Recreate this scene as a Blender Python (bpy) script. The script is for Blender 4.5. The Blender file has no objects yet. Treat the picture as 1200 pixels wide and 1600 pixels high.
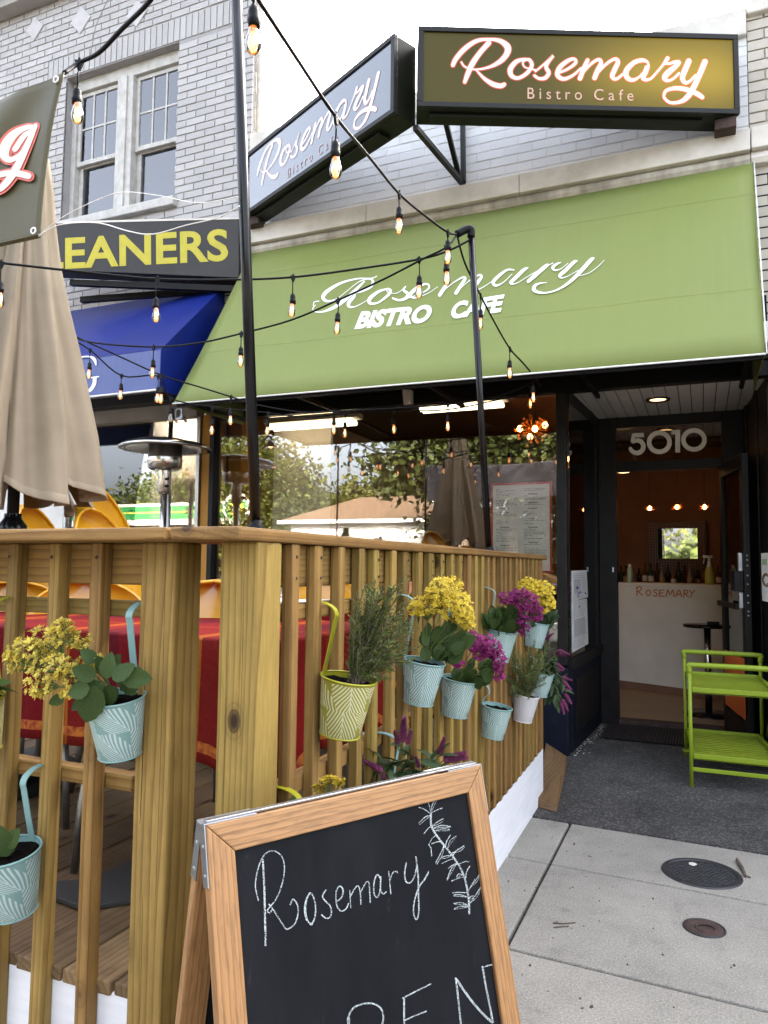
import bpy, bmesh, math, random
from mathutils import Vector, Matrix
random.seed(7)
RND = random.Random(11)
rad = math.radians
scene = bpy.context.scene
COL = scene.collection

# ------------------------------------------------------------------ camera, sky, sun, exposure
EYE = 1.3
F = 1165.0
_yaw, _pit, _rol = rad(23.1), rad(4.15), rad(0.6)
_f = Vector((-math.sin(_yaw) * math.cos(_pit), math.cos(_yaw) * math.cos(_pit), math.sin(_pit)))
_r0 = Vector((math.cos(_yaw), math.sin(_yaw), 0))
_u0 = _r0.cross(_f)
CR = _r0 * math.cos(_rol) + _u0 * math.sin(_rol)
CU = _u0 * math.cos(_rol) - _r0 * math.sin(_rol)
CF = _f
CP = Vector((0, 0, EYE))
cam_d = bpy.data.cameras.new('camera')
cam = bpy.data.objects.new('camera', cam_d)
COL.objects.link(cam)
m = Matrix.Identity(4)
for i in range(3):
    m[i][0], m[i][1], m[i][2], m[i][3] = CR[i], CU[i], -CF[i], CP[i]
cam.matrix_world = m
cam_d.sensor_fit = 'VERTICAL'
cam_d.sensor_height = 36.0
cam_d.lens = F / 1600 * 36
cam_d.clip_start = 0.05
cam_d.clip_end = 2000
scene.camera = cam

SUN_EL, SUN_AZ = rad(27), rad(14)          # azimuth from +Y towards +X: the sun stands behind the shops
world = bpy.data.worlds.new('World')
scene.world = world
world.use_nodes = True
wn = world.node_tree
bg = wn.nodes['Background']
sky = wn.nodes.new('ShaderNodeTexSky')
sky.sky_type = 'NISHITA'
sky.sun_disc = False
sky.sun_elevation = SUN_EL
sky.sun_rotation = SUN_AZ
sky.air_density = 0.7
sky.dust_density = 8.0
sky.ozone_density = 0.3
haze_w = wn.nodes.new('ShaderNodeHueSaturation')          # a hazy, whitish summer sky
haze_w.inputs['Saturation'].default_value = 0.5
wn.links.new(sky.outputs[0], haze_w.inputs['Color'])
wn.links.new(haze_w.outputs[0], bg.inputs[0])
bg.inputs[1].default_value = 0.15
sun_d = bpy.data.lights.new('sun', 'SUN')
sun_d.energy = 4.6
sun_d.angle = rad(0.6)
sun_d.color = (1.0, 0.9, 0.76)
sun = bpy.data.objects.new('sun', sun_d)
COL.objects.link(sun)
_sd = Vector((math.sin(SUN_AZ) * math.cos(SUN_EL), math.cos(SUN_AZ) * math.cos(SUN_EL), math.sin(SUN_EL)))
sun.rotation_euler = (-_sd).to_track_quat('-Z', 'Y').to_euler()
sun.location = _sd * 40
vs = scene.view_settings
vs.view_transform = 'Standard'
vs.look = 'None'
vs.exposure = 3.75
vs.gamma = 1.0
vs.use_curve_mapping = False
scene.render.engine = 'CYCLES'
cy = scene.cycles
cy.use_denoising = True
cy.max_bounces = 8
cy.diffuse_bounces = 4
cy.glossy_bounces = 4
cy.transparent_max_bounces = 16
cy.transmission_bounces = 6
cy.caustics_reflective = False
cy.caustics_refractive = False
cy.sample_clamp_indirect = 6

# ------------------------------------------------------------------ survey: photograph pixel -> point on a known plane
def ray(x, y):
    return CR * ((x - 600) / F) - CU * ((y - 800) / F) + CF
def on_y(x, y, Y):
    d = ray(x, y); return CP + d * (Y / d.y)
def on_x(x, y, X):
    d = ray(x, y); return CP + d * (X / d.x)
def on_z(x, y, Z):
    d = ray(x, y); return CP + d * ((Z - EYE) / d.z)
def at_d(x, y, d):
    return CP + ray(x, y) * d
def on_pl(x, y, o, n):
    d = ray(x, y); return CP + d * ((o - CP).dot(n) / d.dot(n))
def proj(p):
    v = Vector(p) - CP
    w = v.dot(CF)
    if w < 0.05: return None
    return 600 + F * v.dot(CR) / w, 800 - F * v.dot(CU) / w, w

# ------------------------------------------------------------------ objects
WLOC = {}
def put(name, data, parent=None, loc=None):
    o = bpy.data.objects.new(name, data)
    COL.objects.link(o)
    if parent: o.parent = parent
    if loc is not None: o.location = loc
    return o
def tag(o, label=None, cat=None, group=None, kind=None):
    if label: o['label'] = label
    if cat: o['category'] = cat
    if group: o['group'] = group
    if kind: o['kind'] = kind
    return o
def thing(name, label, cat, loc=(0, 0, 0), group=None):
    o = put(name, None, None, loc)
    o.empty_display_size = 0.05
    WLOC[o.name] = Vector(loc)
    return tag(o, label, cat, group)
def base_of(p):
    while p.parent: p = p.parent
    return WLOC.get(p.name, Vector((0, 0, 0)))

class MB:
    def __init__(s):
        s.v = []; s.f = []; s.m = []; s.uv = None; s.sm = []
    def add(s, vs, fs, mi=0, smooth=False):
        n = len(s.v)
        s.v += [tuple(p) for p in vs]
        for f in fs:
            s.f.append(tuple(i + n for i in f)); s.m.append(mi); s.sm.append(smooth)
        return s
    def box(s, x0, x1, y0, y1, z0, z1, mi=0):
        if x1 < x0: x0, x1 = x1, x0
        if y1 < y0: y0, y1 = y1, y0
        if z1 < z0: z0, z1 = z1, z0
        return s.add([(x0, y0, z0), (x1, y0, z0), (x1, y1, z0), (x0, y1, z0), (x0, y0, z1), (x1, y0, z1), (x1, y1, z1), (x0, y1, z1)],
                     [(0, 3, 2, 1), (4, 5, 6, 7), (0, 1, 5, 4), (1, 2, 6, 5), (2, 3, 7, 6), (3, 0, 4, 7)], mi)
    def hexa(s, b, t, mi=0):
        return s.add(list(b) + list(t), [(0, 3, 2, 1), (4, 5, 6, 7), (0, 1, 5, 4), (1, 2, 6, 5), (2, 3, 7, 6), (3, 0, 4, 7)], mi)
    def bar(s, p, q, w, h, up=(0, 0, 1), mi=0):
        p, q = Vector(p), Vector(q)
        d = (q - p).normalized()
        a = d.cross(Vector(up))
        if a.length < 1e-4: a = d.cross(Vector((0, 1, 0)))
        a.normalize(); b = a.cross(d)
        a *= w / 2; b *= h / 2
        return s.hexa([p - a - b, p + a - b, p + a + b, p - a + b], [q - a - b, q + a - b, q + a + b, q - a + b], mi)
    def prism(s, poly, ext, mi=0):
        n = len(poly); e = Vector(ext)
        vs_ = [Vector(p) for p in poly] + [Vector(p) + e for p in poly]
        fs = [tuple(reversed(range(n))), tuple(range(n, 2 * n))]
        for i in range(n):
            j = (i + 1) % n
            fs.append((i, j, j + n, i + n))
        return s.add(vs_, fs, mi)
    def tube(s, pts, r, seg=8, mi=0, caps=True):
        pts = [Vector(p) for p in pts]
        n = len(pts); vs_ = []; fs = []
        prev = None
        for i, p in enumerate(pts):
            t = (pts[min(i + 1, n - 1)] - pts[max(i - 1, 0)])
            if t.length < 1e-9: t = Vector((0, 0, 1))
            t.normalize()
            if prev is None:
                a = t.cross(Vector((0.13, 0.31, 0.94)))
                if a.length < 1e-3: a = t.cross(Vector((1, 0, 0)))
            else:
                a = prev - t * prev.dot(t)
            a.normalize(); prev = a
            b = t.cross(a)
            rr = r[i] if isinstance(r, (list, tuple)) else r
            for k in range(seg):
                an = 2 * math.pi * k / seg
                vs_.append(p + a * (rr * math.cos(an)) + b * (rr * math.sin(an)))
        for i in range(n - 1):
            for k in range(seg):
                k2 = (k + 1) % seg
                fs.append((i * seg + k, i * seg + k2, (i + 1) * seg + k2, (i + 1) * seg + k))
        s.add(vs_, fs, mi, True)
        if caps:
            nn = len(s.v) - len(vs_)
            s.f.append(tuple(nn + k for k in reversed(range(seg)))); s.m.append(mi); s.sm.append(False)
            s.f.append(tuple(nn + (n - 1) * seg + k for k in range(seg))); s.m.append(mi); s.sm.append(False)
        return s
    def lathe(s, prof, c=(0, 0, 0), seg=24, mi=0, smooth=True, sx=1, sy=1):
        c = Vector(c); vs_ = []; fs = []; n = len(prof)
        for (r, z) in prof:
            for k in range(seg):
                a = 2 * math.pi * k / seg
                vs_.append(c + Vector((r * math.cos(a) * sx, r * math.sin(a) * sy, z)))
        for i in range(n - 1):
            for k in range(seg):
                k2 = (k + 1) % seg
                fs.append((i * seg + k, i * seg + k2, (i + 1) * seg + k2, (i + 1) * seg + k))
        return s.add(vs_, fs, mi, smooth)
    def mesh(s, name, mats, off=Vector((0, 0, 0)), recalc=True):
        me = bpy.data.meshes.new(name)
        me.from_pydata([(v[0] - off.x, v[1] - off.y, v[2] - off.z) for v in s.v], [], s.f)
        for mm in (mats if isinstance(mats, (list, tuple)) else [mats]): me.materials.append(mm)
        me.polygons.foreach_set('material_index', s.m)
        me.polygons.foreach_set('use_smooth', s.sm)
        if recalc:
            bm = bmesh.new(); bm.from_mesh(me)
            bmesh.ops.recalc_face_normals(bm, faces=bm.faces)
            bm.to_mesh(me); bm.free()
        me.update()
        return me
    def build(s, name, mats, parent=None, bevel=0, kind=None, recalc=True, seg=2):
        off = base_of(parent) if parent else Vector((0, 0, 0))
        o = put(name, s.mesh(name, mats, off, recalc), parent)
        if bevel:
            b = o.modifiers.new('bevel', 'BEVEL'); b.width = bevel; b.segments = seg
            b.limit_method = 'ANGLE'; b.angle_limit = rad(50)
        if kind: o['kind'] = kind
        return o

def box(name, mat, parent, x0, x1, y0, y1, z0, z1, bevel=0, kind=None):
    return MB().box(x0, x1, y0, y1, z0, z1).build(name, mat, parent, bevel, kind)

def smooth_line(pts, k=6):
    out = []
    n = len(pts)
    P_ = [tuple(float(c) for c in p) for p in pts]
    for i in range(n - 1):
        p0 = P_[max(i - 1, 0)]; p1 = P_[i]; p2 = P_[i + 1]; p3 = P_[min(i + 2, n - 1)]
        for j in range(k):
            t = j / k
            out.append(tuple(0.5 * (2 * b + (c - a) * t + (2 * a - 5 * b + 4 * c - d) * t * t + (3 * b - a - 3 * c + d) * t ** 3)
                             for a, b, c, d in zip(p0, p1, p2, p3)))
    out.append(P_[-1])
    return out

RIB = [0]
def ribbon(mb, pts, fn, w=1.0, k=6, lift=0.0, mi=0, slant=None):
    """pts: (x, y, width) in drawing units; fn maps (x, y, lift) to a point of the lettered surface."""
    RIB[0] = (RIB[0] + 1) % 7; lift += RIB[0] * 0.00006          # strokes that cross never share one plane
    L = smooth_line([(p[0], p[1], p[2] if len(p) > 2 else w) for p in pts], k)
    n = len(L); vs_ = []; fs = []
    for i in range(n):
        a = L[max(i - 1, 0)]; b = L[min(i + 1, n - 1)]
        dx, dy = b[0] - a[0], b[1] - a[1]
        l = math.hypot(dx, dy) or 1
        if slant: nx, ny = slant
        else: nx, ny = -dy / l, dx / l
        h = max(L[i][2], 0.15) / 2
        vs_.append(fn(L[i][0] + nx * h, L[i][1] + ny * h, lift))
        vs_.append(fn(L[i][0] - nx * h, L[i][1] - ny * h, lift))
    for i in range(n - 1):
        fs.append((2 * i, 2 * i + 1, 2 * i + 3, 2 * i + 2))
    mb.add(vs_, fs, mi)
    # round ends
    if math.hypot(pts[0][0] - pts[-1][0], pts[0][1] - pts[-1][1]) < 0.5: return
    for e in (0, n - 1):
        c = L[e]; h = max(c[2], 0.15) / 2
        if slant: continue
        ring = [fn(c[0] + h * math.cos(q * math.pi / 5), c[1] + h * math.sin(q * math.pi / 5), lift - 0.00003) for q in range(10)]
        mb.add(ring, [tuple(range(10))], mi)

def text_part(name, body, mat, parent, O, U, V, N, bold=0.0, shear=0.0, space=1.0, lift=0.002):
    """flat lettering filling the parallelogram O, U (along), V (up)."""
    cu = bpy.data.curves.new(name, 'FONT')
    cu.body = body; cu.size = 1.0; cu.offset = bold; cu.shear = shear; cu.space_character = space
    cu.resolution_u = 4
    tmp = bpy.data.objects.new(name + '_tmp', cu)
    COL.objects.link(tmp)
    dg = bpy.context.evaluated_depsgraph_get()
    dg.update()
    me = bpy.data.meshes.new_from_object(tmp.evaluated_get(dg))
    bpy.data.objects.remove(tmp); bpy.data.curves.remove(cu)
    xs = [v.co.x for v in me.vertices]; ys = [v.co.y for v in me.vertices]
    x0, x1, y0, y1 = min(xs), max(xs), min(ys), max(ys)
    off = base_of(parent)
    O, U, V, N = Vector(O), Vector(U), Vector(V), Vector(N)
    for v in me.vertices:
        v.co = O + U * ((v.co.x - x0) / (x1 - x0)) + V * ((v.co.y - y0) / (y1 - y0)) + N * lift - off
    bm = bmesh.new(); bm.from_mesh(me); bpy.data.meshes.remove(me)
    bm.verts.ensure_lookup_table()
    seen = set(); out = []
    for v0 in bm.verts:                                   # one object per letter
        if v0.index in seen: continue
        stack = [v0]; isl = []; seen.add(v0.index)
        while stack:
            v = stack.pop(); isl.append(v)
            for e in v.link_edges:
                w = e.other_vert(v)
                if w.index not in seen: seen.add(w.index); stack.append(w)
        ix = {v.index: i for i, v in enumerate(isl)}
        fs = {f for v in isl for f in v.link_faces}
        me = bpy.data.meshes.new('letter')
        me.from_pydata([tuple(v.co) for v in isl], [], [tuple(ix[v.index] for v in f.verts) for f in fs])
        me.materials.append(mat); me.update()
        out.append(put('letter', me, parent))
    bm.free()
    return out
# ------------------------------------------------------------------ materials
def newmat(name):
    M = bpy.data.materials.new(name); M.use_nodes = True
    nt = M.node_tree
    b = nt.nodes['Principled BSDF']
    return M, nt, b
def N(nt, t, **kw):
    n = nt.nodes.new(t)
    for k, v in kw.items():
        if k == 'inp':
            for kk, vv in v.items(): n.inputs[kk].default_value = vv
        else: setattr(n, k, v)
    return n
def LK(nt, a, ao, b, bi): nt.links.new(a.outputs[ao], b.inputs[bi])
def c4(c): return (c[0], c[1], c[2], 1.0)
def coords(nt, scale=(1, 1, 1), rnd=True, gen='Object'):
    tc = N(nt, 'ShaderNodeTexCoord')
    mp = N(nt, 'ShaderNodeMapping')
    mp.inputs['Scale'].default_value = scale
    if rnd:
        oi = N(nt, 'ShaderNodeObjectInfo')
        ml = N(nt, 'ShaderNodeVectorMath', operation='SCALE')
        cmb = N(nt, 'ShaderNodeCombineXYZ')
        LK(nt, oi, 'Random', cmb, 0)
        m2 = N(nt, 'ShaderNodeMath', operation='MULTIPLY', inp={1: 7.13}); LK(nt, oi, 'Random', m2, 0)
        f2 = N(nt, 'ShaderNodeMath', operation='FRACT'); LK(nt, m2, 0, f2, 0); LK(nt, f2, 0, cmb, 1)
        m3 = N(nt, 'ShaderNodeMath', operation='MULTIPLY', inp={1: 31.7}); LK(nt, oi, 'Random', m3, 0)
        f3 = N(nt, 'ShaderNodeMath', operation='FRACT'); LK(nt, m3, 0, f3, 0); LK(nt, f3, 0, cmb, 2)
        LK(nt, cmb, 0, ml, 0); ml.inputs['Scale'].default_value = 3.0
        ad = N(nt, 'ShaderNodeVectorMath', operation='ADD')
        LK(nt, tc, gen, ad, 0); LK(nt, ml, 0, ad, 1)
        LK(nt, ad, 0, mp, 0)
    else:
        LK(nt, tc, gen, mp, 0)
    return mp
def ramp(nt, stops):
    r = N(nt, 'ShaderNodeValToRGB')
    e = r.color_ramp.elements
    while len(e) > 1: e.remove(e[-1])
    e[0].position = stops[0][0]; e[0].color = c4(stops[0][1])
    for p, c in stops[1:]:
        q = e.new(p); q.color = c4(c)
    return r
def g(v): return (v, v, v)
def bump(nt, b, src, out, strength=0.3, dist=0.01):
    bp = N(nt, 'ShaderNodeBump', inp={'Strength': strength, 'Distance': dist})
    LK(nt, src, out, bp, 'Height'); LK(nt, bp, 0, b, 'Normal')
def mixc(nt, blend='MIX', fac=None):
    mx = N(nt, 'ShaderNodeMix', data_type='RGBA', blend_type=blend)
    if fac is not None: mx.inputs[0].default_value = fac
    return mx
def vary(nt, b, amt=0.12, hue=0.0):
    """each object a little lighter or darker than its neighbours"""
    oi = N(nt, 'ShaderNodeObjectInfo')
    mr = N(nt, 'ShaderNodeMapRange', inp={3: 1 - amt, 4: 1 + amt}); LK(nt, oi, 'Random', mr, 0)
    hs = N(nt, 'ShaderNodeHueSaturation')
    LK(nt, mr, 0, hs, 'Value')
    if hue:
        m2 = N(nt, 'ShaderNodeMath', operation='MULTIPLY', inp={1: 13.7}); LK(nt, oi, 'Random', m2, 0)
        fr = N(nt, 'ShaderNodeMath', operation='FRACT'); LK(nt, m2, 0, fr, 0)
        mh = N(nt, 'ShaderNodeMapRange', inp={3: 0.5 - hue, 4: 0.5 + hue}); LK(nt, fr, 0, mh, 0)
        LK(nt, mh, 0, hs, 'Hue')
    src = b.inputs['Base Color'].links[0].from_socket
    nt.links.new(src, hs.inputs['Color']); LK(nt, hs, 0, b, 'Base Color')
def simple(name, col, rough=0.6, metal=0.0, col2=None, scale=6.0, bumpS=0.0, bscale=40.0, spec=None, rnd=False, detail=4, amt=0.0, coat=0, stretch=(1, 1, 1)):
    M, nt, b = newmat(name)
    b.inputs['Roughness'].default_value = rough; b.inputs['Metallic'].default_value = metal
    if spec is not None: b.inputs['Specular IOR Level'].default_value = spec
    if coat: b.inputs['Coat Weight'].default_value = coat; b.inputs['Coat Roughness'].default_value = 0.03
    mp = coords(nt, stretch, rnd)
    if col2 is None: col2 = tuple(c * 0.82 for c in col)
    nz = N(nt, 'ShaderNodeTexNoise', inp={'Scale': scale, 'Detail': detail, 'Roughness': 0.6}); LK(nt, mp, 0, nz, 'Vector')
    rp = ramp(nt, [(0.3, col2), (0.68, col)]); LK(nt, nz, 0, rp, 0); LK(nt, rp, 0, b, 'Base Color')
    if bumpS:
        n2 = N(nt, 'ShaderNodeTexNoise', inp={'Scale': bscale, 'Detail': 3}); LK(nt, mp, 0, n2, 'Vector')
        bump(nt, b, n2, 0, bumpS, 0.004)
    if amt: vary(nt, b, amt)
    return M
def wood(name, axis, light, dark, knots=True, freq=21.0, rough=0.62, amt=0.19, knotc=(0.024, 0.010, 0.0035), dirt=0.25):
    M, nt, b = newmat(name)
    b.inputs['Roughness'].default_value = rough
    b.inputs['Specular IOR Level'].default_value = 0.25
    ai = 'XYZ'.index(axis)
    sc = [1, 1, 1]; sc[ai] = 0.10
    mp = coords(nt, tuple(sc))
    n1 = N(nt, 'ShaderNodeTexNoise', inp={'Scale': 5.0, 'Detail': 3, 'Roughness': 0.5}); LK(nt, mp, 0, n1, 'Vector')
    # the growth rings wander: the grain coordinates are pushed about by a slow noise
    wn_ = N(nt, 'ShaderNodeTexNoise', inp={'Scale': 7.0, 'Detail': 2}); LK(nt, mp, 0, wn_, 'Vector')
    ws = N(nt, 'ShaderNodeVectorMath', operation='SCALE'); ws.inputs['Scale'].default_value = 0.055; LK(nt, wn_, 'Color', ws, 0)
    wa = N(nt, 'ShaderNodeVectorMath', operation='ADD'); LK(nt, mp, 0, wa, 0); LK(nt, ws, 0, wa, 1)
    wv = N(nt, 'ShaderNodeTexWave', wave_type='RINGS', rings_direction=axis, wave_profile='SAW', inp={'Scale': freq, 'Distortion': 1.2, 'Detail': 2, 'Detail Scale': 1.0, 'Detail Roughness': 0.5})
    LK(nt, wa, 0, wv, 'Vector')
    fine = N(nt, 'ShaderNodeTexNoise', inp={'Scale': 160, 'Detail': 2}); LK(nt, mp, 0, fine, 'Vector')
    rp = ramp(nt, [(0.0, light), (0.5, tuple(l * 0.85 + d * 0.15 for l, d in zip(light, dark))), (0.86, tuple(l * 0.35 + d * 0.65 for l, d in zip(light, dark))), (0.95, dark), (1.0, light)])
    LK(nt, wv, 'Fac', rp, 0)
    m1 = mixc(nt, 'MULTIPLY', 0.55)
    r2 = ramp(nt, [(0.3, g(0.62)), (0.7, g(1.12))]); LK(nt, n1, 0, r2, 0)
    LK(nt, rp, 0, m1, 6); LK(nt, r2, 0, m1, 7)
    m2 = mixc(nt, 'MULTIPLY', 0.5)
    r3 = ramp(nt, [(0.3, g(0.7)), (0.7, g(1.1))]); LK(nt, fine, 0, r3, 0)
    LK(nt, m1, 2, m2, 6); LK(nt, r3, 0, m2, 7)
    last = m2
    if knots:
        sk = [7.5, 7.5, 7.5]; sk[ai] = 4.6
        mk = coords(nt, tuple(sk))
        vo = N(nt, 'ShaderNodeTexVoronoi', feature='F1', inp={'Scale': 1.0, 'Randomness': 1.0}); LK(nt, mk, 0, vo, 'Vector')
        rk = ramp(nt, [(0.05, g(1)), (0.09, g(0.72)), (0.10, g(0.9)), (0.115, g(0.35)), (0.15, g(0.22)), (0.16, g(0.38)), (0.18, g(0.15)), (0.28, g(0))]); LK(nt, vo, 'Distance', rk, 0)
        sp = N(nt, 'ShaderNodeSeparateColor'); LK(nt, vo, 'Color', sp, 0)
        gt = N(nt, 'ShaderNodeMath', operation='GREATER_THAN', inp={1: 0.3}); LK(nt, sp, 0, gt, 0)
        ml = N(nt, 'ShaderNodeMath', operation='MULTIPLY'); LK(nt, rk, 0, ml, 0); LK(nt, gt, 0, ml, 1)
        m3 = mixc(nt); LK(nt, ml, 0, m3, 0); LK(nt, m2, 2, m3, 6); m3.inputs[7].default_value = c4(knotc)
        last = m3
    if dirt:
        mp2 = coords(nt, (1, 1, 1))
        nd = N(nt, 'ShaderNodeTexNoise', inp={'Scale': 3.5, 'Detail': 6, 'Roughness': 0.7}); LK(nt, mp2, 0, nd, 'Vector')
        rd = ramp(nt, [(0.42, g(1)), (0.75, g(1 - dirt))]); LK(nt, nd, 0, rd, 0)
        m4 = mixc(nt, 'MULTIPLY', 1.0); LK(nt, last, 2, m4, 6); LK(nt, rd, 0, m4, 7); last = m4
    LK(nt, last, 2, b, 'Base Color')
    bump(nt, b, wv, 'Fac', 0.10, 0.002)
    if amt: vary(nt, b, amt, 0.016)
    return M
def emit(name, col, strength, samp=True):
    M, nt, b = newmat(name)
    b.inputs['Base Color'].default_value = c4(col)
    b.inputs['Emission Color'].default_value = c4(col); b.inputs['Emission Strength'].default_value = strength
    if not samp: M.cycles.emission_sampling = 'NONE'
    return M
def glass(name, refl=0.12, tint=(0.9, 0.92, 0.9), rough=0.0, fres=True, gcol=(1, 1, 1), power=1.0):
    """thin glazing: what is behind shows through, the sheen grows towards grazing angles"""
    M, nt, b = newmat(name)
    nt.nodes.remove(b)
    out = nt.nodes['Material Output']
    tr = N(nt, 'ShaderNodeBsdfTransparent', inp={0: c4(tint)})
    gl = N(nt, 'ShaderNodeBsdfGlossy', inp={0: c4(gcol), 'Roughness': rough})
    mx = N(nt, 'ShaderNodeMixShader')
    fr = N(nt, 'ShaderNodeFresnel', inp={'IOR': 1.5})
    ad = N(nt, 'ShaderNodeMath', operation='MULTIPLY_ADD', inp={1: power, 2: refl}); ad.use_clamp = True
    LK(nt, fr, 0, ad, 0); LK(nt, ad, 0, mx, 0)
    LK(nt, tr, 0, mx, 1); LK(nt, gl, 0, mx, 2); LK(nt, mx, 0, out, 0)
    return M

PINE_L, PINE_D = (0.30, 0.19, 0.053), (0.165, 0.088, 0.021)
pine = {a: wood('treated_pine_' + a, a, PINE_L, PINE_D) for a in 'XYZ'}
deckwood = wood('deck_board_wood', 'Y', (0.21, 0.14, 0.065), (0.11, 0.07, 0.032), dirt=0.45)
oak = {a: wood('red_oak_' + a, a, (0.50, 0.25, 0.105), (0.33, 0.145, 0.055), knots=False, freq=34, amt=0.05, dirt=0.1) for a in 'XYZ'}
oak['Y'] = wood('red_oak_frame', 'Y', (0.50, 0.25, 0.105), (0.33, 0.145, 0.055), knots=False, freq=34, amt=0.05, dirt=0.1)

def concrete(name, base, dark, speck=0.5, sc=1.0, agg=False):
    M, nt, b = newmat(name)
    b.inputs['Roughness'].default_value = 0.9
    b.inputs['Specular IOR Level'].default_value = 0.2
    mp = coords(nt, (1, 1, 1), False)
    n1 = N(nt, 'ShaderNodeTexNoise', inp={'Scale': 2.2 * sc, 'Detail': 8, 'Roughness': 0.7}); LK(nt, mp, 0, n1, 'Vector')
    n2 = N(nt, 'ShaderNodeTexNoise', inp={'Scale': 110 * sc, 'Detail': 3, 'Roughness': 0.8}); LK(nt, mp, 0, n2, 'Vector')
    n3 = N(nt, 'ShaderNodeTexVoronoi', feature='F1', inp={'Scale': 24}); LK(nt, mp, 0, n3, 'Vector')
    n4 = N(nt, 'ShaderNodeTexNoise', inp={'Scale': 165, 'Detail': 3}); LK(nt, mp, 0, n4, 'Vector')
    rp = ramp(nt, [(0.3, dark), (0.7, base)]); LK(nt, n1, 0, rp, 0)
    r2 = ramp(nt, [(0.25, g(1 - speck * 0.75)), (0.75, g(1 + speck * 0.4))]); LK(nt, n2, 0, r2, 0)
    m1 = mixc(nt, 'MULTIPLY', 1); LK(nt, rp, 0, m1, 6); LK(nt, r2, 0, m1, 7)
    r3 = ramp(nt, [(0.028, g(0.45)), (0.06, g(1))]); LK(nt, n3, 'Distance', r3, 0)
    m2 = mixc(nt, 'MULTIPLY', 0.7); LK(nt, m1, 2, m2, 6); LK(nt, r3, 0, m2, 7)
    r4 = ramp(nt, [(0.3, g(0.75)), (0.5, g(1.0)), (0.72, g(1 + speck))]); LK(nt, n4, 0, r4, 0)
    m3 = mixc(nt, 'MULTIPLY', 0.8); LK(nt, m2, 2, m3, 6); LK(nt, r4, 0, m3, 7)
    n5 = N(nt, 'ShaderNodeTexNoise', inp={'Scale': 5.5, 'Detail': 9, 'Roughness': 0.78, 'Distortion': 0.6}); LK(nt, mp, 0, n5, 'Vector')
    r5 = ramp(nt, [(0.30, g(0.70)), (0.46, g(1.0)), (0.62, g(1.03)), (0.75, g(0.84))]); LK(nt, n5, 0, r5, 0)
    m5 = mixc(nt, 'MULTIPLY', 0.85); LK(nt, m3, 2, m5, 6); LK(nt, r5, 0, m5, 7)
    n6 = N(nt, 'ShaderNodeTexVoronoi', feature='F1', inp={'Scale': 3.1}); LK(nt, mp, 0, n6, 'Vector')
    r6 = ramp(nt, [(0.04, g(0.6)), (0.075, g(1))]); LK(nt, n6, 'Distance', r6, 0)
    m6 = mixc(nt, 'MULTIPLY', 0.5); LK(nt, m5, 2, m6, 6); LK(nt, r6, 0, m6, 7)
    if agg:
        va = N(nt, 'ShaderNodeTexVoronoi', feature='F1', inp={'Scale': 95}); LK(nt, mp, 0, va, 'Vector')
        sa = N(nt, 'ShaderNodeSeparateColor'); LK(nt, va, 'Color', sa, 0)
        ra = ramp(nt, [(0.0, g(0.45)), (0.35, g(0.8)), (0.74, g(1.0)), (0.80, g(2.0)), (1.0, g(3.0))]); LK(nt, sa, 0, ra, 0)
        ma = mixc(nt, 'MULTIPLY', 0.5); LK(nt, m6, 2, ma, 6); LK(nt, ra, 0, ma, 7); m6 = ma
    LK(nt, m6, 2, b, 'Base Color')
    bump(nt, b, n2, 0, 0.4, 0.004)
    vary(nt, b, 0.05)
    return M
M_slab = concrete('sidewalk_concrete', (0.32, 0.298, 0.258), (0.225, 0.21, 0.182), 0.42)
M_apron = concrete('dark_exposed_concrete', (0.088, 0.082, 0.075), (0.042, 0.040, 0.038), 0.95, 1.2, agg=True)
M_joint = simple('joint_dirt', (0.022, 0.019, 0.016), 0.95, scale=30)
M_asph = concrete('asphalt', (0.06, 0.06, 0.06), (0.045, 0.045, 0.045), 0.5)

def brickmat(name, c1, c2, island=False, amt=0.1, bumpS=0.35, stain=None):
    M, nt, b = newmat(name)
    b.inputs['Roughness'].default_value = 0.75
    mp = coords(nt, (1, 1, 1), not island)
    nz = N(nt, 'ShaderNodeTexNoise', inp={'Scale': 22, 'Detail': 6, 'Roughness': 0.7}); LK(nt, mp, 0, nz, 'Vector')
    rp = ramp(nt, [(0.3, c2), (0.65, c1)]); LK(nt, nz, 0, rp, 0)
    if island:
        ge = N(nt, 'ShaderNodeNewGeometry')
        mr = N(nt, 'ShaderNodeMapRange', inp={3: 1 - amt, 4: 1 + amt}); LK(nt, ge, 'Random Per Island', mr, 0)
    else:
        oi = N(nt, 'ShaderNodeObjectInfo')
        mr = N(nt, 'ShaderNodeMapRange', inp={3: 1 - amt, 4: 1 + amt}); LK(nt, oi, 'Random', mr, 0)
    hs = N(nt, 'ShaderNodeHueSaturation'); LK(nt, mr, 0, hs, 'Value'); LK(nt, rp, 0, hs, 'Color')
    LK(nt, hs, 0, b, 'Base Color')
    n2 = N(nt, 'ShaderNodeTexNoise', inp={'Scale': 60, 'Detail': 4}); LK(nt, mp, 0, n2, 'Vector')
    bump(nt, b, n2, 0, bumpS, 0.006)
    return M
GB1, GB2 = (0.44, 0.425, 0.412), (0.35, 0.336, 0.326)
M_gbrick = brickmat('grey_painted_brick', GB1, GB2, amt=0.08); M_gbrick_i = brickmat('grey_painted_brick_wall', GB1, GB2, True, amt=0.08)
M_gmortar = simple('grey_mortar', (0.33, 0.318, 0.308), 0.9, scale=14, bumpS=0.3)
WB1, WB2 = (0.74, 0.735, 0.715), (0.61, 0.605, 0.59)
M_wbrick = brickmat('white_painted_brick', WB1, WB2, amt=0.05, bumpS=0.6); M_wbrick_i = brickmat('white_painted_brick_wall', WB1, WB2, True, amt=0.05, bumpS=0.6)
M_wmortar = simple('white_painted_mortar', (0.70, 0.695, 0.68), 0.9, scale=9, bumpS=0.4)
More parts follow.
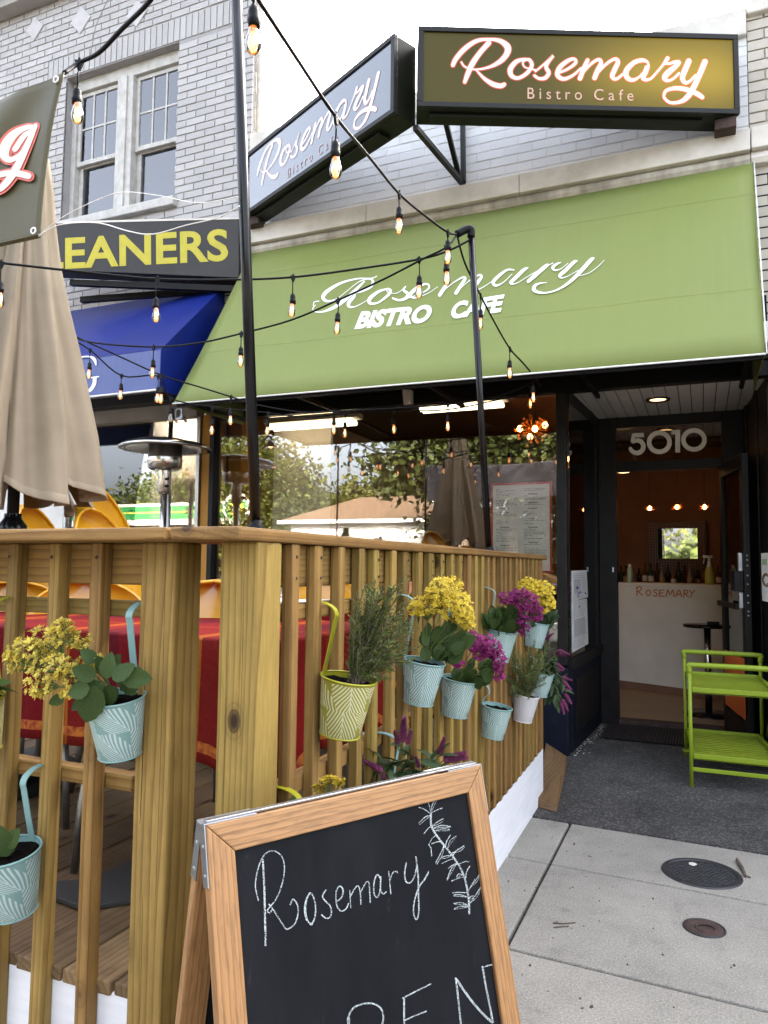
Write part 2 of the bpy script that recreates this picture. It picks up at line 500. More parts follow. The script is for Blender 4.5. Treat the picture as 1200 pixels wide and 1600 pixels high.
BB1, BB2 = (0.54, 0.50, 0.42), (0.42, 0.385, 0.32)
M_bbrick = brickmat('cream_painted_brick', BB1, BB2, amt=0.08)
M_bmortar = simple('cream_mortar', (0.38, 0.35, 0.29), 0.9, scale=14, bumpS=0.3)
M_limestone = simple('painted_cornice', (0.66, 0.63, 0.57), 0.75, col2=(0.47, 0.44, 0.38), scale=5, bumpS=0.25, detail=8)
M_cornice_low = simple('weathered_cornice_moulding', (0.50, 0.46, 0.38), 0.8, col2=(0.22, 0.20, 0.16), scale=9, bumpS=0.3, detail=8, stretch=(1, 1, 0.25))
M_greyconc = simple('grey_stone_cornice', (0.36, 0.34, 0.31), 0.8, scale=6, bumpS=0.3)
M_whitepaint = simple('white_paint', (0.74, 0.73, 0.70), 0.55, col2=(0.62, 0.61, 0.58), scale=7, bumpS=0.1, detail=7)
M_oldwhite = simple('chipped_white_paint', (0.52, 0.51, 0.48), 0.6, col2=(0.36, 0.34, 0.30), scale=11, bumpS=0.35, detail=9)
M_skirt = simple('white_skirt_board', (0.78, 0.78, 0.80), 0.5, col2=(0.68, 0.68, 0.71), scale=12, bumpS=0.1, stretch=(0.3, 0.3, 3))
M_black = simple('black_paint', (0.014, 0.0125, 0.0115), 0.45, spec=0.14, col2=(0.007, 0.0065, 0.0065), scale=8, bumpS=0.15, bscale=25)
M_navy = simple('black_navy_paint', (0.007, 0.009, 0.017), 0.5, spec=0.12, col2=(0.004, 0.005, 0.010), scale=6, bumpS=0.3, bscale=30)
M_header = simple('black_header_boards', (0.005, 0.0045, 0.0045), 0.5, spec=0.12, scale=8, bumpS=0.3, stretch=(0.2, 1, 6))
M_blackgloss = simple('black_gloss_metal', (0.004, 0.004, 0.005), 0.2, col2=(0.003, 0.003, 0.004), scale=14, spec=0.28)
M_blackmatte = simple('black_rubber', (0.0045, 0.0045, 0.005), 0.5, scale=30, spec=0.15)
M_signframe = simple('bronze_sign_frame', (0.017, 0.0165, 0.0145), 0.4, spec=0.2, col2=(0.012, 0.012, 0.0105), scale=4, bumpS=0.05)
M_signunder = simple('dark_olive_sign_case', (0.009, 0.0105, 0.006), 0.45, spec=0.15, scale=5)
M_steel = simple('brushed_steel', (0.62, 0.60, 0.57), 0.22, 1.0, col2=(0.5, 0.48, 0.46), scale=20)
M_zinc = simple('zinc_plate', (0.36, 0.365, 0.38), 0.38, 1.0, col2=(0.28, 0.285, 0.30), scale=30)
M_darksteel = simple('dark_mesh_steel', (0.05, 0.045, 0.04), 0.45, 0.8, scale=60)
M_redglass_none = None
M_glass = glass('shop_window_glass', 0.06, (0.92, 0.91, 0.88), power=1.2)
M_glass2 = glass('upstairs_window_glass', 0.075, (0.84, 0.90, 1.0), power=1.0)
M_glassdoor = glass('door_glass', 0.04, (0.78, 0.75, 0.7), power=1.0)
M_bulbglass = glass('glow_tinted_bulb_glass', 0.05, (1.0, 0.86, 0.68), power=1.6)  # amber tint stands in for the warm glow of the filament
M_filament = emit('hot_filament', (1.0, 0.50, 0.17), 0.55, False)
M_fil_core = emit('bulb_glow', (1.0, 0.62, 0.3), 0.7, False)
M_letter_w = simple('white_vinyl', (0.78, 0.77, 0.74), 0.4, col2=(0.70, 0.69, 0.66), scale=25)
M_letter_y = simple('yellow_vinyl', (0.46, 0.40, 0.008), 0.4, col2=(0.40, 0.34, 0.008), scale=15)
M_letter_r = simple('coral_red_vinyl', (0.62, 0.10, 0.06), 0.4, scale=15)
M_grey = simple('charcoal_sign_panel', (0.048, 0.047, 0.046), 0.5, spec=0.2, col2=(0.040, 0.039, 0.038), scale=3)

def awningmat(name, c, c2, rough=0.55, streak=0.035):
    M, nt, b = newmat(name)
    b.inputs['Roughness'].default_value = rough
    b.inputs['Specular IOR Level'].default_value = 0.35
    mp = coords(nt, (1, 1, 1), False)
    n1 = N(nt, 'ShaderNodeTexNoise', inp={'Scale': 0.9, 'Detail': 4, 'Roughness': 0.6}); LK(nt, mp, 0, n1, 'Vector')
    mp2 = coords(nt, (9, 0.4, 0.35), False)
    n2 = N(nt, 'ShaderNodeTexNoise', inp={'Scale': 3, 'Detail': 5, 'Roughness': 0.7}); LK(nt, mp2, 0, n2, 'Vector')
    rp = ramp(nt, [(0.3, c2), (0.7, c)]); LK(nt, n1, 0, rp, 0)
    r2 = ramp(nt, [(0.35, g(1 - streak)), (0.65, g(1.0))]); LK(nt, n2, 0, r2, 0)
    m1 = mixc(nt, 'MULTIPLY', 1); LK(nt, rp, 0, m1, 6); LK(nt, r2, 0, m1, 7); LK(nt, m1, 2, b, 'Base Color')
    n3 = N(nt, 'ShaderNodeTexNoise', inp={'Scale': 2.5, 'Detail': 2}); LK(nt, mp, 0, n3, 'Vector')
    bump(nt, b, n3, 0, 0.25, 0.02)
    return M
M_green = awningmat('green_awning_vinyl', (0.178, 0.216, 0.052), (0.163, 0.196, 0.048))
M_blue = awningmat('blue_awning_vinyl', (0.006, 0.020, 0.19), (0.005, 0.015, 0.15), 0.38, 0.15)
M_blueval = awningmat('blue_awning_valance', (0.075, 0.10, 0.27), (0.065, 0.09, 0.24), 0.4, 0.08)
M_banner = awningmat('olive_banner_vinyl', (0.085, 0.076, 0.036), (0.076, 0.066, 0.031), 0.5, 0.05)
M_umb = simple('beige_canvas', (0.285, 0.232, 0.158), 0.85, col2=(0.23, 0.184, 0.122), scale=5, bumpS=0.15, bscale=220, detail=8)
M_yellowchair = simple('yellow_enamel', (0.62, 0.31, 0.012), 0.22, col2=(0.52, 0.245, 0.010), scale=5, coat=0.3)
M_lime = simple('lime_powder_coat', (0.215, 0.285, 0.018), 0.38, spec=0.3, col2=(0.19, 0.255, 0.015), scale=12)
M_lime_slat = simple('lime_powder_coat_slat', (0.225, 0.285, 0.022), 0.4, spec=0.3, scale=12, amt=0.06)
M_orange = simple('orange_card', (0.72, 0.14, 0.025), 0.55, col2=(0.64, 0.115, 0.02), scale=5)
M_soil = simple('potting_soil', (0.0065, 0.0045, 0.0035), 0.95, spec=0.05, col2=(0.0025, 0.002, 0.0016), scale=90, bumpS=1.0, bscale=120)
M_rust = simple('rusted_iron', (0.060, 0.030, 0.022), 0.8, col2=(0.022, 0.014, 0.012), scale=18, bumpS=0.4, bscale=70)
M_iron = simple('cast_iron', (0.040, 0.040, 0.042), 0.5, 0.3, col2=(0.022, 0.022, 0.024), scale=18, bumpS=0.3)
M_chalkboard = None
def leafmat(name, c, c2, rough=0.42, tr=0.15, amt=0.2):
    M, nt, b = newmat(name)
    b.inputs['Roughness'].default_value = rough
    b.inputs['Specular IOR Level'].default_value = 0.22
    mp = coords(nt, (1, 1, 1))
    nz = N(nt, 'ShaderNodeTexNoise', inp={'Scale': 28, 'Detail': 3}); LK(nt, mp, 0, nz, 'Vector')
    rp = ramp(nt, [(0.3, c2), (0.7, c)]); LK(nt, nz, 0, rp, 0)
    ge = N(nt, 'ShaderNodeNewGeometry')
    mr = N(nt, 'ShaderNodeMapRange', inp={3: 1 - amt, 4: 1 + amt}); LK(nt, ge, 'Random Per Island', mr, 0)
    hs = N(nt, 'ShaderNodeHueSaturation'); LK(nt, mr, 0, hs, 'Value'); LK(nt, rp, 0, hs, 'Color'); LK(nt, hs, 0, b, 'Base Color')
    vary(nt, b, 0.15)
    if tr:
        out = nt.nodes['Material Output']
        tl = N(nt, 'ShaderNodeBsdfTranslucent'); mx = N(nt, 'ShaderNodeMixShader', inp={0: tr})
        LK(nt, hs, 0, tl, 0); LK(nt, b, 0, mx, 1); LK(nt, tl, 0, mx, 2); LK(nt, mx, 0, out, 0)
    return M
M_kleaf = leafmat('succulent_leaf', (0.048, 0.080, 0.018), (0.024, 0.048, 0.011), 0.55)
M_stem = leafmat('green_stem', (0.13, 0.17, 0.05), (0.09, 0.13, 0.04), 0.5)
M_needle = leafmat('rosemary_needle', (0.130, 0.165, 0.042), (0.078, 0.108, 0.026), 0.5, 0.2, 0.45)
M_cleaf = leafmat('celosia_leaf', (0.045, 0.078, 0.028), (0.03, 0.05, 0.022), 0.45)
M_yflower = leafmat('yellow_petal', (0.60, 0.47, 0.055), (0.48, 0.34, 0.022), 0.6, 0.3, 0.2)
M_pyflower = leafmat('pale_yellow_petal', (0.74, 0.64, 0.15), (0.66, 0.50, 0.06), 0.6, 0.3, 0.25)
M_mflower = leafmat('magenta_petal', (0.25, 0.024, 0.13), (0.14, 0.010, 0.075), 0.6, 0.25, 0.35)
M_pflower = leafmat('celosia_plume', (0.26, 0.065, 0.145), (0.15, 0.030, 0.09), 0.7, 0.2, 0.35)
M_vflower = leafmat('violet_petal', (0.14, 0.08, 0.30), (0.09, 0.05, 0.22), 0.6, 0.2, 0.3)
M_tree = [leafmat('tree_leaf_a', (0.060, 0.072, 0.014), (0.036, 0.050, 0.010), 0.55, 0.25, 0.45),
          leafmat('tree_leaf_b', (0.044, 0.054, 0.013), (0.026, 0.036, 0.009), 0.55, 0.25, 0.45),
          leafmat('tree_leaf_c', (0.078, 0.078, 0.016), (0.048, 0.054, 0.012), 0.55, 0.25, 0.45)]
M_bark = simple('bark', (0.12, 0.09, 0.065), 0.9, col2=(0.06, 0.045, 0.033), scale=9, bumpS=0.8, bscale=14, stretch=(3, 3, 0.6))

def potmat(name, base, line):
    """embossed palm-leaf print, laid out on the pot's own UV map"""
    M, nt, b = newmat(name)
    b.inputs['Roughness'].default_value = 0.42
    uv = N(nt, 'ShaderNodeUVMap')
    sp = N(nt, 'ShaderNodeSeparateXYZ'); LK(nt, uv, 0, sp, 0)
    nz = N(nt, 'ShaderNodeTexNoise', inp={'Scale': 2.3, 'Detail': 0}); LK(nt, uv, 0, nz, 'Vector')
    def mth(op, a=None, bb=None, c=None):
        n = N(nt, 'ShaderNodeMath', operation=op)
        for i, q in enumerate((a, bb, c)):
            if q is None: continue
            if isinstance(q, (int, float)): n.inputs[i].default_value = q
            else: nt.links.new(q, n.inputs[i])
        return n.outputs[0]
    u, v = sp.outputs[0], sp.outputs[1]
    u2 = mth('ADD', mth('MULTIPLY', u, 4.0), mth('MULTIPLY', v, 0.8))
    row = mth('FLOOR', mth('MULTIPLY', v, 2.0))
    u3 = mth('ADD', u2, mth('MULTIPLY', row, 0.5))
    cell = mth('ADD', mth('FLOOR', u3), row)
    sgn = mth('SUBTRACT', mth('MULTIPLY', mth('FRACT', mth('MULTIPLY', cell, 0.5)), 4.0), 1.0)
    slant = mth('MULTIPLY', mth('MULTIPLY', mth('SUBTRACT', mth('FRACT', mth('MULTIPLY', v, 2.0)), 0.5), 0.34), sgn)
    t = mth('ABSOLUTE', mth('ADD', mth('SUBTRACT', mth('FRACT', u3), 0.5), slant))
    bend = mth('POWER', t, 0.8)
    ph = mth('SUBTRACT', mth('MULTIPLY', v, 11.0), mth('MULTIPLY', mth('MULTIPLY', bend, 9.5), sgn))
    ph2 = mth('ADD', ph, mth('MULTIPLY', nz.outputs[0], 1.6))
    s = mth('SINE', mth('MULTIPLY', ph2, 6.283))
    spine = mth('LESS_THAN', t, 0.012)
    edge = mth('GREATER_THAN', t, 0.485)
    st = mth('MULTIPLY', mth('GREATER_THAN', s, 0.2), mth('SUBTRACT', 1.0, edge))
    st2 = mth('MAXIMUM', st, spine)
    inside = mth('MULTIPLY', mth('GREATER_THAN', v, 0.03), mth('LESS_THAN', v, 0.95))
    fac = mth('MULTIPLY', st2, inside)
    mx = mixc(nt); nt.links.new(fac, mx.inputs[0]); mx.inputs[6].default_value = c4(base); mx.inputs[7].default_value = c4(line)
    LK(nt, mx, 2, b, 'Base Color')
    bp = N(nt, 'ShaderNodeBump', inp={'Strength': 0.4, 'Distance': 0.002}); nt.links.new(fac, bp.inputs['Height']); LK(nt, bp, 0, b, 'Normal')
    return M
POTC = {'aqua': ((0.175, 0.285, 0.265), (0.44, 0.53, 0.50)), 'lime': ((0.255, 0.24, 0.028), (0.58, 0.56, 0.36)), 'white': ((0.55, 0.53, 0.53), (0.45, 0.43, 0.43))}
M_pot = {k: potmat(k + '_pot_print', *v) for k, v in POTC.items()}
M_pothook = {'aqua': simple('aqua_enamel', (0.21, 0.36, 0.34), 0.35, scale=8), 'lime': simple('yellow_green_enamel', (0.36, 0.34, 0.02), 0.35, scale=8), 'white': simple('white_enamel', (0.7, 0.68, 0.67), 0.35, scale=8)}

def clothmat():
    M, nt, b = newmat('red_striped_cloth')
    b.inputs['Roughness'].default_value = 0.8
    b.inputs['Specular IOR Level'].default_value = 0.15
    mp = coords(nt, (1, 1, 1), False)
    sp = N(nt, 'ShaderNodeSeparateXYZ'); LK(nt, mp, 0, sp, 0)
    def stripes(axis, sc, off):
        m = N(nt, 'ShaderNodeMath', operation='MULTIPLY_ADD', inp={1: sc, 2: off}); LK(nt, sp, axis, m, 0)
        f = N(nt, 'ShaderNodeMath', operation='FRACT'); LK(nt, m, 0, f, 0); return f
    fx = stripes(0, 2.1, 0.3); fy = stripes(1, 2.1, 0.55)
    rx = ramp(nt, [(0.0, (0.19, 0.006, 0.006)), (0.34, (0.14, 0.004, 0.010)), (0.36, (0.48, 0.10, 0.006)), (0.44, (0.55, 0.20, 0.012)), (0.46, (0.25, 0.016, 0.006)), (0.58, (0.21, 0.010, 0.006)), (0.6, (0.10, 0.003, 0.010)), (0.85, (0.19, 0.005, 0.007))])
    ry = ramp(nt, [(0.0, (0.20, 0.010, 0.007)), (0.3, (0.15, 0.005, 0.010)), (0.33, (0.32, 0.035, 0.007)), (0.42, (0.19, 0.010, 0.010)), (0.7, (0.10, 0.004, 0.010)), (0.9, (0.20, 0.007, 0.006))])
    for r, f in ((rx, fx), (ry, fy)):
        r.color_ramp.interpolation = 'CONSTANT'; LK(nt, f, 0, r, 0)
    mx = mixc(nt, 'MIX', 0.5); LK(nt, rx, 0, mx, 6); LK(nt, ry, 0, mx, 7)
    vo = N(nt, 'ShaderNodeTexVoronoi', feature='DISTANCE_TO_EDGE', inp={'Scale': 42}); LK(nt, mp, 0, vo, 'Vector')
    rv = ramp(nt, [(0.02, (1.5, 1.9, 2.0)), (0.06, g(1))]); LK(nt, vo, 0, rv, 0)
    m2 = mixc(nt, 'MULTIPLY', 0.35); LK(nt, mx, 2, m2, 6); LK(nt, rv, 0, m2, 7)
    LK(nt, m2, 2, b, 'Base Color')
    nz = N(nt, 'ShaderNodeTexNoise', inp={'Scale': 300}); LK(nt, mp, 0, nz, 'Vector'); bump(nt, b, nz, 0, 0.2, 0.002)
    return M
M_cloth = clothmat()
M_clothhem = simple('orange_woven_hem', (0.52, 0.16, 0.012), 0.8, col2=(0.24, 0.016, 0.006), scale=55, detail=1)
M_interior = simple('warm_brown_wall', (0.23, 0.11, 0.07), 0.8, scale=3)
M_ceil_in = simple('dark_red_ceiling', (0.07, 0.022, 0.016), 0.8, scale=3)
M_tan = simple('tan_floor', (0.30, 0.19, 0.10), 0.6, scale=4)
M_yellowwall = simple('mustard_wall', (0.42, 0.20, 0.022), 0.7, scale=3)
M_offwhite = simple('off_white_wall', (0.66, 0.61, 0.54), 0.8, scale=3)
M_bead = simple('grey_white_beadboard', (0.66, 0.635, 0.60), 0.6, col2=(0.58, 0.56, 0.53), scale=6, amt=0.04)
M_barpaper = simple('white_bar_front', (0.72, 0.68, 0.62), 0.6, scale=2)
M_mirror = simple('mirror_silver', (0.86, 0.86, 0.86), 0.02, 1.0, col2=(0.85, 0.85, 0.85))
M_paper = simple('white_paper', (0.84, 0.82, 0.78), 0.7, scale=4)
M_print = simple('grey_print', (0.32, 0.31, 0.30), 0.7, scale=60)
M_redframe = simple('red_frame', (0.50, 0.035, 0.02), 0.45, scale=8)
# ------------------------------------------------------------------ ground, pavement, road
ground = MB().add([(-250, -250, -0.32), (250, -250, -0.32), (250, 250, -0.32), (-250, 250, -0.32)], [(0, 1, 2, 3)]).build('ground', M_asph, kind='structure')
road = box('road', M_asph, None, -80, 80, -16, -1.75, -0.3, -0.15); tag(road, kind='structure')
lm = MB()
for k in range(-12, 12): lm.box(k * 6, k * 6 + 3, -9.1, -8.95, -0.15, -0.146)
lm.build('road_marking', M_whitepaint, kind='structure')
far_walk = box('far_pavement', M_slab, None, -80, 80, -19, -16, -0.3, -0.02); tag(far_walk, kind='structure')
lot = box('far_ground', M_asph, None, -90, 90, -70, -19, -0.3, -0.05); tag(lot, kind='structure')
kerb = box('kerb', M_slab, None, -60, 60, -1.75, -1.6, -0.3, 0.0, 0.01); tag(kerb, kind='structure')
sidewalk = box('sidewalk', M_joint, None, -60, 60, -1.6, 7.2, -0.31, -0.022); tag(sidewalk, kind='structure')
SK = -0.055
def sy(y, x): return y + SK * (x + 0.65)
xe = [-8.6, -7.0, -5.4, -3.8, -2.2, -0.645, 0.96, 2.56, 4.2, 5.8]
yes = [-1.6, -0.6, 0.2, 1.0, 1.8, 2.615, 3.41, 3.985]
for i in range(len(xe) - 1):
    for j in range(len(yes) - 1):
        if yes[j] > 1.5 and xe[i + 1] < -1.0 and j != 7: pass
        gp = 0.0065
        x0, x1 = xe[i] + gp, xe[i + 1] - gp
        b = [(x0, sy(yes[j] + gp, x0), -0.09), (x1, sy(yes[j] + gp, x1), -0.09), (x1, sy(yes[j + 1] - gp, x1), -0.09), (x0, sy(yes[j + 1] - gp, x0), -0.09)]
        t = [(p[0], p[1], 0.0) for p in b]
        MB().hexa(b, t).build('slab', M_slab, sidewalk, 0.007)
for (ya, yb) in ((3.99, 4.70), (4.705, 7.0)):
    gp = 0.004
    for x0, x1 in ((-6.5, 0.9), (0.91, 6.0)):
        yt = lambda x, y: sy(y, x) if y < 4.5 else (y + 0.5 * SK * (x + 0.65) if y < 5 else y)
        b = [(x0, yt(x0, ya) + gp, -0.09), (x1, yt(x1, ya) + gp, -0.09), (x1, yt(x1, yb) - gp, -0.09), (x0, yt(x0, yb) - gp, -0.09)]
        MB().hexa(b, [(p[0], p[1], 0.001) for p in b]).build('apron_slab', M_apron, sidewalk, 0.004)

# ------------------------------------------------------------------ bricks
def brick_wall(parent, x0, x1, z0, z1, yf, L, H, joint, holes, m_part, m_stuff, limit, depth=0.02, start=0, name='brick', soldier=None):
    """running bond; the 300 that show largest are parts, the rest of the courses one part"""
    cells = []
    z = z0; row = start
    while z < z1 - 0.01:
        h = min(H, z1 - z)
        off = 0 if row % 2 == 0 else -(L + joint) / 2
        x = x0 + off
        while x < x1:
            a, b = max(x, x0), min(x + L, x1)
            if b - a > 0.02:
                segs = [(a, b)]
                for (hx0, hx1, hz0, hz1) in holes:
                    if z + h > hz0 + 0.01 and z < hz1 - 0.01:
                        ns = []
                        for (p, q) in segs:
                            if q <= hx0 or p >= hx1: ns.append((p, q)); continue
                            if p < hx0 - 0.02: ns.append((p, hx0))
                            if q > hx1 + 0.02: ns.append((hx1, q))
                        segs = ns
                for (p, q) in segs: cells.append((p, q, z, z + h))
            x += L + joint
        z += H + joint; row += 1
    if soldier: cells += soldier
    def score(c):
        p = proj(((c[0] + c[1]) / 2, yf, (c[2] + c[3]) / 2))
        if not p: return 1e9
        inside = -30 <= p[0] <= 1230 and -30 <= p[1] <= 1630
        return p[2] + (0 if inside else 1000)
    cells.sort(key=score)
    me = None
    off = base_of(parent)
    rest = MB()
    for i, (a, b, c, d) in enumerate(cells):
        jy = RND.uniform(-0.0015, 0.0015)
        if i < limit and score((a, b, c, d)) < 900:
            if me is None:
                me = MB().box(-0.5, 0.5, 0, depth, -0.5, 0.5).mesh(name, m_part)
            o = put(name, me, parent)
            o.location = Vector(((a + b) / 2, yf + jy, (c + d) / 2)) - off
            o.scale = (b - a, 1, d - c)
            o.rotation_euler = (RND.uniform(-.01, .01), RND.uniform(-.004, .004), RND.uniform(-.006, .006))
        else:
            rest.box(a, b, yf + jy, yf + jy + depth, c, d)
    if rest.v: rest.build('brickwork', m_stuff, parent, kind='stuff')

# ------------------------------------------------------------------ the two storey grey brick building on the left
gb = thing('brick_building', 'tall grey painted brick building with a white sash window and diamond tiles', 'building', (-5.5, 5.6, 0))
GX1 = -3.63
WX0, WX1, WZ0, WZ1 = -5.88, -4.465, 4.70, 6.235
# backing wall round the window opening
bw = MB()
yb0, yb1 = 5.4085, 5.66
bw.box(-12, WX0, yb0, yb1, 3.0, 7.3); bw.box(WX1, GX1 - 0.002, yb0, yb1, 3.0, 7.3)
bw.box(WX0, WX1, yb0, yb1, 3.0, WZ0); bw.box(WX0, WX1, yb0, yb1, WZ1, 7.3)
bw.build('wall', M_gmortar, gb)
M_diam = simple('pale_tile', (0.50, 0.485, 0.48), 0.7, scale=9)
diam = [(-5.71, 6.805, 0.135), (-6.35, 6.895, 0.12), (-4.98, 6.66, 0.13), (-7.1, 6.8, 0.13)]
soldier = []
x = WX0 - 0.25
while x < WX1 + 0.62:
    if x + 0.06 < GX1: soldier.append((x, x + 0.058, WZ1 + 0.012, WZ1 + 0.235))
    x += 0.070
brick_wall(gb, -7.6, GX1, 3.55, 7.25, 5.400, 0.205, 0.058, 0.012,
           [(WX0, WX1, WZ0 - 0.1, WZ1), (WX0 - 0.26, WX1 + 0.63, WZ1, WZ1 + 0.245), (WX0 - 0.04, WX1 + 0.04, WZ0 - 0.10, WZ0)], M_gbrick, M_gbrick_i, 298, soldier=soldier)
for (dx, dz, s) in diam:
    MB().prism([(dx - s, 5.388, dz), (dx, 5.388, dz - s * 1.08), (dx + s, 5.388, dz), (dx, 5.388, dz + s * 1.08)], (0, 0.02, 0)).build('diamond_tile', M_diam, gb, 0.003)
cb = MB(); cb.box(-12, GX1 + 0.05, 5.16, 5.40, 7.22, 7.32); cb.box(-12, GX1 + 0.08, 5.08, 5.7, 7.32, 7.52); cb.box(-12, GX1 + 0.06, 5.24, 5.40, 7.12, 7.22)
cb.build('cornice', M_greyconc, gb, 0.01)
# flank wall above the cafe roof, with the pale rain pipe at the corner
fl = MB(); fl.box(GX1 - 0.25, GX1 - 0.01, 5.66, 5.90, 3.0, 7.3); fl.build('flank_wall', M_gmortar, gb)
fb = MB()
z = 4.5; r = 0
while z < 7.2:
    fb.box(GX1 - 0.012, GX1 + 0.0 + RND.uniform(-.001, .001), 5.43 + (0.1 if r % 2 else 0), 5.43 + (0.1 if r % 2 else 0) + 0.2, z, z + 0.058)
    if r % 2: fb.box(GX1 - 0.012, GX1, 5.43, 5.52, z, z + 0.058)
    else: fb.box(GX1 - 0.012, GX1, 5.64, 5.75, z, z + 0.058)
    fb.box(GX1 - 0.012, GX1, 5.76, 5.88, z, z + 0.058)
    z += 0.07; r += 1
fb.build('brickwork', M_gbrick_i, gb, kind='stuff')
MB().tube([(GX1 + 0.03, 5.47, 4.9), (GX1 + 0.03, 5.47, 7.25)], 0.028, 10).build('rain_pipe', M_oldwhite, gb)
box('flank_quoin', M_limestone, gb, GX1 + 0.002, GX1 + 0.16, 5.40, 5.66, 4.95, 5.11, 0.006)
# ground floor backing and roof, and the shop behind
gs = MB()
gs.box(-12, -5.6, 5.42, 5.62, 0, 3.0); gs.box(-5.6, GX1 - 0.3, 5.42, 5.62, 2.66, 3.0); gs.box(-5.6, GX1 - 0.4, 5.42, 5.62, 0, 0.55)
gs.box(-12, GX1 - 0.26, 5.7, 11.5, 7.0, 7.15); gs.box(-12, -11.8, 5.66, 11.5, 0, 7); gs.box(-12, GX1 - 0.26, 11.3, 11.5, 0, 7); gs.box(GX1 - 0.4, GX1 - 0.27, 5.92, 11.3, 0, 7)
gs.build('shell', M_whitepaint, gb)
# sash window
win = box('window', M_oldwhite, gb, WX0, WX1, 5.62, 5.66, WZ0, WZ0 + 0.02)
wf = MB()
wf.box(WX0, WX0 + 0.055, 5.50, 5.62, WZ0, WZ1); wf.box(WX1 - 0.03, WX1, 5.50, 5.62, WZ0, WZ1)
wf.box(WX0 + 0.055, WX1 - 0.03, 5.49, 5.62, WZ1 - 0.12, WZ1); wf.box(WX0 + 0.055, WX1 - 0.03, 5.49, 5.62, WZ0, WZ0 + 0.045)
wf.build('frame', M_oldwhite, win, 0.006)
MB().box(-5.27, -5.07, 5.475, 5.61, WZ0 + 0.045, WZ1 - 0.12).build('mullion', M_oldwhite, win, 0.006)
MB().box(-5.205, -5.135, 5.455, 5.475, WZ0 + 0.045, WZ1 - 0.12).build('mullion_bead', M_oldwhite, win, 0.004)
for (sx0, sx1) in ((WX0 + 0.058, -5.272), (-5.068, WX1 - 0.032)):
    zm = 5.34
    up = MB()
    up.box(sx0, sx0 + 0.04, 5.525, 5.56, zm, WZ1 - 0.125); up.box(sx1 - 0.04, sx1, 5.525, 5.56, zm, WZ1 - 0.125)
    up.box(sx0 + 0.04, sx1 - 0.04, 5.525, 5.56, WZ1 - 0.165, WZ1 - 0.125); up.box(sx0 + 0.04, sx1 - 0.04, 5.52, 5.56, zm, zm + 0.045)
    up.build('upper_sash', M_oldwhite, win, 0.003)
    mu = MB()
    w_ = sx1 - sx0 - 0.08
    for k in (1, 2): mu.box(sx0 + 0.04 + w_ * k / 3 - 0.009, sx0 + 0.04 + w_ * k / 3 + 0.009, 5.53, 5.55, zm + 0.045, WZ1 - 0.165)
    zc = (zm + 0.045 + WZ1 - 0.165) / 2
    for k in range(3): mu.box(sx0 + 0.049 + w_ * k / 3, sx0 + 0.031 + w_ * (k + 1) / 3, 5.531, 5.549, zc - 0.009, zc + 0.009)
    mu.build('muntin', M_oldwhite, win)
    for k in range(3):
        for (a, b) in ((zm + 0.045, zc - 0.009), (zc + 0.009, WZ1 - 0.165)):
            box('pane', M_glass2, win, sx0 + 0.049 + w_ * k / 3, sx0 + 0.031 + w_ * (k + 1) / 3, 5.538, 5.543, a, b)
    lo = MB()
    lo.box(sx0, sx0 + 0.05, 5.565, 5.60, WZ0 + 0.05, zm + 0.03); lo.box(sx1 - 0.05, sx1, 5.565, 5.60, WZ0 + 0.05, zm + 0.03)
    lo.box(sx0 + 0.05, sx1 - 0.05, 5.565, 5.60, WZ0 + 0.05, WZ0 + 0.11); lo.box(sx0 + 0.05, sx1 - 0.05, 5.565, 5.60, zm - 0.012, zm + 0.03)
    lo.build('lower_sash', M_oldwhite, win, 0.003)
    box('pane', M_glass2, win, sx0 + 0.05, sx1 - 0.05, 5.580, 5.585, WZ0 + 0.11, zm - 0.012)
    bl = MB()
    z = WZ0 + 0.06
    while z < WZ1 - 0.2:
        bl.hexa([(sx0 + 0.03, 5.640, z), (sx1 - 0.03, 5.640, z), (sx1 - 0.03, 5.655, z + 0.018), (sx0 + 0.03, 5.655, z + 0.018)],
                [(sx0 + 0.03, 5.640, z + 0.002), (sx1 - 0.03, 5.640, z + 0.002), (sx1 - 0.03, 5.655, z + 0.020), (sx0 + 0.03, 5.655, z + 0.020)])
        z += 0.0165
    bl.build('blind', M_whitepaint, win, kind='stuff')
box('blind_backing', M_whitepaint, win, WX0, WX1, 5.70, 5.72, WZ0, WZ1)
box('sill', M_oldwhite, win, WX0 - 0.05, WX1 + 0.035, 5.34, 5.50, WZ0 - 0.088, WZ0 - 0.002, 0.008)
# cleaner's shopfront: white soffit band, glass, yellow pier
sh = MB(); sh.box(-5.62, -4.06, 5.30, 5.42, 2.60, 2.78); sh.build('shop_head', M_greyconc, gb, 0.004)
MB().box(-5.62, -4.06, 5.16, 5.30, 2.72, 2.80).build('valance_rail', M_grey, gb)
box('shop_pane', M_glass, gb, -5.6, -4.10, 5.40, 5.406, 0.55, 2.60)
sg = MB(); sg.box(-4.10, -4.062, 5.36, 5.42, 0.5, 2.60); sg.box(-5.6, -4.10, 5.36, 5.42, 0.5, 0.55); sg.box(-5.64, -5.6, 5.36, 5.42, 0.5, 2.6)
sg.build('shop_frame', M_zinc, gb, 0.003)
box('display_back', M_offwhite, gb, -5.6, -4.06, 6.55, 6.6, 0.4, 3.0)
box('display_floor', M_offwhite, gb, -5.6, -4.06, 5.43, 6.55, 0.40, 0.5)
box('display_side', M_offwhite, gb, -4.06, -4.03, 5.43, 6.55, 0.4, 3.0)
box('yellow_pier', M_yellowwall, gb, -4.06, -3.945, 5.385, 5.6, 0, 2.62, 0.004)

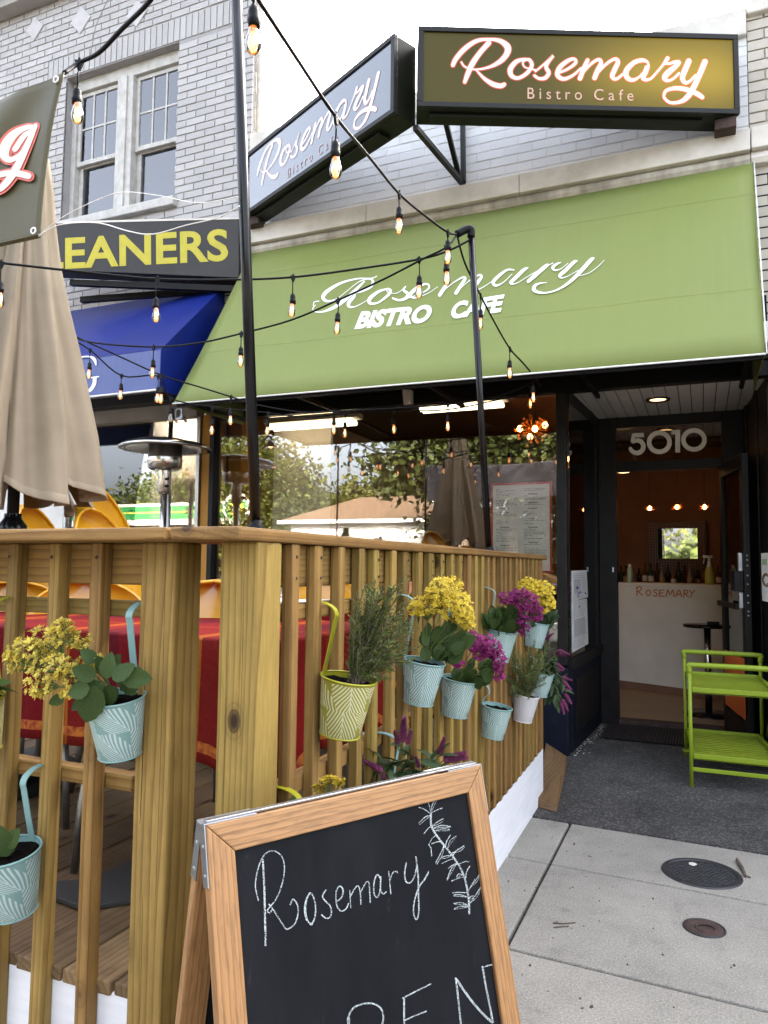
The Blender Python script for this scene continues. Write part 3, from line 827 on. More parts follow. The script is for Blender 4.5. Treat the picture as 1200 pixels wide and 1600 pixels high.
# ------------------------------------------------------------------ the cafe
cafe = thing('cafe_building', 'white brick cafe with a dark shopfront and a recessed open doorway', 'building', (-1.6, 5.6, 0))
CX0, CX1 = -3.60, 0.345
PZ = 5.06
MB().box(CX0, CX1, 5.4045, 5.66, 4.22, PZ - 0.14).box(CX0, CX1, 5.44, 5.66, 2.95, 4.22).build('parapet', M_wmortar, cafe)
brick_wall(cafe, CX0, CX1, 4.225, 4.92, 5.400, 0.205, 0.060, 0.011, [], M_wbrick, M_wbrick_i, 298)
box('coping', M_limestone, cafe, CX0 - 0.02, CX1, 5.36, 5.70, PZ - 0.14, PZ + 0.05, 0.012)
for (a, b) in ((CX0, -2.45), (-2.447, -1.2), (-1.197, CX1)):
    box('cornice_block', M_limestone, cafe, a, b, 5.30, 5.44, 4.075, 4.222, 0.006)
    pr = MB(); pr.prism([(a, 5.44, 3.98), (a, 5.345, 3.985), (a, 5.325, 4.02), (a, 5.33, 4.05), (a, 5.35, 4.073), (a, 5.44, 4.073)], (b - a, 0, 0))
    pr.build('cornice_moulding', M_cornice_low, cafe, 0.003)
# black boarded head over the shopfront
for k in range(5):
    box('header_board', M_header, cafe, -3.94, 0.42, 5.345 - 0.012 * (k % 2), 5.40, 2.56 + k * 0.108, 2.56 + k * 0.108 + 0.102, 0.004)
box('header_back', M_black, cafe, -3.94, 0.9, 5.402, 5.438, 2.56, 3.98)
box('header_rail', M_black, cafe, 0.43, 0.9, 5.33, 5.40, 2.56, 2.80)
# shopfront frame
fr = MB()
fr.box(-3.945, -3.895, 5.34, 5.43, 0, 2.56)
fr.box(-0.945, -0.875, 5.335, 5.43, 0.62, 2.556)
fr.box(-3.895, -0.945, 5.36, 5.43, 0.60, 0.66)
fr.build('shop_frame', M_black, cafe, 0.006)
box('shop_pane', M_glass, cafe, -3.895, -0.945, 5.395, 5.401, 0.66, 2.555)
box('bulkhead', M_navy, cafe, -3.9, -0.872, 5.34, 5.47, 0, 0.60, 0.008)
# return window into the doorway
RX0, RX1 = -0.872, -0.80
def rx(y): return -0.872 + (y - 5.34) * 0.055
def retbox(name, mat, y0, y1, z0, z1, th, bevel=0.004, out=0.0):
    b = [(rx(y0) - th, y0, z0), (rx(y0) + out, y0, z0), (rx(y1) + out, y1, z0), (rx(y1) - th, y1, z0)]
    return MB().hexa(b, [(p[0], p[1], z1) for p in b]).build(name, mat, cafe, bevel)
retbox('return_bulkhead', M_navy, 5.475, 6.60, 0, 0.58, 0.10)
retbox('return_sill', M_black, 5.432, 6.60, 0.585, 0.66, 0.09, out=0.02)
retbox('return_panel', M_black, 5.60, 6.45, 0.12, 0.50, 0.0, out=0.008)
retbox('return_head', M_black, 5.432, 6.60, 2.50, 2.60, 0.07)
retbox('return_post', M_black, 6.50, 6.60, 0.66, 2.50, 0.07)
retbox('return_pane', M_glassdoor, 5.435, 6.495, 0.662, 2.498, 0.005, 0)
# door frame and transom
DY = 6.60
box('door_post', M_black, cafe, -0.81, -0.665, DY, DY + 0.12, 0, 2.60, 0.006)
box('door_post', M_black, cafe, 0.165, 0.33, DY, DY + 0.12, 0, 2.60, 0.006)
box('transom_bar', M_black, cafe, -0.665, 0.165, DY, DY + 0.12, 2.13, 2.21, 0.005)
box('door_head', M_black, cafe, -0.665, 0.165, DY, DY + 0.12, 2.50, 2.60, 0.005)
tp = box('transom_pane', M_glassdoor, cafe, -0.665, 0.165, DY + 0.04, DY + 0.046, 2.21, 2.50)
box('threshold', M_rust, cafe, -0.665, 0.165, DY, DY + 0.14, 0, 0.04, 0.004)
# right wall of the doorway
rw = MB(); rw.hexa([(0.332, 6.72, 0), (0.332, 6.60, 0), (0.43, 5.40, 0), (0.62, 5.40, 0)], [(0.332, 6.72, 2.62), (0.332, 6.60, 2.62), (0.43, 5.40, 2.62), (0.62, 5.40, 2.62)])
rw.build('doorway_side_wall', M_black, cafe)
for (ya, yb) in ((6.52, 6.44), (6.0, 5.93), (5.52, 5.45)):
    f_ = lambda y: 0.332 + (6.60 - y) * 0.0817
    MB().hexa([(f_(ya) + 0.0, ya, 0.1), (f_(ya) - 0.014, ya, 0.1), (f_(yb) - 0.014, yb, 0.1), (f_(yb), yb, 0.1)], [(f_(ya) + 0.0, ya, 2.6), (f_(ya) - 0.014, ya, 2.6), (f_(yb) - 0.014, yb, 2.6), (f_(yb), yb, 2.6)]).build('doorway_panel_stile', M_black, cafe, 0.003)
# beadboard ceiling of the doorway
n = 16
for k in range(n):
    a = -0.90 + k * 1.36 / n; b = a + 1.36 / n - 0.006
    box('ceiling_board', M_bead, cafe, a, b, 5.44, 6.62, 2.592, 2.605, 0.003)
box('doorway_roof', M_black, cafe, -0.95, 0.62, 5.44, 6.72, 2.612, 2.66)
cl = MB().lathe([(0.062, 0), (0.088, 0.0), (0.088, -0.012), (0.064, -0.010), (0.062, 0)], (-0.287, 5.974, 2.592), 28)
dl = cl.build('recessed_light', M_rust, cafe)
MB().lathe([(0.0, -0.002), (0.061, -0.003)], (-0.287, 5.974, 2.592), 24).build('lens', emit('warm_downlight', (1.0, 0.60, 0.26), 0.4), dl)
# room
rm = MB()
rm.box(-3.94, 1.9, 10.72, 10.9, 0, 3.2)
rm.box(0.62, 0.72, 5.44, 6.72, 0, 3.2); rm.box(0.331, 2.0, 6.722, 6.80, 0, 3.2); rm.box(1.9, 2.0, 6.80, 10.9, 0, 3.2); rm.box(-4.04, -3.95, 5.62, 10.9, 0, 3.2)
rm.box(-0.81, 0.33, 6.722, 6.78, 2.6, 3.2)
rm.build('room_wall', M_interior, cafe)
rc = MB(); rc.box(-4.04, 2.0, 5.45, 10.9, 2.92, 3.0); rc.build('room_ceiling', M_ceil_in, cafe)
rc2 = MB(); rc2.box(-4.04, 2.2, 5.66, 11.0, 4.6, 4.7); rc2.build('roof', M_grey, cafe)
rw2 = MB(); rw2.box(-4.04, -3.95, 5.66, 11, 3.0, 4.6); rw2.box(2.0, 2.1, 5.66, 11, 0, 4.6); rw2.box(-4.04, 2.1, 10.92, 11, 0, 4.6); rw2.build('rear_wall', M_grey, cafe)
rf = MB(); rf.box(-3.94, -0.95, 5.47, 6.724, -0.02, 0.02).box(-3.94, 1.9, 6.724, 10.72, -0.02, 0.02); rf.build('room_floor', M_tan, cafe)
box('wall_rail', M_interior, cafe, -3.9, 1.9, 10.69, 10.718, 2.14, 2.17)
# cream partition and yellow pier seen inside the shop window
box('inner_partition', M_offwhite, cafe, -3.54, -2.965, 5.75, 5.79, 0.6, 2.9)
box('inner_yellow_wall', M_yellowwall, cafe, -3.94, -3.80, 5.62, 6.9, 0.02, 2.9)
box('window_board', wood('pale_board', 'X', (0.42, 0.34, 0.24), (0.32, 0.25, 0.17), knots=False), cafe, -1.45, -0.95, 5.46, 5.475, 1.11, 1.24)
box('window_ledge', M_offwhite, cafe, -3.8, -0.96, 5.50, 6.0, 0.54, 0.58)

# ------------------------------------------------------------------ the neighbour on the right
nb = thing('neighbour_building', 'cream painted brick building to the right of the cafe sign', 'building', (1.5, 5.6, 0))
NX = 0.350
box('wall', M_bmortar, nb, NX, 8, 5.412, 5.66, 2.9, 5.2)
bw = MB().box(NX, 8, 5.66, 11, 4.9, 5.0).box(7.8, 8, 5.66, 11, 0, 5).box(2.2, 8, 10.9, 11.1, 0, 5).box(0.92, 8, 5.5, 5.66, 0, 2.9).build('shell', M_grey, nb)
brick_wall(nb, NX, 2.3, 2.92, 5.10, 5.400, 0.205, 0.062, 0.011, [(NX, 2.3, 4.03, 4.23)], M_bbrick, M_bbrick, 220)
box('cornice', M_limestone, nb, NX + 0.002, 8, 5.31, 5.44, 4.085, 4.23, 0.006)
MB().prism([(NX, 5.44, 3.99), (NX, 5.35, 3.995), (NX, 5.33, 4.03), (NX, 5.36, 4.083), (NX, 5.44, 4.083)], (4, 0, 0)).build('cornice_moulding', M_limestone, nb, 0.003)
box('coping', M_limestone, nb, NX, 8, 5.36, 5.70, 5.06, 5.22, 0.012)
box('ledge', M_whitepaint, nb, NX + 0.02, 8, 5.28, 5.40, 2.76, 2.90, 0.006)
# ------------------------------------------------------------------ projecting light-box signs
SZ0, SZ1 = 4.268, 4.814
def signmat(name, base, glow, origin_x):
    M, nt, b = newmat(name)
    b.inputs['Base Color'].default_value = c4(base)
    b.inputs['Roughness'].default_value = 0.3 if glow else 0.16
    if glow: b.inputs['Specular IOR Level'].default_value = 0.15
    b.inputs['Coat Weight'].default_value = 0.0 if glow else 1.0; b.inputs['Coat Roughness'].default_value = 0.04; b.inputs['Coat IOR'].default_value = 1.6
    if glow:
        # tubes inside the case: only the right-hand one is alight
        tc = N(nt, 'ShaderNodeTexCoord'); sp = N(nt, 'ShaderNodeSeparateXYZ'); LK(nt, tc, 'Object', sp, 0)
        gx = N(nt, 'ShaderNodeMapRange', interpolation_type='SMOOTHERSTEP', inp={1: 0.45, 2: 1.75, 3: 0.0, 4: 1.0}); LK(nt, sp, 0, gx, 0)
        gx2 = N(nt, 'ShaderNodeMapRange', interpolation_type='SMOOTHERSTEP', inp={1: 1.72, 2: 2.08, 3: 1.0, 4: 0.45}); LK(nt, sp, 0, gx2, 0)
        gz = N(nt, 'ShaderNodeMapRange', interpolation_type='SMOOTHSTEP', inp={1: 0.0, 2: 0.27, 3: 0.35, 4: 1.0}); LK(nt, sp, 2, gz, 0)
        gz2 = N(nt, 'ShaderNodeMapRange', interpolation_type='SMOOTHSTEP', inp={1: 0.27, 2: 0.55, 3: 1.0, 4: 0.45}); LK(nt, sp, 2, gz2, 0)
        m1 = N(nt, 'ShaderNodeMath', operation='MULTIPLY'); LK(nt, gx, 0, m1, 0); LK(nt, gx2, 0, m1, 1)
        m2 = N(nt, 'ShaderNodeMath', operation='MULTIPLY'); LK(nt, gz, 0, m2, 0); LK(nt, gz2, 0, m2, 1)
        m3 = N(nt, 'ShaderNodeMath', operation='MULTIPLY'); LK(nt, m1, 0, m3, 0); LK(nt, m2, 0, m3, 1)
        m4 = N(nt, 'ShaderNodeMath', operation='MULTIPLY', inp={1: glow[3]}); LK(nt, m3, 0, m4, 0)
        b.inputs['Emission Color'].default_value = (glow[0], glow[1], glow[2], 1)
        LK(nt, m4, 0, b, 'Emission Strength')
    return M
M_face_lit = signmat('olive_lit_sign_face', (0.060, 0.048, 0.006), (0.50, 0.34, 0.035, 0.066), 0)
M_face_dark = signmat('sky_tinted_sign_face', (0.036, 0.050, 0.068), None, 0)  # blue of the reflected sky is put into the base colour
M_let_lit = signmat('lit_white_letter', (0.70, 0.66, 0.60), (1.0, 0.80, 0.45, 0.06), 0)
M_let_red_lit = signmat('lit_red_letter_edge', (0.58, 0.10, 0.05), (0.9, 0.2, 0.05, 0.05), 0)
M_let_dark = simple('white_sign_letter', (0.82, 0.80, 0.80), 0.4, scale=9)
M_let_red = simple('red_sign_letter_edge', (0.50, 0.22, 0.22), 0.4, scale=9)

class Face:
    def __init__(s, a, b, z0, z1):
        s.a, s.b = Vector((a[0], a[1], 0)), Vector((b[0], b[1], 0))
        s.u = (s.b - s.a); s.w = s.u.length; s.u.normalize()
        s.n = Vector((s.u.y, -s.u.x, 0))        # towards the street
        s.z0, s.z1 = z0, z1
    def pt(s, u, z, out=0.0):
        return s.a + s.u * u + s.n * out + Vector((0, 0, z))
    def hit(s, x, y):
        p = on_pl(x, y, s.a, s.n) - s.a
        return p.dot(s.u), p.z
RF = Face((-1.64, 4.33), (0.279, 5.20), SZ0, SZ1)
LF = Face((-3.535, 5.20), (-1.80, 4.33), SZ0, SZ1)
def zpx(s):      # crop coordinates (480 px wide crop at 2.5x) -> photograph
    return [(690 + a / 2.5, 40 + b / 2.5, (w * 1.06) / 2.5) for a, b, w in s]
ROSE = [zpx(s) for s in (
    [(44, 156, 14), (55, 132, 16), (90, 92, 17), (135, 62, 14), (185, 55, 10), (230, 62, 16), (257, 85, 23), (254, 112, 20), (230, 140, 17), (190, 162, 10), (145, 172, 6), (110, 170, 6), (87, 159, 6), (77, 144, 6)],
    [(184, 69, 18), (150, 107, 17), (120, 150, 19), (102, 190, 17), (90, 222, 12)],
    [(135, 175, 5), (165, 207, 11), (200, 230, 17), (230, 237, 17), (244, 231, 14)],
    [(326, 132, 9), (292, 142, 15), (268, 172, 18), (274, 198, 15), (300, 206, 12), (334, 186, 13), (352, 156, 13), (340, 134, 11), (318, 142, 7), (326, 164, 5), (372, 176, 6)],
    [(366, 180, 6), (402, 150, 7), (436, 118, 10), (416, 142, 13), (408, 164, 13), (418, 186, 14), (404, 206, 13), (380, 208, 10), (362, 196, 9)],
    [(446, 190, 7), (490, 172, 9), (522, 148, 11), (518, 132, 10), (494, 138, 13), (462, 164, 16), (452, 194, 16), (476, 210, 13), (512, 196, 9), (544, 168, 7)],
    [(570, 136, 13), (556, 166, 15), (540, 208, 16)],
    [(548, 190, 7), (582, 152, 9), (612, 134, 11), (622, 148, 14), (608, 178, 16), (597, 206, 16)],
    [(604, 192, 7), (642, 152, 9), (676, 132, 11), (688, 144, 15), (674, 176, 16), (666, 200, 15), (682, 210, 10), (716, 184, 7)],
    [(809, 159, 5), (801, 142, 9), (780, 137, 14), (751, 146, 15), (725, 171, 18), (719, 192, 18), (730, 210, 15), (751, 213, 11), (774, 199, 6), (793, 176, 5)],
    [(802, 165, 17), (795, 184, 17), (786, 203, 17), (797, 213, 11), (818, 207, 8), (843, 180, 7), (864, 155, 8), (882, 129, 14)],
    [(882, 129, 13), (874, 147, 10), (887, 150, 8), (910, 144, 11), (927, 145, 13), (909, 164, 17), (882, 187, 20), (870, 205, 18), (881, 216, 11), (902, 210, 8), (927, 188, 8)],
    [(965, 140, 19), (948, 180, 19), (940, 205, 18), (950, 224, 13), (969, 218, 9), (992, 194, 7)],
    [(1028, 142, 19), (1007, 192, 19), (977, 255, 19), (952, 287, 17), (927, 300, 12), (893, 302, 10), (869, 283, 9), (874, 258, 10), (902, 247, 13), (935, 247, 15), (969, 255, 17), (998, 268, 17), (1017, 281, 15)])]
LETT = dict(B=[[(0, 0), (0, 10)], [(0, 10), (4, 10), (5.4, 8.6), (4.6, 6.2), (0, 5.6)], [(0, 5.6), (5, 5.2), (6.2, 2.8), (5, 0.3), (0, 0)]])
def bistro(face, mats, root, fn, par):
    for (word, xa, xb, ya, yb) in (('Bistro', 824, 909, 137.5, 155), ('Cafe', 928, 989.5, 139.5, 157)):
        o = fn(xa, yb, 0.004); u = fn(xb, yb + (xb - xa) * 0.020, 0.004) - o; v = fn(xa, ya, 0.004) - o
        text_part('small_lettering', word, mats, par, o, u, v, face.n, bold=0.004, space=1.55, lift=0.0)
def lightbox(label, face, loc, m_face, m_white, m_red, mapper, small_mat, ow=3.0):
    root = thing('light_box_sign', label, 'sign', loc, None)
    T = 0.19
    fr_ = 0.034
    c = face
    def slab(name, u0, u1, z0, z1, o0, o1, mat, bev=0.003):
        p = [c.pt(u0, z0, o0), c.pt(u1, z0, o0), c.pt(u1, z0, o1), c.pt(u0, z0, o1)]
        q = [c.pt(u0, z1, o0), c.pt(u1, z1, o0), c.pt(u1, z1, o1), c.pt(u0, z1, o1)]
        return MB().hexa(p, q).build(name, mat, root, bev)
    slab('case', 0.004, c.w - 0.004, SZ0 - 0.004, SZ1 - 0.004, -T, -0.022, M_signunder, 0.004)
    for nm, a in (('frame_rail', (0, c.w, SZ1 - fr_, SZ1)), ('frame_rail', (0, c.w, SZ0, SZ0 + fr_)), ('frame_rail', (0, fr_, SZ0 + fr_, SZ1 - fr_)), ('frame_rail', (c.w - fr_, c.w, SZ0 + fr_, SZ1 - fr_))):
        slab(nm, a[0], a[1], a[2], a[3], -0.022, 0.012, M_signframe, 0.003)
    slab('panel', fr_, c.w - fr_, SZ0 + fr_, SZ1 - fr_, -0.018, 0.0, m_face, 0)
    slab('drip_rail', 0.08, c.w - 0.22, SZ0 - 0.028, SZ0 - 0.006, -0.15, -0.05, M_signunder, 0.003)
    mb = MB(); mr = MB()
    for s in ROSE:
        ribbon(mr, [(a, b, w + ow) for a, b, w in s], mapper, lift=0.0015)
        ribbon(mb, s, mapper, lift=0.0032)
    mr.build('letter_outline', m_red, root, recalc=False)
    mb.build('script_lettering', m_white, root, recalc=False)
    bistro(c, small_mat, root, mapper, root)
    return root
mapR = lambda x, y, l: RF.pt(*RF.hit(x, y), l)
def mapL(x, y, l):
    u, z = RF.hit(x, y)
    return LF.pt(u / RF.w * LF.w * 1.03 - 0.02, z, l)
s1 = lightbox('olive light box sign glowing yellow at its right end, script lettering facing the street', RF, RF.pt(0, SZ0), M_face_lit, M_let_lit, M_let_red_lit, mapR, simple('salmon_letter', (0.55, 0.33, 0.23), 0.4))
s2 = lightbox('unlit light box sign turned away to the left, its glossy face tinted blue and mirroring pale sky', LF, LF.pt(0, SZ0), M_face_dark, M_let_dark, M_let_red, mapL, simple('pale_pink_letter', (0.50, 0.36, 0.37), 0.4), 1.8)
# brackets that carry the two boxes
root = thing('sign_bracket', 'dark angle iron bracket under the meeting point of the two light boxes', 'bracket', (-1.64, 5.40, 4.25))
foot = Vector((-1.655, 5.385, 4.27))
MB().bar(foot, (-1.72, 4.50, 4.245), 0.035, 0.035).build('arm', M_signframe, root)
MB().bar(foot + Vector((0.01, -0.03, 0)), (-1.655, 5.355, 4.95), 0.034, 0.034, (0, 1, 0)).build('upright', M_signframe, root)
MB().bar(foot + Vector((-0.01, -0.04, 0)), (-1.62, 4.62, 4.62), 0.034, 0.034).build('brace', M_signframe, root)
for (p, lab) in (((0.20, 5.20), 'rusty wall bracket below the right end of the glowing sign'), ((-3.47, 5.22), 'wall bracket below the left end of the unlit sign')):
    b = MB().box(p[0] - 0.07, p[0] + 0.06, p[1] + 0.02, 5.40, SZ0 - 0.075, SZ0 - 0.03).box(p[0] - 0.07, p[0] + 0.06, p[1] - 0.01, p[1] + 0.02, SZ0 - 0.075, SZ0 - 0.005)
    tag(b.build('wall_bracket', M_rust, None, 0.004), lab, 'bracket')

# ------------------------------------------------------------------ the green awning
aw = thing('awning', 'wide sloping light green vinyl awning with white cafe lettering', 'awning', (-1.6, 5.38, 4.03))
TL, TR, BL, BR = Vector((-3.57, 5.36, 4.035)), Vector((0.362, 5.36, 4.03)), Vector((-3.60, 4.42, 2.492)), Vector((0.335, 4.42, 2.462))
aN = (TR - TL).cross(TL - BL).normalized()
if aN.y > 0: aN = -aN
def apt(s, t, o=0.0):
    return TL.lerp(TR, s).lerp(BL.lerp(BR, s), t) + aN * o
gm = MB(); ns, nt_ = 40, 10
vs_ = []; fs_ = []
for lay in (0.0, -0.006):
    for j in range(nt_ + 1):
        for i in range(ns + 1):
            s_, t_ = i / ns, j / nt_
            sag = -0.012 * math.sin(math.pi * t_) * (0.6 + 0.4 * math.cos(s_ * 2 * math.pi * 4))
            vs_.append(apt(s_, t_, sag + lay))
W_ = ns + 1; H_ = (nt_ + 1) * W_
for j in range(nt_):
    for i in range(ns):
        a = j * W_ + i
        fs_.append((a, a + 1, a + 1 + W_, a + W_)); fs_.append((H_ + a, H_ + a + W_, H_ + a + 1 + W_, H_ + a + 1))
for i in range(ns):
    fs_.append((i, H_ + i, H_ + i + 1, i + 1)); k = nt_ * W_ + i; fs_.append((k, k + 1, H_ + k + 1, H_ + k))
for j in range(nt_):
    k = j * W_; fs_.append((k, k + W_, H_ + k + W_, H_ + k)); k += ns; fs_.append((k, H_ + k, H_ + k + W_, k + W_))
gm.add(vs_, fs_, 0, True)
gm.build('canopy', M_green, aw)
for t_ in (0.20, 0.70):
    sb = MB()
    for i in range(ns):
        s0, s1_ = i / ns, (i + 1) / ns
        sg = lambda s_, o: apt(s_, t_, -0.012 * math.sin(math.pi * t_) * (0.6 + 0.4 * math.cos(s_ * 2 * math.pi * 4)) + o)
        d_ = (BL - TL).normalized() * 0.007
        a, b = sg(s0, 0.0002), sg(s1_, 0.0002)
        sb.hexa([a, b, b + d_, a + d_], [a + aN * 0.0008, b + aN * 0.0008, b + d_ + aN * 0.0008, a + d_ + aN * 0.0008])
    sb.build('seam', M_green, aw)
for P1, P2, nm in ((TL, BL, 'end_gusset'), (TR, BR, 'end_gusset')):
    back = Vector((P1.x, 5.36, P2.z))
    sx = 0.004 if P1 is TL else -0.004
    MB().prism([P1 + Vector((sx, 0, -0.02)), P2 + Vector((sx, 0.01, 0)), Vector((P2.x + sx, 5.33, P2.z))], (0.003 if sx > 0 else -0.003, 0, 0)).build(nm, M_green, aw)
MB().tube([BL + Vector((0, -0.006, -0.004)), BR + Vector((0, -0.006, -0.004))], 0.0055, 8).build('front_piping', M_letter_w, aw)
MB().tube([TR + Vector((0.006, 0, 0)), BR + Vector((0.006, -0.006, -0.004))], 0.004, 8).build('edge_piping', M_letter_w, aw)
MB().bar(BL + Vector((0.02, 0.03, -0.01)), BR + Vector((-0.02, 0.03, -0.01)), 0.03, 0.03).build('front_bar', M_header, aw)
for s_ in (0.02, 0.25, 0.5, 0.75, 0.98):
    p = apt(s_, 1.0); MB().bar((p.x, p.y + 0.05, p.z + 0.01), (p.x, 5.33, p.z + 0.03), 0.026, 0.026).build('frame_tube', M_header, aw)
def amap(x, y, l):
    p = on_pl(x, y, TL, aN); t_ = (p - TL).dot(BL - TL) / (BL - TL).length_squared; s_ = (p.x - TL.x) / (TR.x - TL.x)
    return p + aN * (-0.012 * math.sin(math.pi * t_) * (0.6 + 0.4 * math.cos(s_ * 2 * math.pi * 4)) + l - 0.0045)
def zaw(s): return [(480 + a / 2.5, 380 + b / 2.5, max(w * 1.15, 2.4) / 2.5) for a, b, w in s]
AROSE = [zaw(s) for s in (
    [(22, 240, 3), (26, 226, 3), (44, 222, 3)],
    [(272, 128, 3), (248, 136, 4), (196, 136, 5), (130, 152, 8), (76, 184, 12), (60, 208, 12), (76, 222, 8), (112, 214, 3), (150, 186, 2), (198, 150, 3), (238, 138, 5), (256, 146, 8), (248, 168, 10), (214, 186, 6), (180, 193, 3)],
    [(222, 148, 5), (190, 178, 10), (150, 214, 13), (104, 246, 11), (60, 263, 6), (30, 264, 3), (20, 252, 3), (30, 238, 3)],
    [(184, 192, 4), (182, 206, 9), (162, 228, 12), (162, 244, 9), (184, 246, 4), (216, 232, 2), (248, 212, 2)],
    [(312, 178, 5), (276, 190, 10), (244, 216, 13), (246, 234, 10), (276, 232, 6), (312, 206, 9), (326, 186, 9), (312, 178, 6), (316, 192, 2), (350, 194, 2), (382, 172, 2)],
    [(384, 168, 4), (376, 182, 8), (392, 196, 10), (384, 214, 10), (356, 222, 7), (334, 214, 6)],
    [(336, 216, 6), (372, 220, 3), (410, 206, 2), (446, 192, 3), (474, 172, 6), (468, 156, 6), (440, 164, 8), (410, 188, 12), (402, 204, 10), (424, 210, 5), (470, 192, 2), (508, 166, 2)],
    [(552, 146, 5), (538, 164, 11), (516, 198, 12)],
    [(526, 186, 2), (566, 152, 3), (604, 130, 6), (616, 134, 9), (602, 156, 11), (580, 190, 12)],
    [(590, 178, 2), (630, 144, 3), (668, 122, 6), (680, 128, 9), (664, 152, 11), (650, 174, 10), (668, 178, 4), (708, 156, 2), (736, 136, 2)],
    [(808, 104, 4), (780, 104, 7), (744, 130, 11), (726, 152, 11), (738, 164, 8), (766, 152, 3), (800, 120, 2)],
    [(862, 96, 4), (846, 104, 11), (817, 132, 12), (796, 152, 11), (802, 159, 5), (826, 152, 2), (867, 126, 2), (937, 87, 2), (960, 75, 3)],
    [(939, 83, 9), (929, 90, 12), (902, 114, 13), (864, 148, 12)],
    [(991, 72, 2), (975, 78, 7), (959, 92, 10), (968, 103, 6), (991, 96, 2), (1018, 74, 2)],
    [(1052, 65, 6), (1040, 71, 11), (1009, 102, 12), (987, 122, 11), (993, 132, 5), (1018, 124, 2), (1058, 101, 1)],
    [(1117, 54, 8), (1105, 63, 13), (1071, 101, 13), (1027, 145, 10), (982, 176, 6), (937, 191, 5), (902, 190, 9), (885, 179, 13), (893, 162, 9), (915, 154, 4), (935, 152, 1)],
    [(1058, 123, 1), (1098, 112, 2), (1134, 87, 2), (1160, 61, 1)])]
am = MB()
for s in AROSE: ribbon(am, s, amap, lift=0.006)
am.build('script_lettering', M_letter_w, aw, recalc=False)
for (body, bl_, br_, tl_) in (('BISTRO', (553.0, 514.3), (668.5, 502.5), (564.5, 486.0)), ('CAFE', (701.0, 498.0), (782.0, 487.5), (709, 470.0))):
    o = amap(*bl_, 0.006); u = amap(*br_, 0.006) - o; v = amap(*tl_, 0.006) - o
    # the slant comes from the shear of the letters, the frame itself stands square on the slope
    vv = v - u * (v.dot(u) / u.dot(u)) if False else v
    text_part('block_lettering', body, M_letter_w, aw, o, u, v, aN, bold=0.048, lift=0.0)

# ------------------------------------------------------------------ the dry cleaner's sign and blue awning
cs = thing('cleaners_sign', 'charcoal sign with big yellow capitals above the blue awning', 'sign', (-4.4, 5.0, 3.7))
cu = Vector((-0.957, -0.289, 0)); cn = Vector((0.289, -0.957, 0)); co = Vector((-3.60, 5.22, 0))
cmap = lambda x, y, l=0.0: on_pl(x, y, co, cn) + cn * l
q = [cmap(-40, 352), cmap(373, 342), cmap(373, 434), cmap(-40, 416)]
MB().prism(q, -cn * 0.20).build('panel', M_grey, cs, 0.004)
e = [cmap(-38, 349.5, 0.003), cmap(374, 339.5, 0.003), cmap(374, 342.5, 0.003), cmap(-38, 352.5, 0.003)]
MB().prism(e, -cn * 0.208).build('edge_trim', M_limestone, cs)
for word, (xa, xb), in (('EANERS', (102, 357)), ('CL', (17, 99.5))):
    s_ = -0.045
    yb = lambda x: 421.0 + s_ * (x - 102)
    hh = 49.5
    o = cmap(xa, yb(xa), 0.003); u = cmap(xb, yb(xb) - 1.5, 0.003) - o; v = cmap(xa, yb(xa) - hh, 0.003) - o
    text_part('lettering', word, M_letter_y, cs, o, u, v, cn, bold=0.026, lift=0.0, space=1.02)
MB().bar(cmap(365, 448, -0.06), cmap(100, 434, -0.12), 0.05, 0.05).build('support_bar', M_black, cs)
MB().bar(cmap(365, 440, -0.16), cmap(100, 450, -0.3), 0.05, 0.05).build('support_bar', M_black, cs)

ba = thing('blue_awning', 'royal blue awning with a pale valance letter beside the green one', 'awning', (-4.8, 5.38, 3.7))
bx0, bx1 = -6.6, -3.755
bt = [Vector((bx0, 5.36, 3.76)), Vector((bx1 - 0.09, 5.36, 3.76)), Vector((bx1, 4.45, 2.93)), Vector((bx0, 4.45, 2.93))]
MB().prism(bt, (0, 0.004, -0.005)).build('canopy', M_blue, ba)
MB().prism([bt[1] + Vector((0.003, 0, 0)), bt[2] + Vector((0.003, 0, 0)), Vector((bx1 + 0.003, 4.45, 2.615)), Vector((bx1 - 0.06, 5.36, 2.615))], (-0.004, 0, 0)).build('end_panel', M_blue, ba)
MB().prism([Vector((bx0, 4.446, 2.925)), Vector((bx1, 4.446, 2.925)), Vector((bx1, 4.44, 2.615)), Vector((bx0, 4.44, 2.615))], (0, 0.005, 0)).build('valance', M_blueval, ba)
MB().tube([(bx0, 4.438, 2.612), (bx1, 4.438, 2.612)], 0.009, 6).build('valance_hem', M_letter_w, ba)
vmap = lambda x, y, l: on_y(x, y, 4.441 - l)
gl_ = MB()
for s in ([(150, 570, 2), (147, 561, 5), (138, 557, 2.2), (124, 560, 3), (114, 575, 7), (116, 598, 7), (128, 611, 3), (140, 610, 5), (147, 600, 6), (148, 591, 6)], [(139, 590.5, 2), (154, 588.5, 2)]):
    ribbon(gl_, s, vmap, lift=0.003)
gl_.build('lettering', M_letter_w, ba, recalc=False)
# ------------------------------------------------------------------ the timber deck and its railings
deck = thing('deck', 'low timber deck with weathered boards behind the railing', 'deck', (-2.5, 2.8, 0))
DZ = 0.392
k = 0
x = -0.915
while x > -5.4:
    yf_ = 1.325 + RND.uniform(-0.006, 0.006)
    box('deck_board', deckwood, deck, x - 0.137, x, yf_, 4.32 if x > -1.6 else 5.2, DZ - 0.03, DZ + RND.uniform(-0.0015, 0.0015), 0.004)
    x -= 0.1425
dj = MB()
for yy in (1.45, 2.4, 3.3, 4.2): dj.box(-5.3, -0.95, yy, yy + 0.04, 0.02, DZ - 0.032)
dj.build('joist', deckwood, deck)

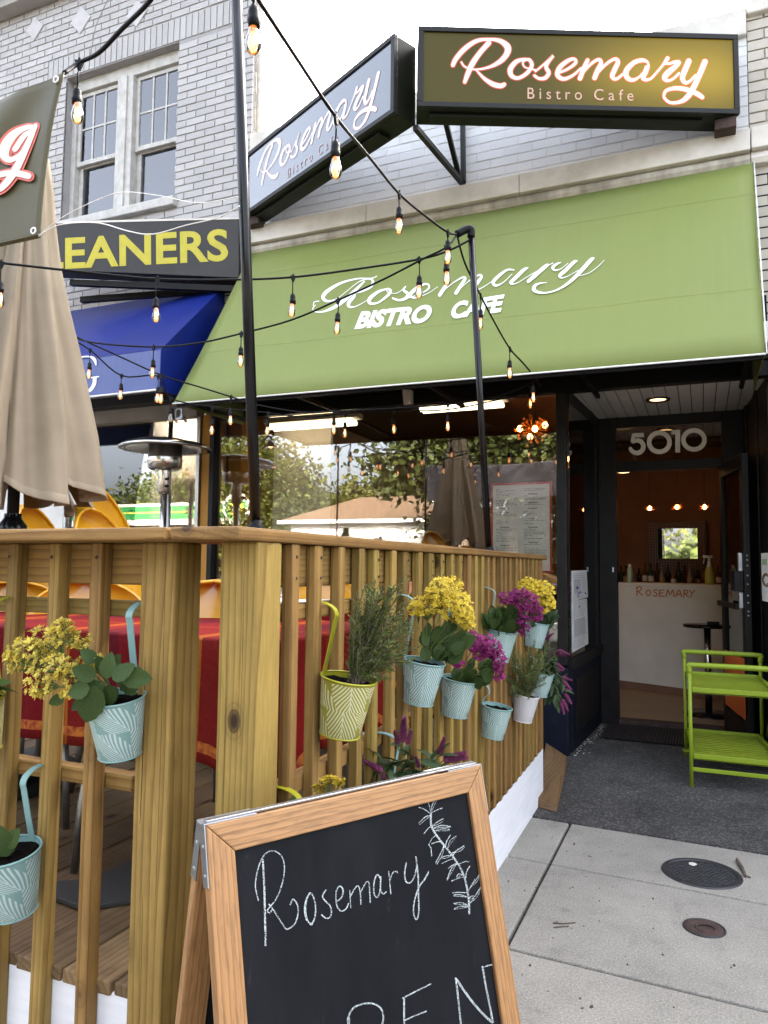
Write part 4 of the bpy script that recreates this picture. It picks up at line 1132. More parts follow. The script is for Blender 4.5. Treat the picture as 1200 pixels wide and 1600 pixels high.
def fx(y): return -0.800 - 0.0155 * (y - 1.35)      # outer face of the long railing
YE = 4.34
rail = thing('deck_railing', 'long timber railing with square balusters running back to the cafe, hung with pots', 'railing', (-0.83, 2.8, 0))
railL = thing('deck_railing', 'timber railing facing the street with a red tablecloth behind it', 'railing', (-2.2, 1.33, 0))
CAPZ0, CAPZ1 = 1.346, 1.372
# long railing: cap, rails, balusters, skirt, end post, corner post
def lbox(name, mat, y0, y1, o0, o1, z0, z1, bevel=0.004, dz0=0.0):
    b = [(fx(y0) + o0, y0, z0 + dz0), (fx(y0) + o1, y0, z0 + dz0), (fx(y1) + o1, y1, z0), (fx(y1) + o0, y1, z0)]
    t = [(p[0], p[1], z1) for p in b]
    return MB().hexa(b, t).build(name, mat, rail, bevel)
lbox('cap', pine['Y'], 1.17, YE + 0.10, -0.155, 0.006, CAPZ0, CAPZ1, 0.006)
box('corner_post', pine['Z'], rail, -0.889, -0.799, 1.25, 1.340, 0.0, CAPZ0, 0.006)
lbox('end_post', pine['Z'], YE - 0.075, YE + 0.012, -0.09, -0.006, 0.02, CAPZ0, 0.005)
lbox('top_rail', pine['Y'], 1.345, YE - 0.08, -0.064, -0.0265, 1.252, CAPZ0 - 0.001, 0.004)
lbox('middle_rail', pine['Y'], 1.345, YE - 0.08, -0.062, -0.0265, 1.178, 1.214, 0.004)
lbox('lower_rail', pine['Y'], 1.345, YE - 0.08, -0.062, -0.0265, 0.80, 0.836, 0.004)
lbox('skirt', M_skirt, 1.345, YE - 0.02, -0.0075, -0.003, -0.01, 0.277, 0.0)
lbox('rim_joist', pine['Y'], 1.345, YE - 0.02, -0.062, -0.0265, 0.2, DZ - 0.004, 0.003)
balm = MB().box(-0.006, 0.019, -0.0175, 0.0175, 0.2785, 1.345).mesh('baluster', pine['Z'])
y = 1.416
i = 0
while y < YE - 0.05:
    b = put('baluster', balm, rail)
    b.location = Vector((fx(y) - 0.019, y - 0.019 + RND.uniform(-0.004, 0.004), 0)) - WLOC[rail.name]
    b.rotation_euler = (RND.uniform(-.004, .004), RND.uniform(-.003, .003), RND.uniform(-.02, .02))
    md = b.modifiers.new('bevel', 'BEVEL'); md.width = 0.0035; md.segments = 2
    y += 0.1155 if y < 2.6 else 0.105; i += 1
# street-side railing
box('cap', pine['X'], railL, -5.4, -0.962, 1.17, 1.43, CAPZ0, CAPZ1, 0.006)
box('post', pine['Z'], railL, -1.107, -1.018, 1.27, 1.364, -0.02, CAPZ0, 0.006)
box('top_rail', pine['X'], railL, -5.4, -1.11, 1.331, 1.369, 1.252, CAPZ0 - 0.001, 0.004)
box('middle_rail', pine['X'], railL, -5.4, -1.11, 1.331, 1.367, 1.180, 1.216, 0.004)
box('lower_rail', pine['X'], railL, -5.4, -1.165, 1.331, 1.367, 0.797, 0.833, 0.004)
box('skirt', M_skirt, railL, -5.4, -1.115, 1.331, 1.349, -0.02, 0.368, 0.002)
ballm = MB().box(-0.0165, 0.0165, -0.0175, 0.0175, 0.10, 1.345).mesh('baluster', pine['Z'])
x = -1.251
while x > -5.35:
    b = put('baluster', ballm, railL)
    b.location = Vector((x, 1.311, 0)) - WLOC[railL.name]
    b.rotation_euler = (RND.uniform(-.003, .003), RND.uniform(-.004, .004), RND.choice((0, math.pi)) + RND.uniform(-.02, .02))
    md = b.modifiers.new('bevel', 'BEVEL'); md.width = 0.0035; md.segments = 2
    x -= 0.1355
for xx in (-2.9, -4.3): box('post', pine['Z'], railL, xx, xx + 0.089, 1.27, 1.36, -0.02, CAPZ0, 0.006)
# screw heads on the street side
sc = MB()
for xb in (-1.251, -1.3865, -1.522, -1.6575):
    sc.lathe([(0, -0.0), (0.004, 0.0), (0.0045, 0.002)], (0, 0, 0), 8)
    n0 = len(sc.v) - 24
    for q_ in range(n0, len(sc.v)):
        v = sc.v[q_]; sc.v[q_] = (xb + v[0], 1.2915 - v[2] * 0.4, 1.313 + v[1])
sc.build('screw', M_rust, railL, kind='stuff')
sc = MB()
y = 1.416
while y < YE - 0.05:
    for zz, r0 in ((1.318, 0.0042), (1.272, 0.0034)):
        n0 = len(sc.v); sc.lathe([(0, 0.0008), (r0, 0.0008), (r0, -0.001)], (0, 0, 0), 7)
        for q_ in range(n0, len(sc.v)): v = sc.v[q_]; sc.v[q_] = (fx(y) + v[2], y - 0.012 + v[0], zz + v[1])
    y += 0.1155 if y < 2.6 else 0.105
sc.build('screw', M_rust, rail, kind='stuff')
M_check = simple('dark_wood_check', (0.035, 0.017, 0.006), 0.9)
ck_ = MB()
for (xa, za, zb, w) in ((-1.086, 0.76, 1.10, 0.0016), (-1.040, 0.62, 1.30, 0.0007), (-1.072, 0.30, 0.62, 0.0008)):
    ck_.tube(smooth_line([(xa, 1.2698, za), (xa + 0.0015, 1.2698, (za + zb) / 2), (xa - 0.001, 1.2698, zb)], 5), [0.0002] + [w * 0.5] * 9 + [0.0002], 4)
ck_.build('crack', M_check, railL, kind='stuff')
ck_ = MB()
for (xa, za, zb, w) in ((-0.868, 0.80, 1.15, 0.0007), (-0.832, 0.95, 1.33, 0.0007)):
    ck_.tube([(xa, 1.2498, za), (xa + 0.001, 1.2498, (za + zb) / 2), (xa, 1.2498, zb)], [0.0002, w * 0.6, 0.0002], 4)
ck_.build('crack', M_check, rail, kind='stuff')
# wooden ramp wedge at the far end of the deck
wd = MB()
ra, rb = on_z(852, 1268, 0.004), on_z(873, 1266, 0.004)
wd.add([(-0.86, 4.37, 0.27), (-0.80, 4.37, 0.26), (-0.715, 4.20, 0.02), (-0.80, 4.16, 0.02),
        (-0.98, 5.30, 0.02), (-0.86, 5.32, 0.02), (-0.80, 4.37, 0.006), (-0.86, 4.37, 0.006)], [], 0)
wd2 = MB()
wd2.prism([(-0.815, 4.375, 0.005), (-0.815, 5.33, 0.005), (-0.815, 5.33, 0.06), (-0.815, 4.375, 0.17)], (0.105, -0.03, -0.0))
v_ = wd2.v
wd2 = MB().hexa([(-0.86, 4.16, 0.004), (-0.735, 4.11, 0.004), (-0.855, 5.20, 0.004), (-1.02, 5.30, 0.004)], [(-0.86, 4.18, 0.052), (-0.742, 4.14, 0.020), (-0.86, 5.17, 0.045), (-1.02, 5.30, 0.09)])
tag(wd2.build('ramp_board', wood('ramp_wood', 'Y', (0.22, 0.14, 0.06), (0.12, 0.07, 0.03), knots=False, freq=40), None, 0.003), 'worn wooden wedge lying on the ground past the end of the railing', 'ramp')

# ------------------------------------------------------------------ chalkboard A-frame
cbd = thing('chalkboard_sign', 'oak framed folding chalkboard with a chalk rosemary sprig', 'chalkboard', (-0.45, 1.2, 0))
bL, bR = on_z(322, 1290, 0.92), on_z(752, 1195, 0.92)
be = (bR - bL).normalized(); bn = Vector((be.y, -be.x, 0)); BW = (bR - bL).length
th = rad(13.0)
bd = (bn * math.sin(th) - Vector((0, 0, 1)) * math.cos(th))           # down the front panel
bN = (bn * math.cos(th) + Vector((0, 0, 1)) * math.sin(th))
bd2 = (-bn * math.sin(rad(11)) - Vector((0, 0, 1)) * math.cos(rad(11)))
bN2 = (-bn * math.cos(rad(11)) + Vector((0, 0, 1)) * math.sin(rad(11)))
BLEN = 0.945
def fp(u, d, o=0.0): return bL + be * u + bd * d + bN * o
bB = bL - bn * 0.030
def rp(u, d, o=0.0): return bB + be * u + bd2 * d + bN2 * o
def pbox(fn, u0, u1, d0, d1, o0, o1, mat, name, parent=cbd, bev=0.0025):
    return MB().hexa([fn(u0, d0, o0), fn(u1, d0, o0), fn(u1, d1, o0), fn(u0, d1, o0)], [fn(u0, d0, o1), fn(u1, d0, o1), fn(u1, d1, o1), fn(u0, d1, o1)]).build(name, mat, parent, bev)
def framewood(name, ax):
    """oak whose grain follows the given direction of the sloping frame"""
    M, nt, b = newmat(name)
    b.inputs['Roughness'].default_value = 0.42
    tc = N(nt, 'ShaderNodeTexCoord')
    t = Vector(ax).normalized(); s1_ = t.cross(bN).normalized(); s2_ = t.cross(s1_)
    cmb = N(nt, 'ShaderNodeCombineXYZ')
    for i_, (v, sc_) in enumerate(((t, 0.10), (s1_, 1.0), (s2_, 1.0))):
        d_ = N(nt, 'ShaderNodeVectorMath', operation='DOT_PRODUCT'); LK(nt, tc, 'Object', d_, 0); d_.inputs[1].default_value = v * sc_
        LK(nt, d_, 'Value', cmb, i_)
    oi = N(nt, 'ShaderNodeObjectInfo'); ad = N(nt, 'ShaderNodeVectorMath', operation='ADD'); LK(nt, cmb, 0, ad, 0)
    c2_ = N(nt, 'ShaderNodeCombineXYZ'); LK(nt, oi, 'Random', c2_, 1); LK(nt, oi, 'Random', c2_, 0); LK(nt, c2_, 0, ad, 1)
    wv = N(nt, 'ShaderNodeTexWave', wave_type='RINGS', rings_direction='X', wave_profile='SAW', inp={'Scale': 34.0, 'Distortion': 2.5, 'Detail': 3, 'Detail Scale': 2.0}); LK(nt, ad, 0, wv, 'Vector')
    nz = N(nt, 'ShaderNodeTexNoise', inp={'Scale': 260, 'Detail': 2}); LK(nt, ad, 0, nz, 'Vector')
    rp_ = ramp(nt, [(0.0, (0.32, 0.168, 0.064)), (0.6, (0.285, 0.142, 0.050)), (0.92, (0.20, 0.088, 0.028)), (1.0, (0.30, 0.155, 0.056))]); LK(nt, wv, 'Fac', rp_, 0)
    r2 = ramp(nt, [(0.32, g(0.62)), (0.52, g(1.05))]); LK(nt, nz, 0, r2, 0)
    mx = mixc(nt, 'MULTIPLY', 0.75); LK(nt, rp_, 0, mx, 6); LK(nt, r2, 0, mx, 7); LK(nt, mx, 2, b, 'Base Color')
    bump(nt, b, nz, 0, 0.12, 0.001)
    return M
oakU, oakD = framewood('oak_frame_across', be), framewood('oak_frame_down', bd)
oakR = framewood('oak_frame_rear', bd2)
FWd = 0.0435
def mitre(fn, pts, o0, o1, mat, name):
    return MB().hexa([fn(*p, o0) for p in pts], [fn(*p, o1) for p in pts]).build(name, mat, cbd, 0.002)
e_ = 0.0004
mitre(fp, [(0, 0), (BW, 0), (BW - FWd, FWd), (FWd, FWd)], -0.019, 0, oakU, 'top_rail')
mitre(fp, [(0, e_), (FWd - e_, FWd + e_), (FWd - e_, BLEN - FWd), (0, BLEN)], -0.019, 0, oakD, 'side_rail')
mitre(fp, [(BW, e_), (BW - FWd + e_, FWd + e_), (BW - FWd + e_, BLEN - FWd), (BW, BLEN)], -0.019, 0, oakD, 'side_rail')
mitre(fp, [(0, BLEN + e_), (BW, BLEN + e_), (BW - FWd, BLEN - FWd + e_), (FWd, BLEN - FWd + e_)], -0.019, 0, oakU, 'bottom_rail')
mitre(rp, [(0, 0), (BW, 0), (BW - FWd, FWd), (FWd, FWd)], -0.019, 0, oakU, 'top_rail')
mitre(rp, [(0, e_), (FWd - e_, FWd + e_), (FWd - e_, BLEN - FWd), (0, BLEN)], -0.019, 0, oakR, 'side_rail')
mitre(rp, [(BW, e_), (BW - FWd + e_, FWd + e_), (BW - FWd + e_, BLEN - FWd), (BW, BLEN)], -0.019, 0, oakR, 'side_rail')
mitre(rp, [(0, BLEN + e_), (BW, BLEN + e_), (BW - FWd, BLEN - FWd + e_), (FWd, BLEN - FWd + e_)], -0.019, 0, oakU, 'bottom_rail')
# slate panel with the smears left by earlier wiping
Mcb, nt, b = newmat('slate_panel')
b.inputs['Roughness'].default_value = 0.6; b.inputs['Specular IOR Level'].default_value = 0.08
mp = coords(nt, (1, 1, 0.25), False)
n1 = N(nt, 'ShaderNodeTexNoise', inp={'Scale': 7, 'Detail': 7, 'Roughness': 0.7}); LK(nt, mp, 0, n1, 'Vector')
n2 = N(nt, 'ShaderNodeTexNoise', inp={'Scale': 34, 'Detail': 4, 'Roughness': 0.6}); LK(nt, mp, 0, n2, 'Vector')
r1 = ramp(nt, [(0.40, (0.0050, 0.0056, 0.0070)), (0.8, (0.012, 0.0126, 0.0145))]); LK(nt, n1, 0, r1, 0)
r2 = ramp(nt, [(0.66, g(0)), (0.86, g(0.04))]); LK(nt, n2, 0, r2, 0)
mx = mixc(nt, 'ADD', 1.0); LK(nt, r1, 0, mx, 6); LK(nt, r2, 0, mx, 7); LK(nt, mx, 2, b, 'Base Color')
pbox(fp, FWd - 0.006, BW - FWd + 0.006, FWd - 0.006, BLEN - FWd + 0.006, -0.013, -0.006, Mcb, 'slate', bev=0)
pbox(rp, FWd - 0.006, BW - FWd + 0.006, FWd - 0.006, BLEN - FWd + 0.006, -0.013, -0.006, Mcb, 'slate', bev=0)
# hinge strip and corner plates
MB().bar((bL + bB) / 2 + be * 0.005 + Vector((0, 0, 0.001)), (bL + bB) / 2 + be * (BW - 0.005) + Vector((0, 0, 0.001)), 0.011, 0.004).build('hinge_strip', M_zinc, cbd, 0.001)
for u0, u1, ue in ((-0.0025, 0.085, -0.0025), (BW - 0.085, BW + 0.0025, BW)):
    for fn in (fp, rp):
        pl = pbox(fn, u0, u1, -0.0022, 0.0, -0.019, -0.002, M_zinc, 'corner_plate', bev=0.0006)
        pbox(fn, ue if ue < 0 else ue, (ue + 0.0025) if ue > 0 else 0.0, 0.0, 0.085, -0.019, -0.002, M_zinc, 'corner_plate', bev=0.0006)
        for dd in (0.03, 0.07):
            s_ = MB(); s_.lathe([(0, 0.0012), (0.0035, 0.0008), (0.0042, 0)], (0, 0, 0), 8)
            c_ = fn(u0 if ue < 0 else u1, dd, -0.0105); 
            sgn = -1 if ue < 0 else 1
            s_.v = [tuple(c_ + be * (sgn * v[2]) + bN * v[0] + bd * v[1]) for v in s_.v]
            s_.build('screw', M_zinc, cbd)
MB().hexa([fp(BW - 0.105, -0.0045, -0.05), fp(BW - 0.04, -0.0045, -0.05), fp(BW - 0.04, -0.0045, 0.0), fp(BW - 0.105, -0.0045, 0.0)], [fp(BW - 0.105, -0.0055, -0.05), fp(BW - 0.04, -0.0055, -0.05), fp(BW - 0.04, -0.0055, 0.0), fp(BW - 0.105, -0.0055, 0.0)]).build('sticker', M_paper, cbd)
# chalk drawing
def chalkmat():
    M, nt, b = newmat('chalk')
    b.inputs['Roughness'].default_value = 0.95
    out = nt.nodes['Material Output']
    mp = coords(nt, (1, 1, 1), False)
    nz = N(nt, 'ShaderNodeTexNoise', inp={'Scale': 620, 'Detail': 2}); LK(nt, mp, 0, nz, 'Vector')
    n2 = N(nt, 'ShaderNodeTexNoise', inp={'Scale': 60, 'Detail': 3}); LK(nt, mp, 0, n2, 'Vector')
    r = ramp(nt, [(0.36, g(0.12)), (0.56, g(0.95))]); LK(nt, nz, 0, r, 0)
    r2 = ramp(nt, [(0.3, g(0.5)), (0.6, g(1.0))]); LK(nt, n2, 0, r2, 0)
    ml = N(nt, 'ShaderNodeMath', operation='MULTIPLY'); LK(nt, r, 0, ml, 0); LK(nt, r2, 0, ml, 1)
    b.inputs['Base Color'].default_value = (0.42, 0.46, 0.46, 1)
    LK(nt, ml, 0, b, 'Alpha')
    return M
M_chalk = chalkmat()
bo = fp(0, 0, -0.006)
kmap = lambda x, y, l: on_pl(x, y, bo, bN) + bN * l
def zc(*p, w=None): return [(380 + a / 3, 1220 + b / 3, (w or 6) / 3) for a, b in p]
CH = []
def ck(w, *p): CH.append([(380 + a / 3, 1220 + b / 3, w * (0.72 if len(p) == 3 else 0.88) / 3) for a, b in p])
ck(10, (90, 370), (97, 500), (100, 620), (103, 770))
ck(6, (70, 560), (56, 490), (72, 400), (100, 345), (140, 328), (180, 355), (192, 410), (182, 480), (155, 550), (118, 598), (112, 612), (125, 618), (135, 600))
ck(7, (120, 578), (150, 620), (185, 675), (205, 695), (240, 670), (256, 620), (250, 575), (232, 555), (220, 580))
ck(7, (315, 525), (296, 550), (286, 600), (295, 650), (318, 668), (334, 640), (338, 590), (328, 545), (312, 525), (300, 545))
ck(5, (306, 530), (292, 580), (296, 640), (316, 676), (330, 655))
ck(7, (386, 512), (370, 540), (385, 565), (408, 590), (410, 630), (390, 645), (366, 628))
ck(7, (440, 562), (460, 545), (466, 510), (450, 494), (434, 520), (436, 580), (455, 610), (480, 600), (492, 575))
ck(6, (498, 515), (500, 560), (503, 596)); ck(6, (502, 540), (525, 500), (540, 495), (548, 530), (550, 578)); ck(6, (550, 520), (575, 475), (588, 480), (592, 530), (594, 570))
ck(7, (640, 455), (626, 440), (612, 475), (612, 530), (628, 545), (640, 510), (643, 450)); ck(7, (643, 450), (642, 510), (655, 530), (668, 520))
ck(7, (680, 425), (685, 470), (690, 530)); ck(6, (684, 470), (700, 430), (718, 425), (722, 432))
ck(7, (762, 385), (755, 430), (760, 470), (780, 478), (800, 450), (812, 400))
ck(7, (808, 355), (818, 440), (820, 540), (822, 610), (812, 650), (798, 625), (800, 570), (822, 500), (850, 460), (868, 425))
# sprig: stem and needles
ck(10, (878, 155), (882, 215), (915, 270), (970, 340), (1015, 405), (1040, 470), (1055, 550), (1058, 622))
rs = random.Random(3)
for (a, b, c, d) in ((878, 155, 822, 125), (878, 155, 862, 92), (878, 150, 900, 84), (880, 150, 932, 128), (880, 160, 822, 198), (884, 215, 935, 178), (884, 215, 845, 248), (888, 225, 970, 215), (892, 235, 965, 228),
                     (905, 255, 868, 300), (868, 300, 882, 352), (925, 285, 882, 295), (940, 300, 900, 385), (945, 310, 970, 255), (955, 320, 998, 258), (975, 340, 1032, 305), (980, 350, 1010, 320), (975, 350, 925, 360), (985, 365, 930, 388), (1000, 385, 955, 460), (1005, 390, 960, 410),
                     (1010, 390, 1055, 380), (1040, 460, 1060, 400), (1030, 450, 975, 470), (1030, 440, 1000, 450), (1050, 520, 1085, 460), (1050, 525, 980, 525), (1050, 545, 985, 535), (1055, 560, 1080, 540), (1055, 585, 985, 575), (1055, 590, 990, 598), (1062, 500, 1105, 440), (1060, 575, 1110, 500)):
    mx_, my_ = (a + c) / 2 + rs.uniform(-8, 8), (b + d) / 2 - rs.uniform(2, 12)
    ck(rs.uniform(4, 6.5), (a, b), (mx_, my_), (c, d))
    if rs.random() < 0.5: ck(3, (a, b), (mx_ + 6, my_ + 9), (c + rs.uniform(-8, 8), d + rs.uniform(2, 10)))
# OPEN
ck(9, (490, 1150), (490, 1110), (520, 1060), (590, 1042), (640, 1062), (655, 1110), (640, 1160), (600, 1200)); ck(9, (496, 1110), (494, 1200), (492, 1300))
ck(9, (745, 1018), (810, 985), (876, 952)); ck(9, (752, 1020), (752, 1090), (754, 1180), (756, 1260)); ck(9, (756, 1122), (800, 1102), (856, 1080)); ck(9, (758, 1262), (810, 1240), (870, 1215))
ck(10, (995, 925), (1005, 1010), (1018, 1140), (1024, 1230)); ck(12, (998, 930), (1060, 1020), (1120, 1090), (1165, 1132)); ck(10, (1120, 872), (1135, 960), (1155, 1060), (1168, 1130)); ck(8, (1130, 872), (1148, 865), (1165, 862))
ck(9, (300, 1180), (250, 1200), (228, 1270), (250, 1340), (310, 1345), (350, 1290), (340, 1215), (300, 1180))
for s in CH:
    cm = MB(); ribbon(cm, s, kmap, lift=0.0008, k=5); cm.build('chalk_stroke', M_chalk, cbd, recalc=False)
# ------------------------------------------------------------------ hanging pots and their plants
PR, PB, PH = 0.060, 0.043, 0.124
TILT = rad(9.5)
_potcache = {}
def pot_meshes(color, inward, hook, s):
    key = (color, inward, round(hook, 3), s)
    if key in _potcache: return _potcache[key]
    R3 = Matrix.Rotation(math.pi / 2 if inward == '-X' else 0.0, 3, 'Z') @ Matrix.Rotation(TILT, 3, 'X')
    Rz = Matrix.Rotation(math.pi / 2 if inward == '-X' else 0.0, 3, 'Z')
    def xf(mb, R, sc=s):
        mb.v = [tuple((R @ Vector(v)) * sc) for v in mb.v]; return mb
    # wall with uv
    seg = 40
    prof = [(PB * 0.97, -PH), (PB, -PH + 0.002), (PB + (PR - PB) * 0.33, -PH * 0.67), (PB + (PR - PB) * 0.66, -PH * 0.34), (PR - 0.001, -0.004)]
    w = MB().lathe(prof, (0, 0, 0), seg)
    me = xf(w, R3).mesh('pot_wall', M_pot[color], recalc=True)
    uvl = me.uv_layers.new(name='UVMap')
    nseg = seg
    for poly in me.polygons:
        ids = [me.loops[li].vertex_index for li in poly.loop_indices]
        ks = [i % nseg for i in ids]
        wrap = max(ks) - min(ks) > nseg / 2
        for li, i in zip(poly.loop_indices, ids):
            kk = i % nseg
            if wrap and kk < nseg / 2: kk += nseg
            row = i // nseg
            uvl.data[li].uv = (kk / nseg, (0.0, 0.02, 0.33, 0.66, 0.98)[row])
    rim = MB()
    ring = [(PR * math.cos(a * 2 * math.pi / 32), PR * math.sin(a * 2 * math.pi / 32), -0.002) for a in range(33)]
    rim.tube(ring, 0.0022, 6, caps=False)
    base = [(PB * math.cos(a * 2 * math.pi / 24), PB * math.sin(a * 2 * math.pi / 24), -PH + 0.001) for a in range(25)]
    rim.tube(base, 0.0018, 6, caps=False)
    rim.lathe([(0, -PH + 0.002), (PB, -PH + 0.002)], (0, 0, 0), 24, smooth=False)
    rim.lathe([(PR - 0.003, -0.004), (PR - 0.008, -0.05)], (0, 0, 0), 32)
    mr = xf(rim, R3).mesh('rim', M_pothook[color])
    so = MB()
    for ring_i, rr in enumerate((0.0, 0.018, 0.036, PR - 0.004)):
        pass
    nR = 7; vs_ = [(0, 0, -0.012)]; fs_ = []
    rs_ = random.Random(5)
    for j in range(1, nR):
        for k_ in range(24):
            a = k_ * 2 * math.pi / 24; rr = (PR - 0.004) * j / (nR - 1)
            vs_.append((rr * math.cos(a), rr * math.sin(a), -0.014 + rs_.uniform(-0.003, 0.004)))
    for k_ in range(24): fs_.append((0, 1 + k_, 1 + (k_ + 1) % 24))
    for j in range(nR - 2):
        for k_ in range(24):
            a = 1 + j * 24 + k_; b_ = 1 + j * 24 + (k_ + 1) % 24
            fs_.append((a, a + 24, b_ + 24, b_))
    so.add(vs_, fs_)
    ms = xf(so, R3).mesh('soil', M_soil)
    # strap handle hooked over the rail behind
    hk = MB()
    L = [(0.062, -0.045), (0.063, 0.0), (0.050, hook * 0.35), (0.036, hook - 0.045)]
    c0 = 0.086; rr = 0.030; ra = 0.054
    for q_ in range(7):
        a = math.pi - q_ * math.pi / 6
        L.append((c0 + ra * math.cos(a), hook - rr + rr * math.sin(a)))
    L.append((c0 + ra, hook - rr - 0.010))
    hw = 0.0085
    Ls = smooth_line(L, 3)
    vs_ = []; fs_ = []
    for i, (yy, zz) in enumerate(Ls):
        a = Vector(Ls[max(i - 1, 0)]); b_ = Vector(Ls[min(i + 1, len(Ls) - 1)]); t = (b_ - a).normalized(); nn = Vector((-t.y, t.x)) * 0.0011
        for sx_, sn in ((-hw, 1), (hw, 1), (hw, -1), (-hw, -1)):
            vs_.append((sx_, yy + nn.x * sn, zz + nn.y * sn))
    for i in range(len(Ls) - 1):
        for q_ in range(4):
            fs_.append((4 * i + q_, 4 * i + (q_ + 1) % 4, 4 * i + 4 + (q_ + 1) % 4, 4 * i + 4 + q_))
    hk.add(vs_, fs_, 0, False)
    mh = xf(hk, Rz, 1.0).mesh('handle', M_pothook[color])
    _potcache[key] = (me, mr, ms, mh)
    return _potcache[key]
def make_pot(label, color, p, inward, railtop, group, s=1.0):
    t = thing('hanging_pot', label, 'flower pot', tuple(p), group)
    me, mr, ms, mh = pot_meshes(color, inward, railtop - p.z, s)
    w = put('pot_wall', me, t)
    put('rim', mr, t); put('soil', ms, t); put('handle', mh, t)
    return t
# a scalloped succulent leaf, one unit long
def leaf_mesh(name, mat, width=0.36, cup=0.10, scallop=0.05, n=9, curl=0.18):
    mb = MB(); vs_ = []; fs_ = []
    for i in range(n + 1):
        t = i / n
        wd = width * (math.sin(math.pi * min(1, t ** 0.75)) ** 0.7) if 0 < t < 1 else (0.03 if t == 0 else 0.0)
        if 0 < i < n: wd *= 1 + scallop * (1 if i % 2 else -1)
        z = -curl * t * t
        vs_ += [(-wd, t, z + cup * wd), (-wd * 0.5, t, z + cup * wd * 0.2), (0, t, z - cup * wd * 0.4), (wd * 0.5, t, z + cup * wd * 0.2), (wd, t, z + cup * wd)]
    for i in range(n):
        for q_ in range(4):
            a = 5 * i + q_; fs_.append((a, a + 1, a + 6, a + 5))
    mb.add(vs_, fs_, 0, True)
    return mb.mesh(name, mat, recalc=False)
LEAF_K = leaf_mesh('leaf', M_kleaf)
LEAF_C = leaf_mesh('leaf', M_cleaf, 0.2, 0.2, 0.0, 7, 0.35)
def place_leaf(root, me, base, d, L, up=Vector((0, 0, 1)), roll=0.0):
    d = d.normalized()
    x = d.cross(up)
    if x.length < 1e-3: x = Vector((1, 0, 0))
    x.normalize(); z = x.cross(d)
    R = Matrix((x, d, z)).transposed() @ Matrix.Rotation(roll, 3, 'Y')
    o = put('leaf', me, root)
    o.matrix_local = Matrix.Translation(base - WLOC[root.name]) @ (R.to_4x4() @ Matrix.Scale(L, 4))
    return o
def leaves(root, rnd, c, n, L0, L1, spread, me, lift=0.25, bias=Vector((0, 0, 0))):
    for i in range(n):
        a = rnd.uniform(0, 2 * math.pi); el = rnd.uniform(-0.35, 1.0) * lift * 3
        d = Vector((math.cos(a), math.sin(a), el)) + bias
        place_leaf(root, me, c + Vector((math.cos(a), math.sin(a), 0)) * spread * rnd.uniform(0.1, 1) + Vector((0, 0, rnd.uniform(0, 0.03))), d, rnd.uniform(L0, L1), roll=rnd.uniform(-.5, .5))
def floret(mb, c, nrm, r, rnd, petals=4):
    nrm = nrm.normalized(); a = nrm.cross(Vector((0.3, 0.2, 0.93))).normalized(); b_ = nrm.cross(a); ph = rnd.uniform(0, 6.28)
    vs_ = [c - nrm * r * 0.25]; fs_ = []
    for k_ in range(petals):
        for da, rr, zz in ((-0.55, 0.72, 0.08), (0, 1.05, 0.16), (0.55, 0.72, 0.08)):
            an = ph + k_ * 2 * math.pi / petals + da
            vs_.append(c + (a * math.cos(an) + b_ * math.sin(an)) * r * rr + nrm * r * zz * rnd.uniform(0.3, 2.0))
        q_ = len(vs_) - 3
        fs_.append((0, q_, q_ + 1, q_ + 2))
    mb.add(vs_, fs_, 0, False)
def blossoms(root, rnd, base, clusters, mat, r=0.0055, mat2=None, stems=True, petals=4, dens=1.0):
    """clusters: (px x, px y, camera distance, half width px, half height px, count)"""
    mb = MB(); sm = MB()
    for (x, y, d, rx_, ry_, n) in clusters:
        cc = at_d(x, y, d)
        hub = base.lerp(cc, 0.72)
        if stems:
            mid = base.lerp(hub, 0.5) + Vector((0, 0, 0.01))
            sm.tube(smooth_line([base, mid, hub], 4), 0.0016, 5)
        for i in range(int(n * dens)):
            while True:
                ux, uy, uz = rnd.uniform(-1, 1), rnd.uniform(-1, 1), rnd.uniform(-1, 1)
                if 0.35 < ux * ux + uy * uy + uz * uz < 1: break
            p = cc + CR * (ux * rx_ * d / F) + CU * (uy * ry_ * d / F) + CF * (uz * min(rx_, ry_) * 0.8 * d / F)
            nr = (p - hub).normalized() + Vector((rnd.uniform(-.5, .5), rnd.uniform(-.5, .5), rnd.uniform(-.2, .7))) - CF * 0.5
            floret(mb, p, nr, r * rnd.uniform(0.7, 1.2), rnd, petals)
            if petals == 4 and rnd.random() < 0.5: floret(mb, p + nr.normalized() * r * 0.35, nr, r * rnd.uniform(0.4, 0.6), rnd, petals)
            if stems and rnd.random() < 0.4: sm.tube([hub, p - nr.normalized() * r * 0.3], 0.0007, 3, caps=False)
    mb.build('blossoms', mat, root, kind='stuff', recalc=False)
    if stems: sm.build('flower_stems', M_stem, root, kind='stuff')
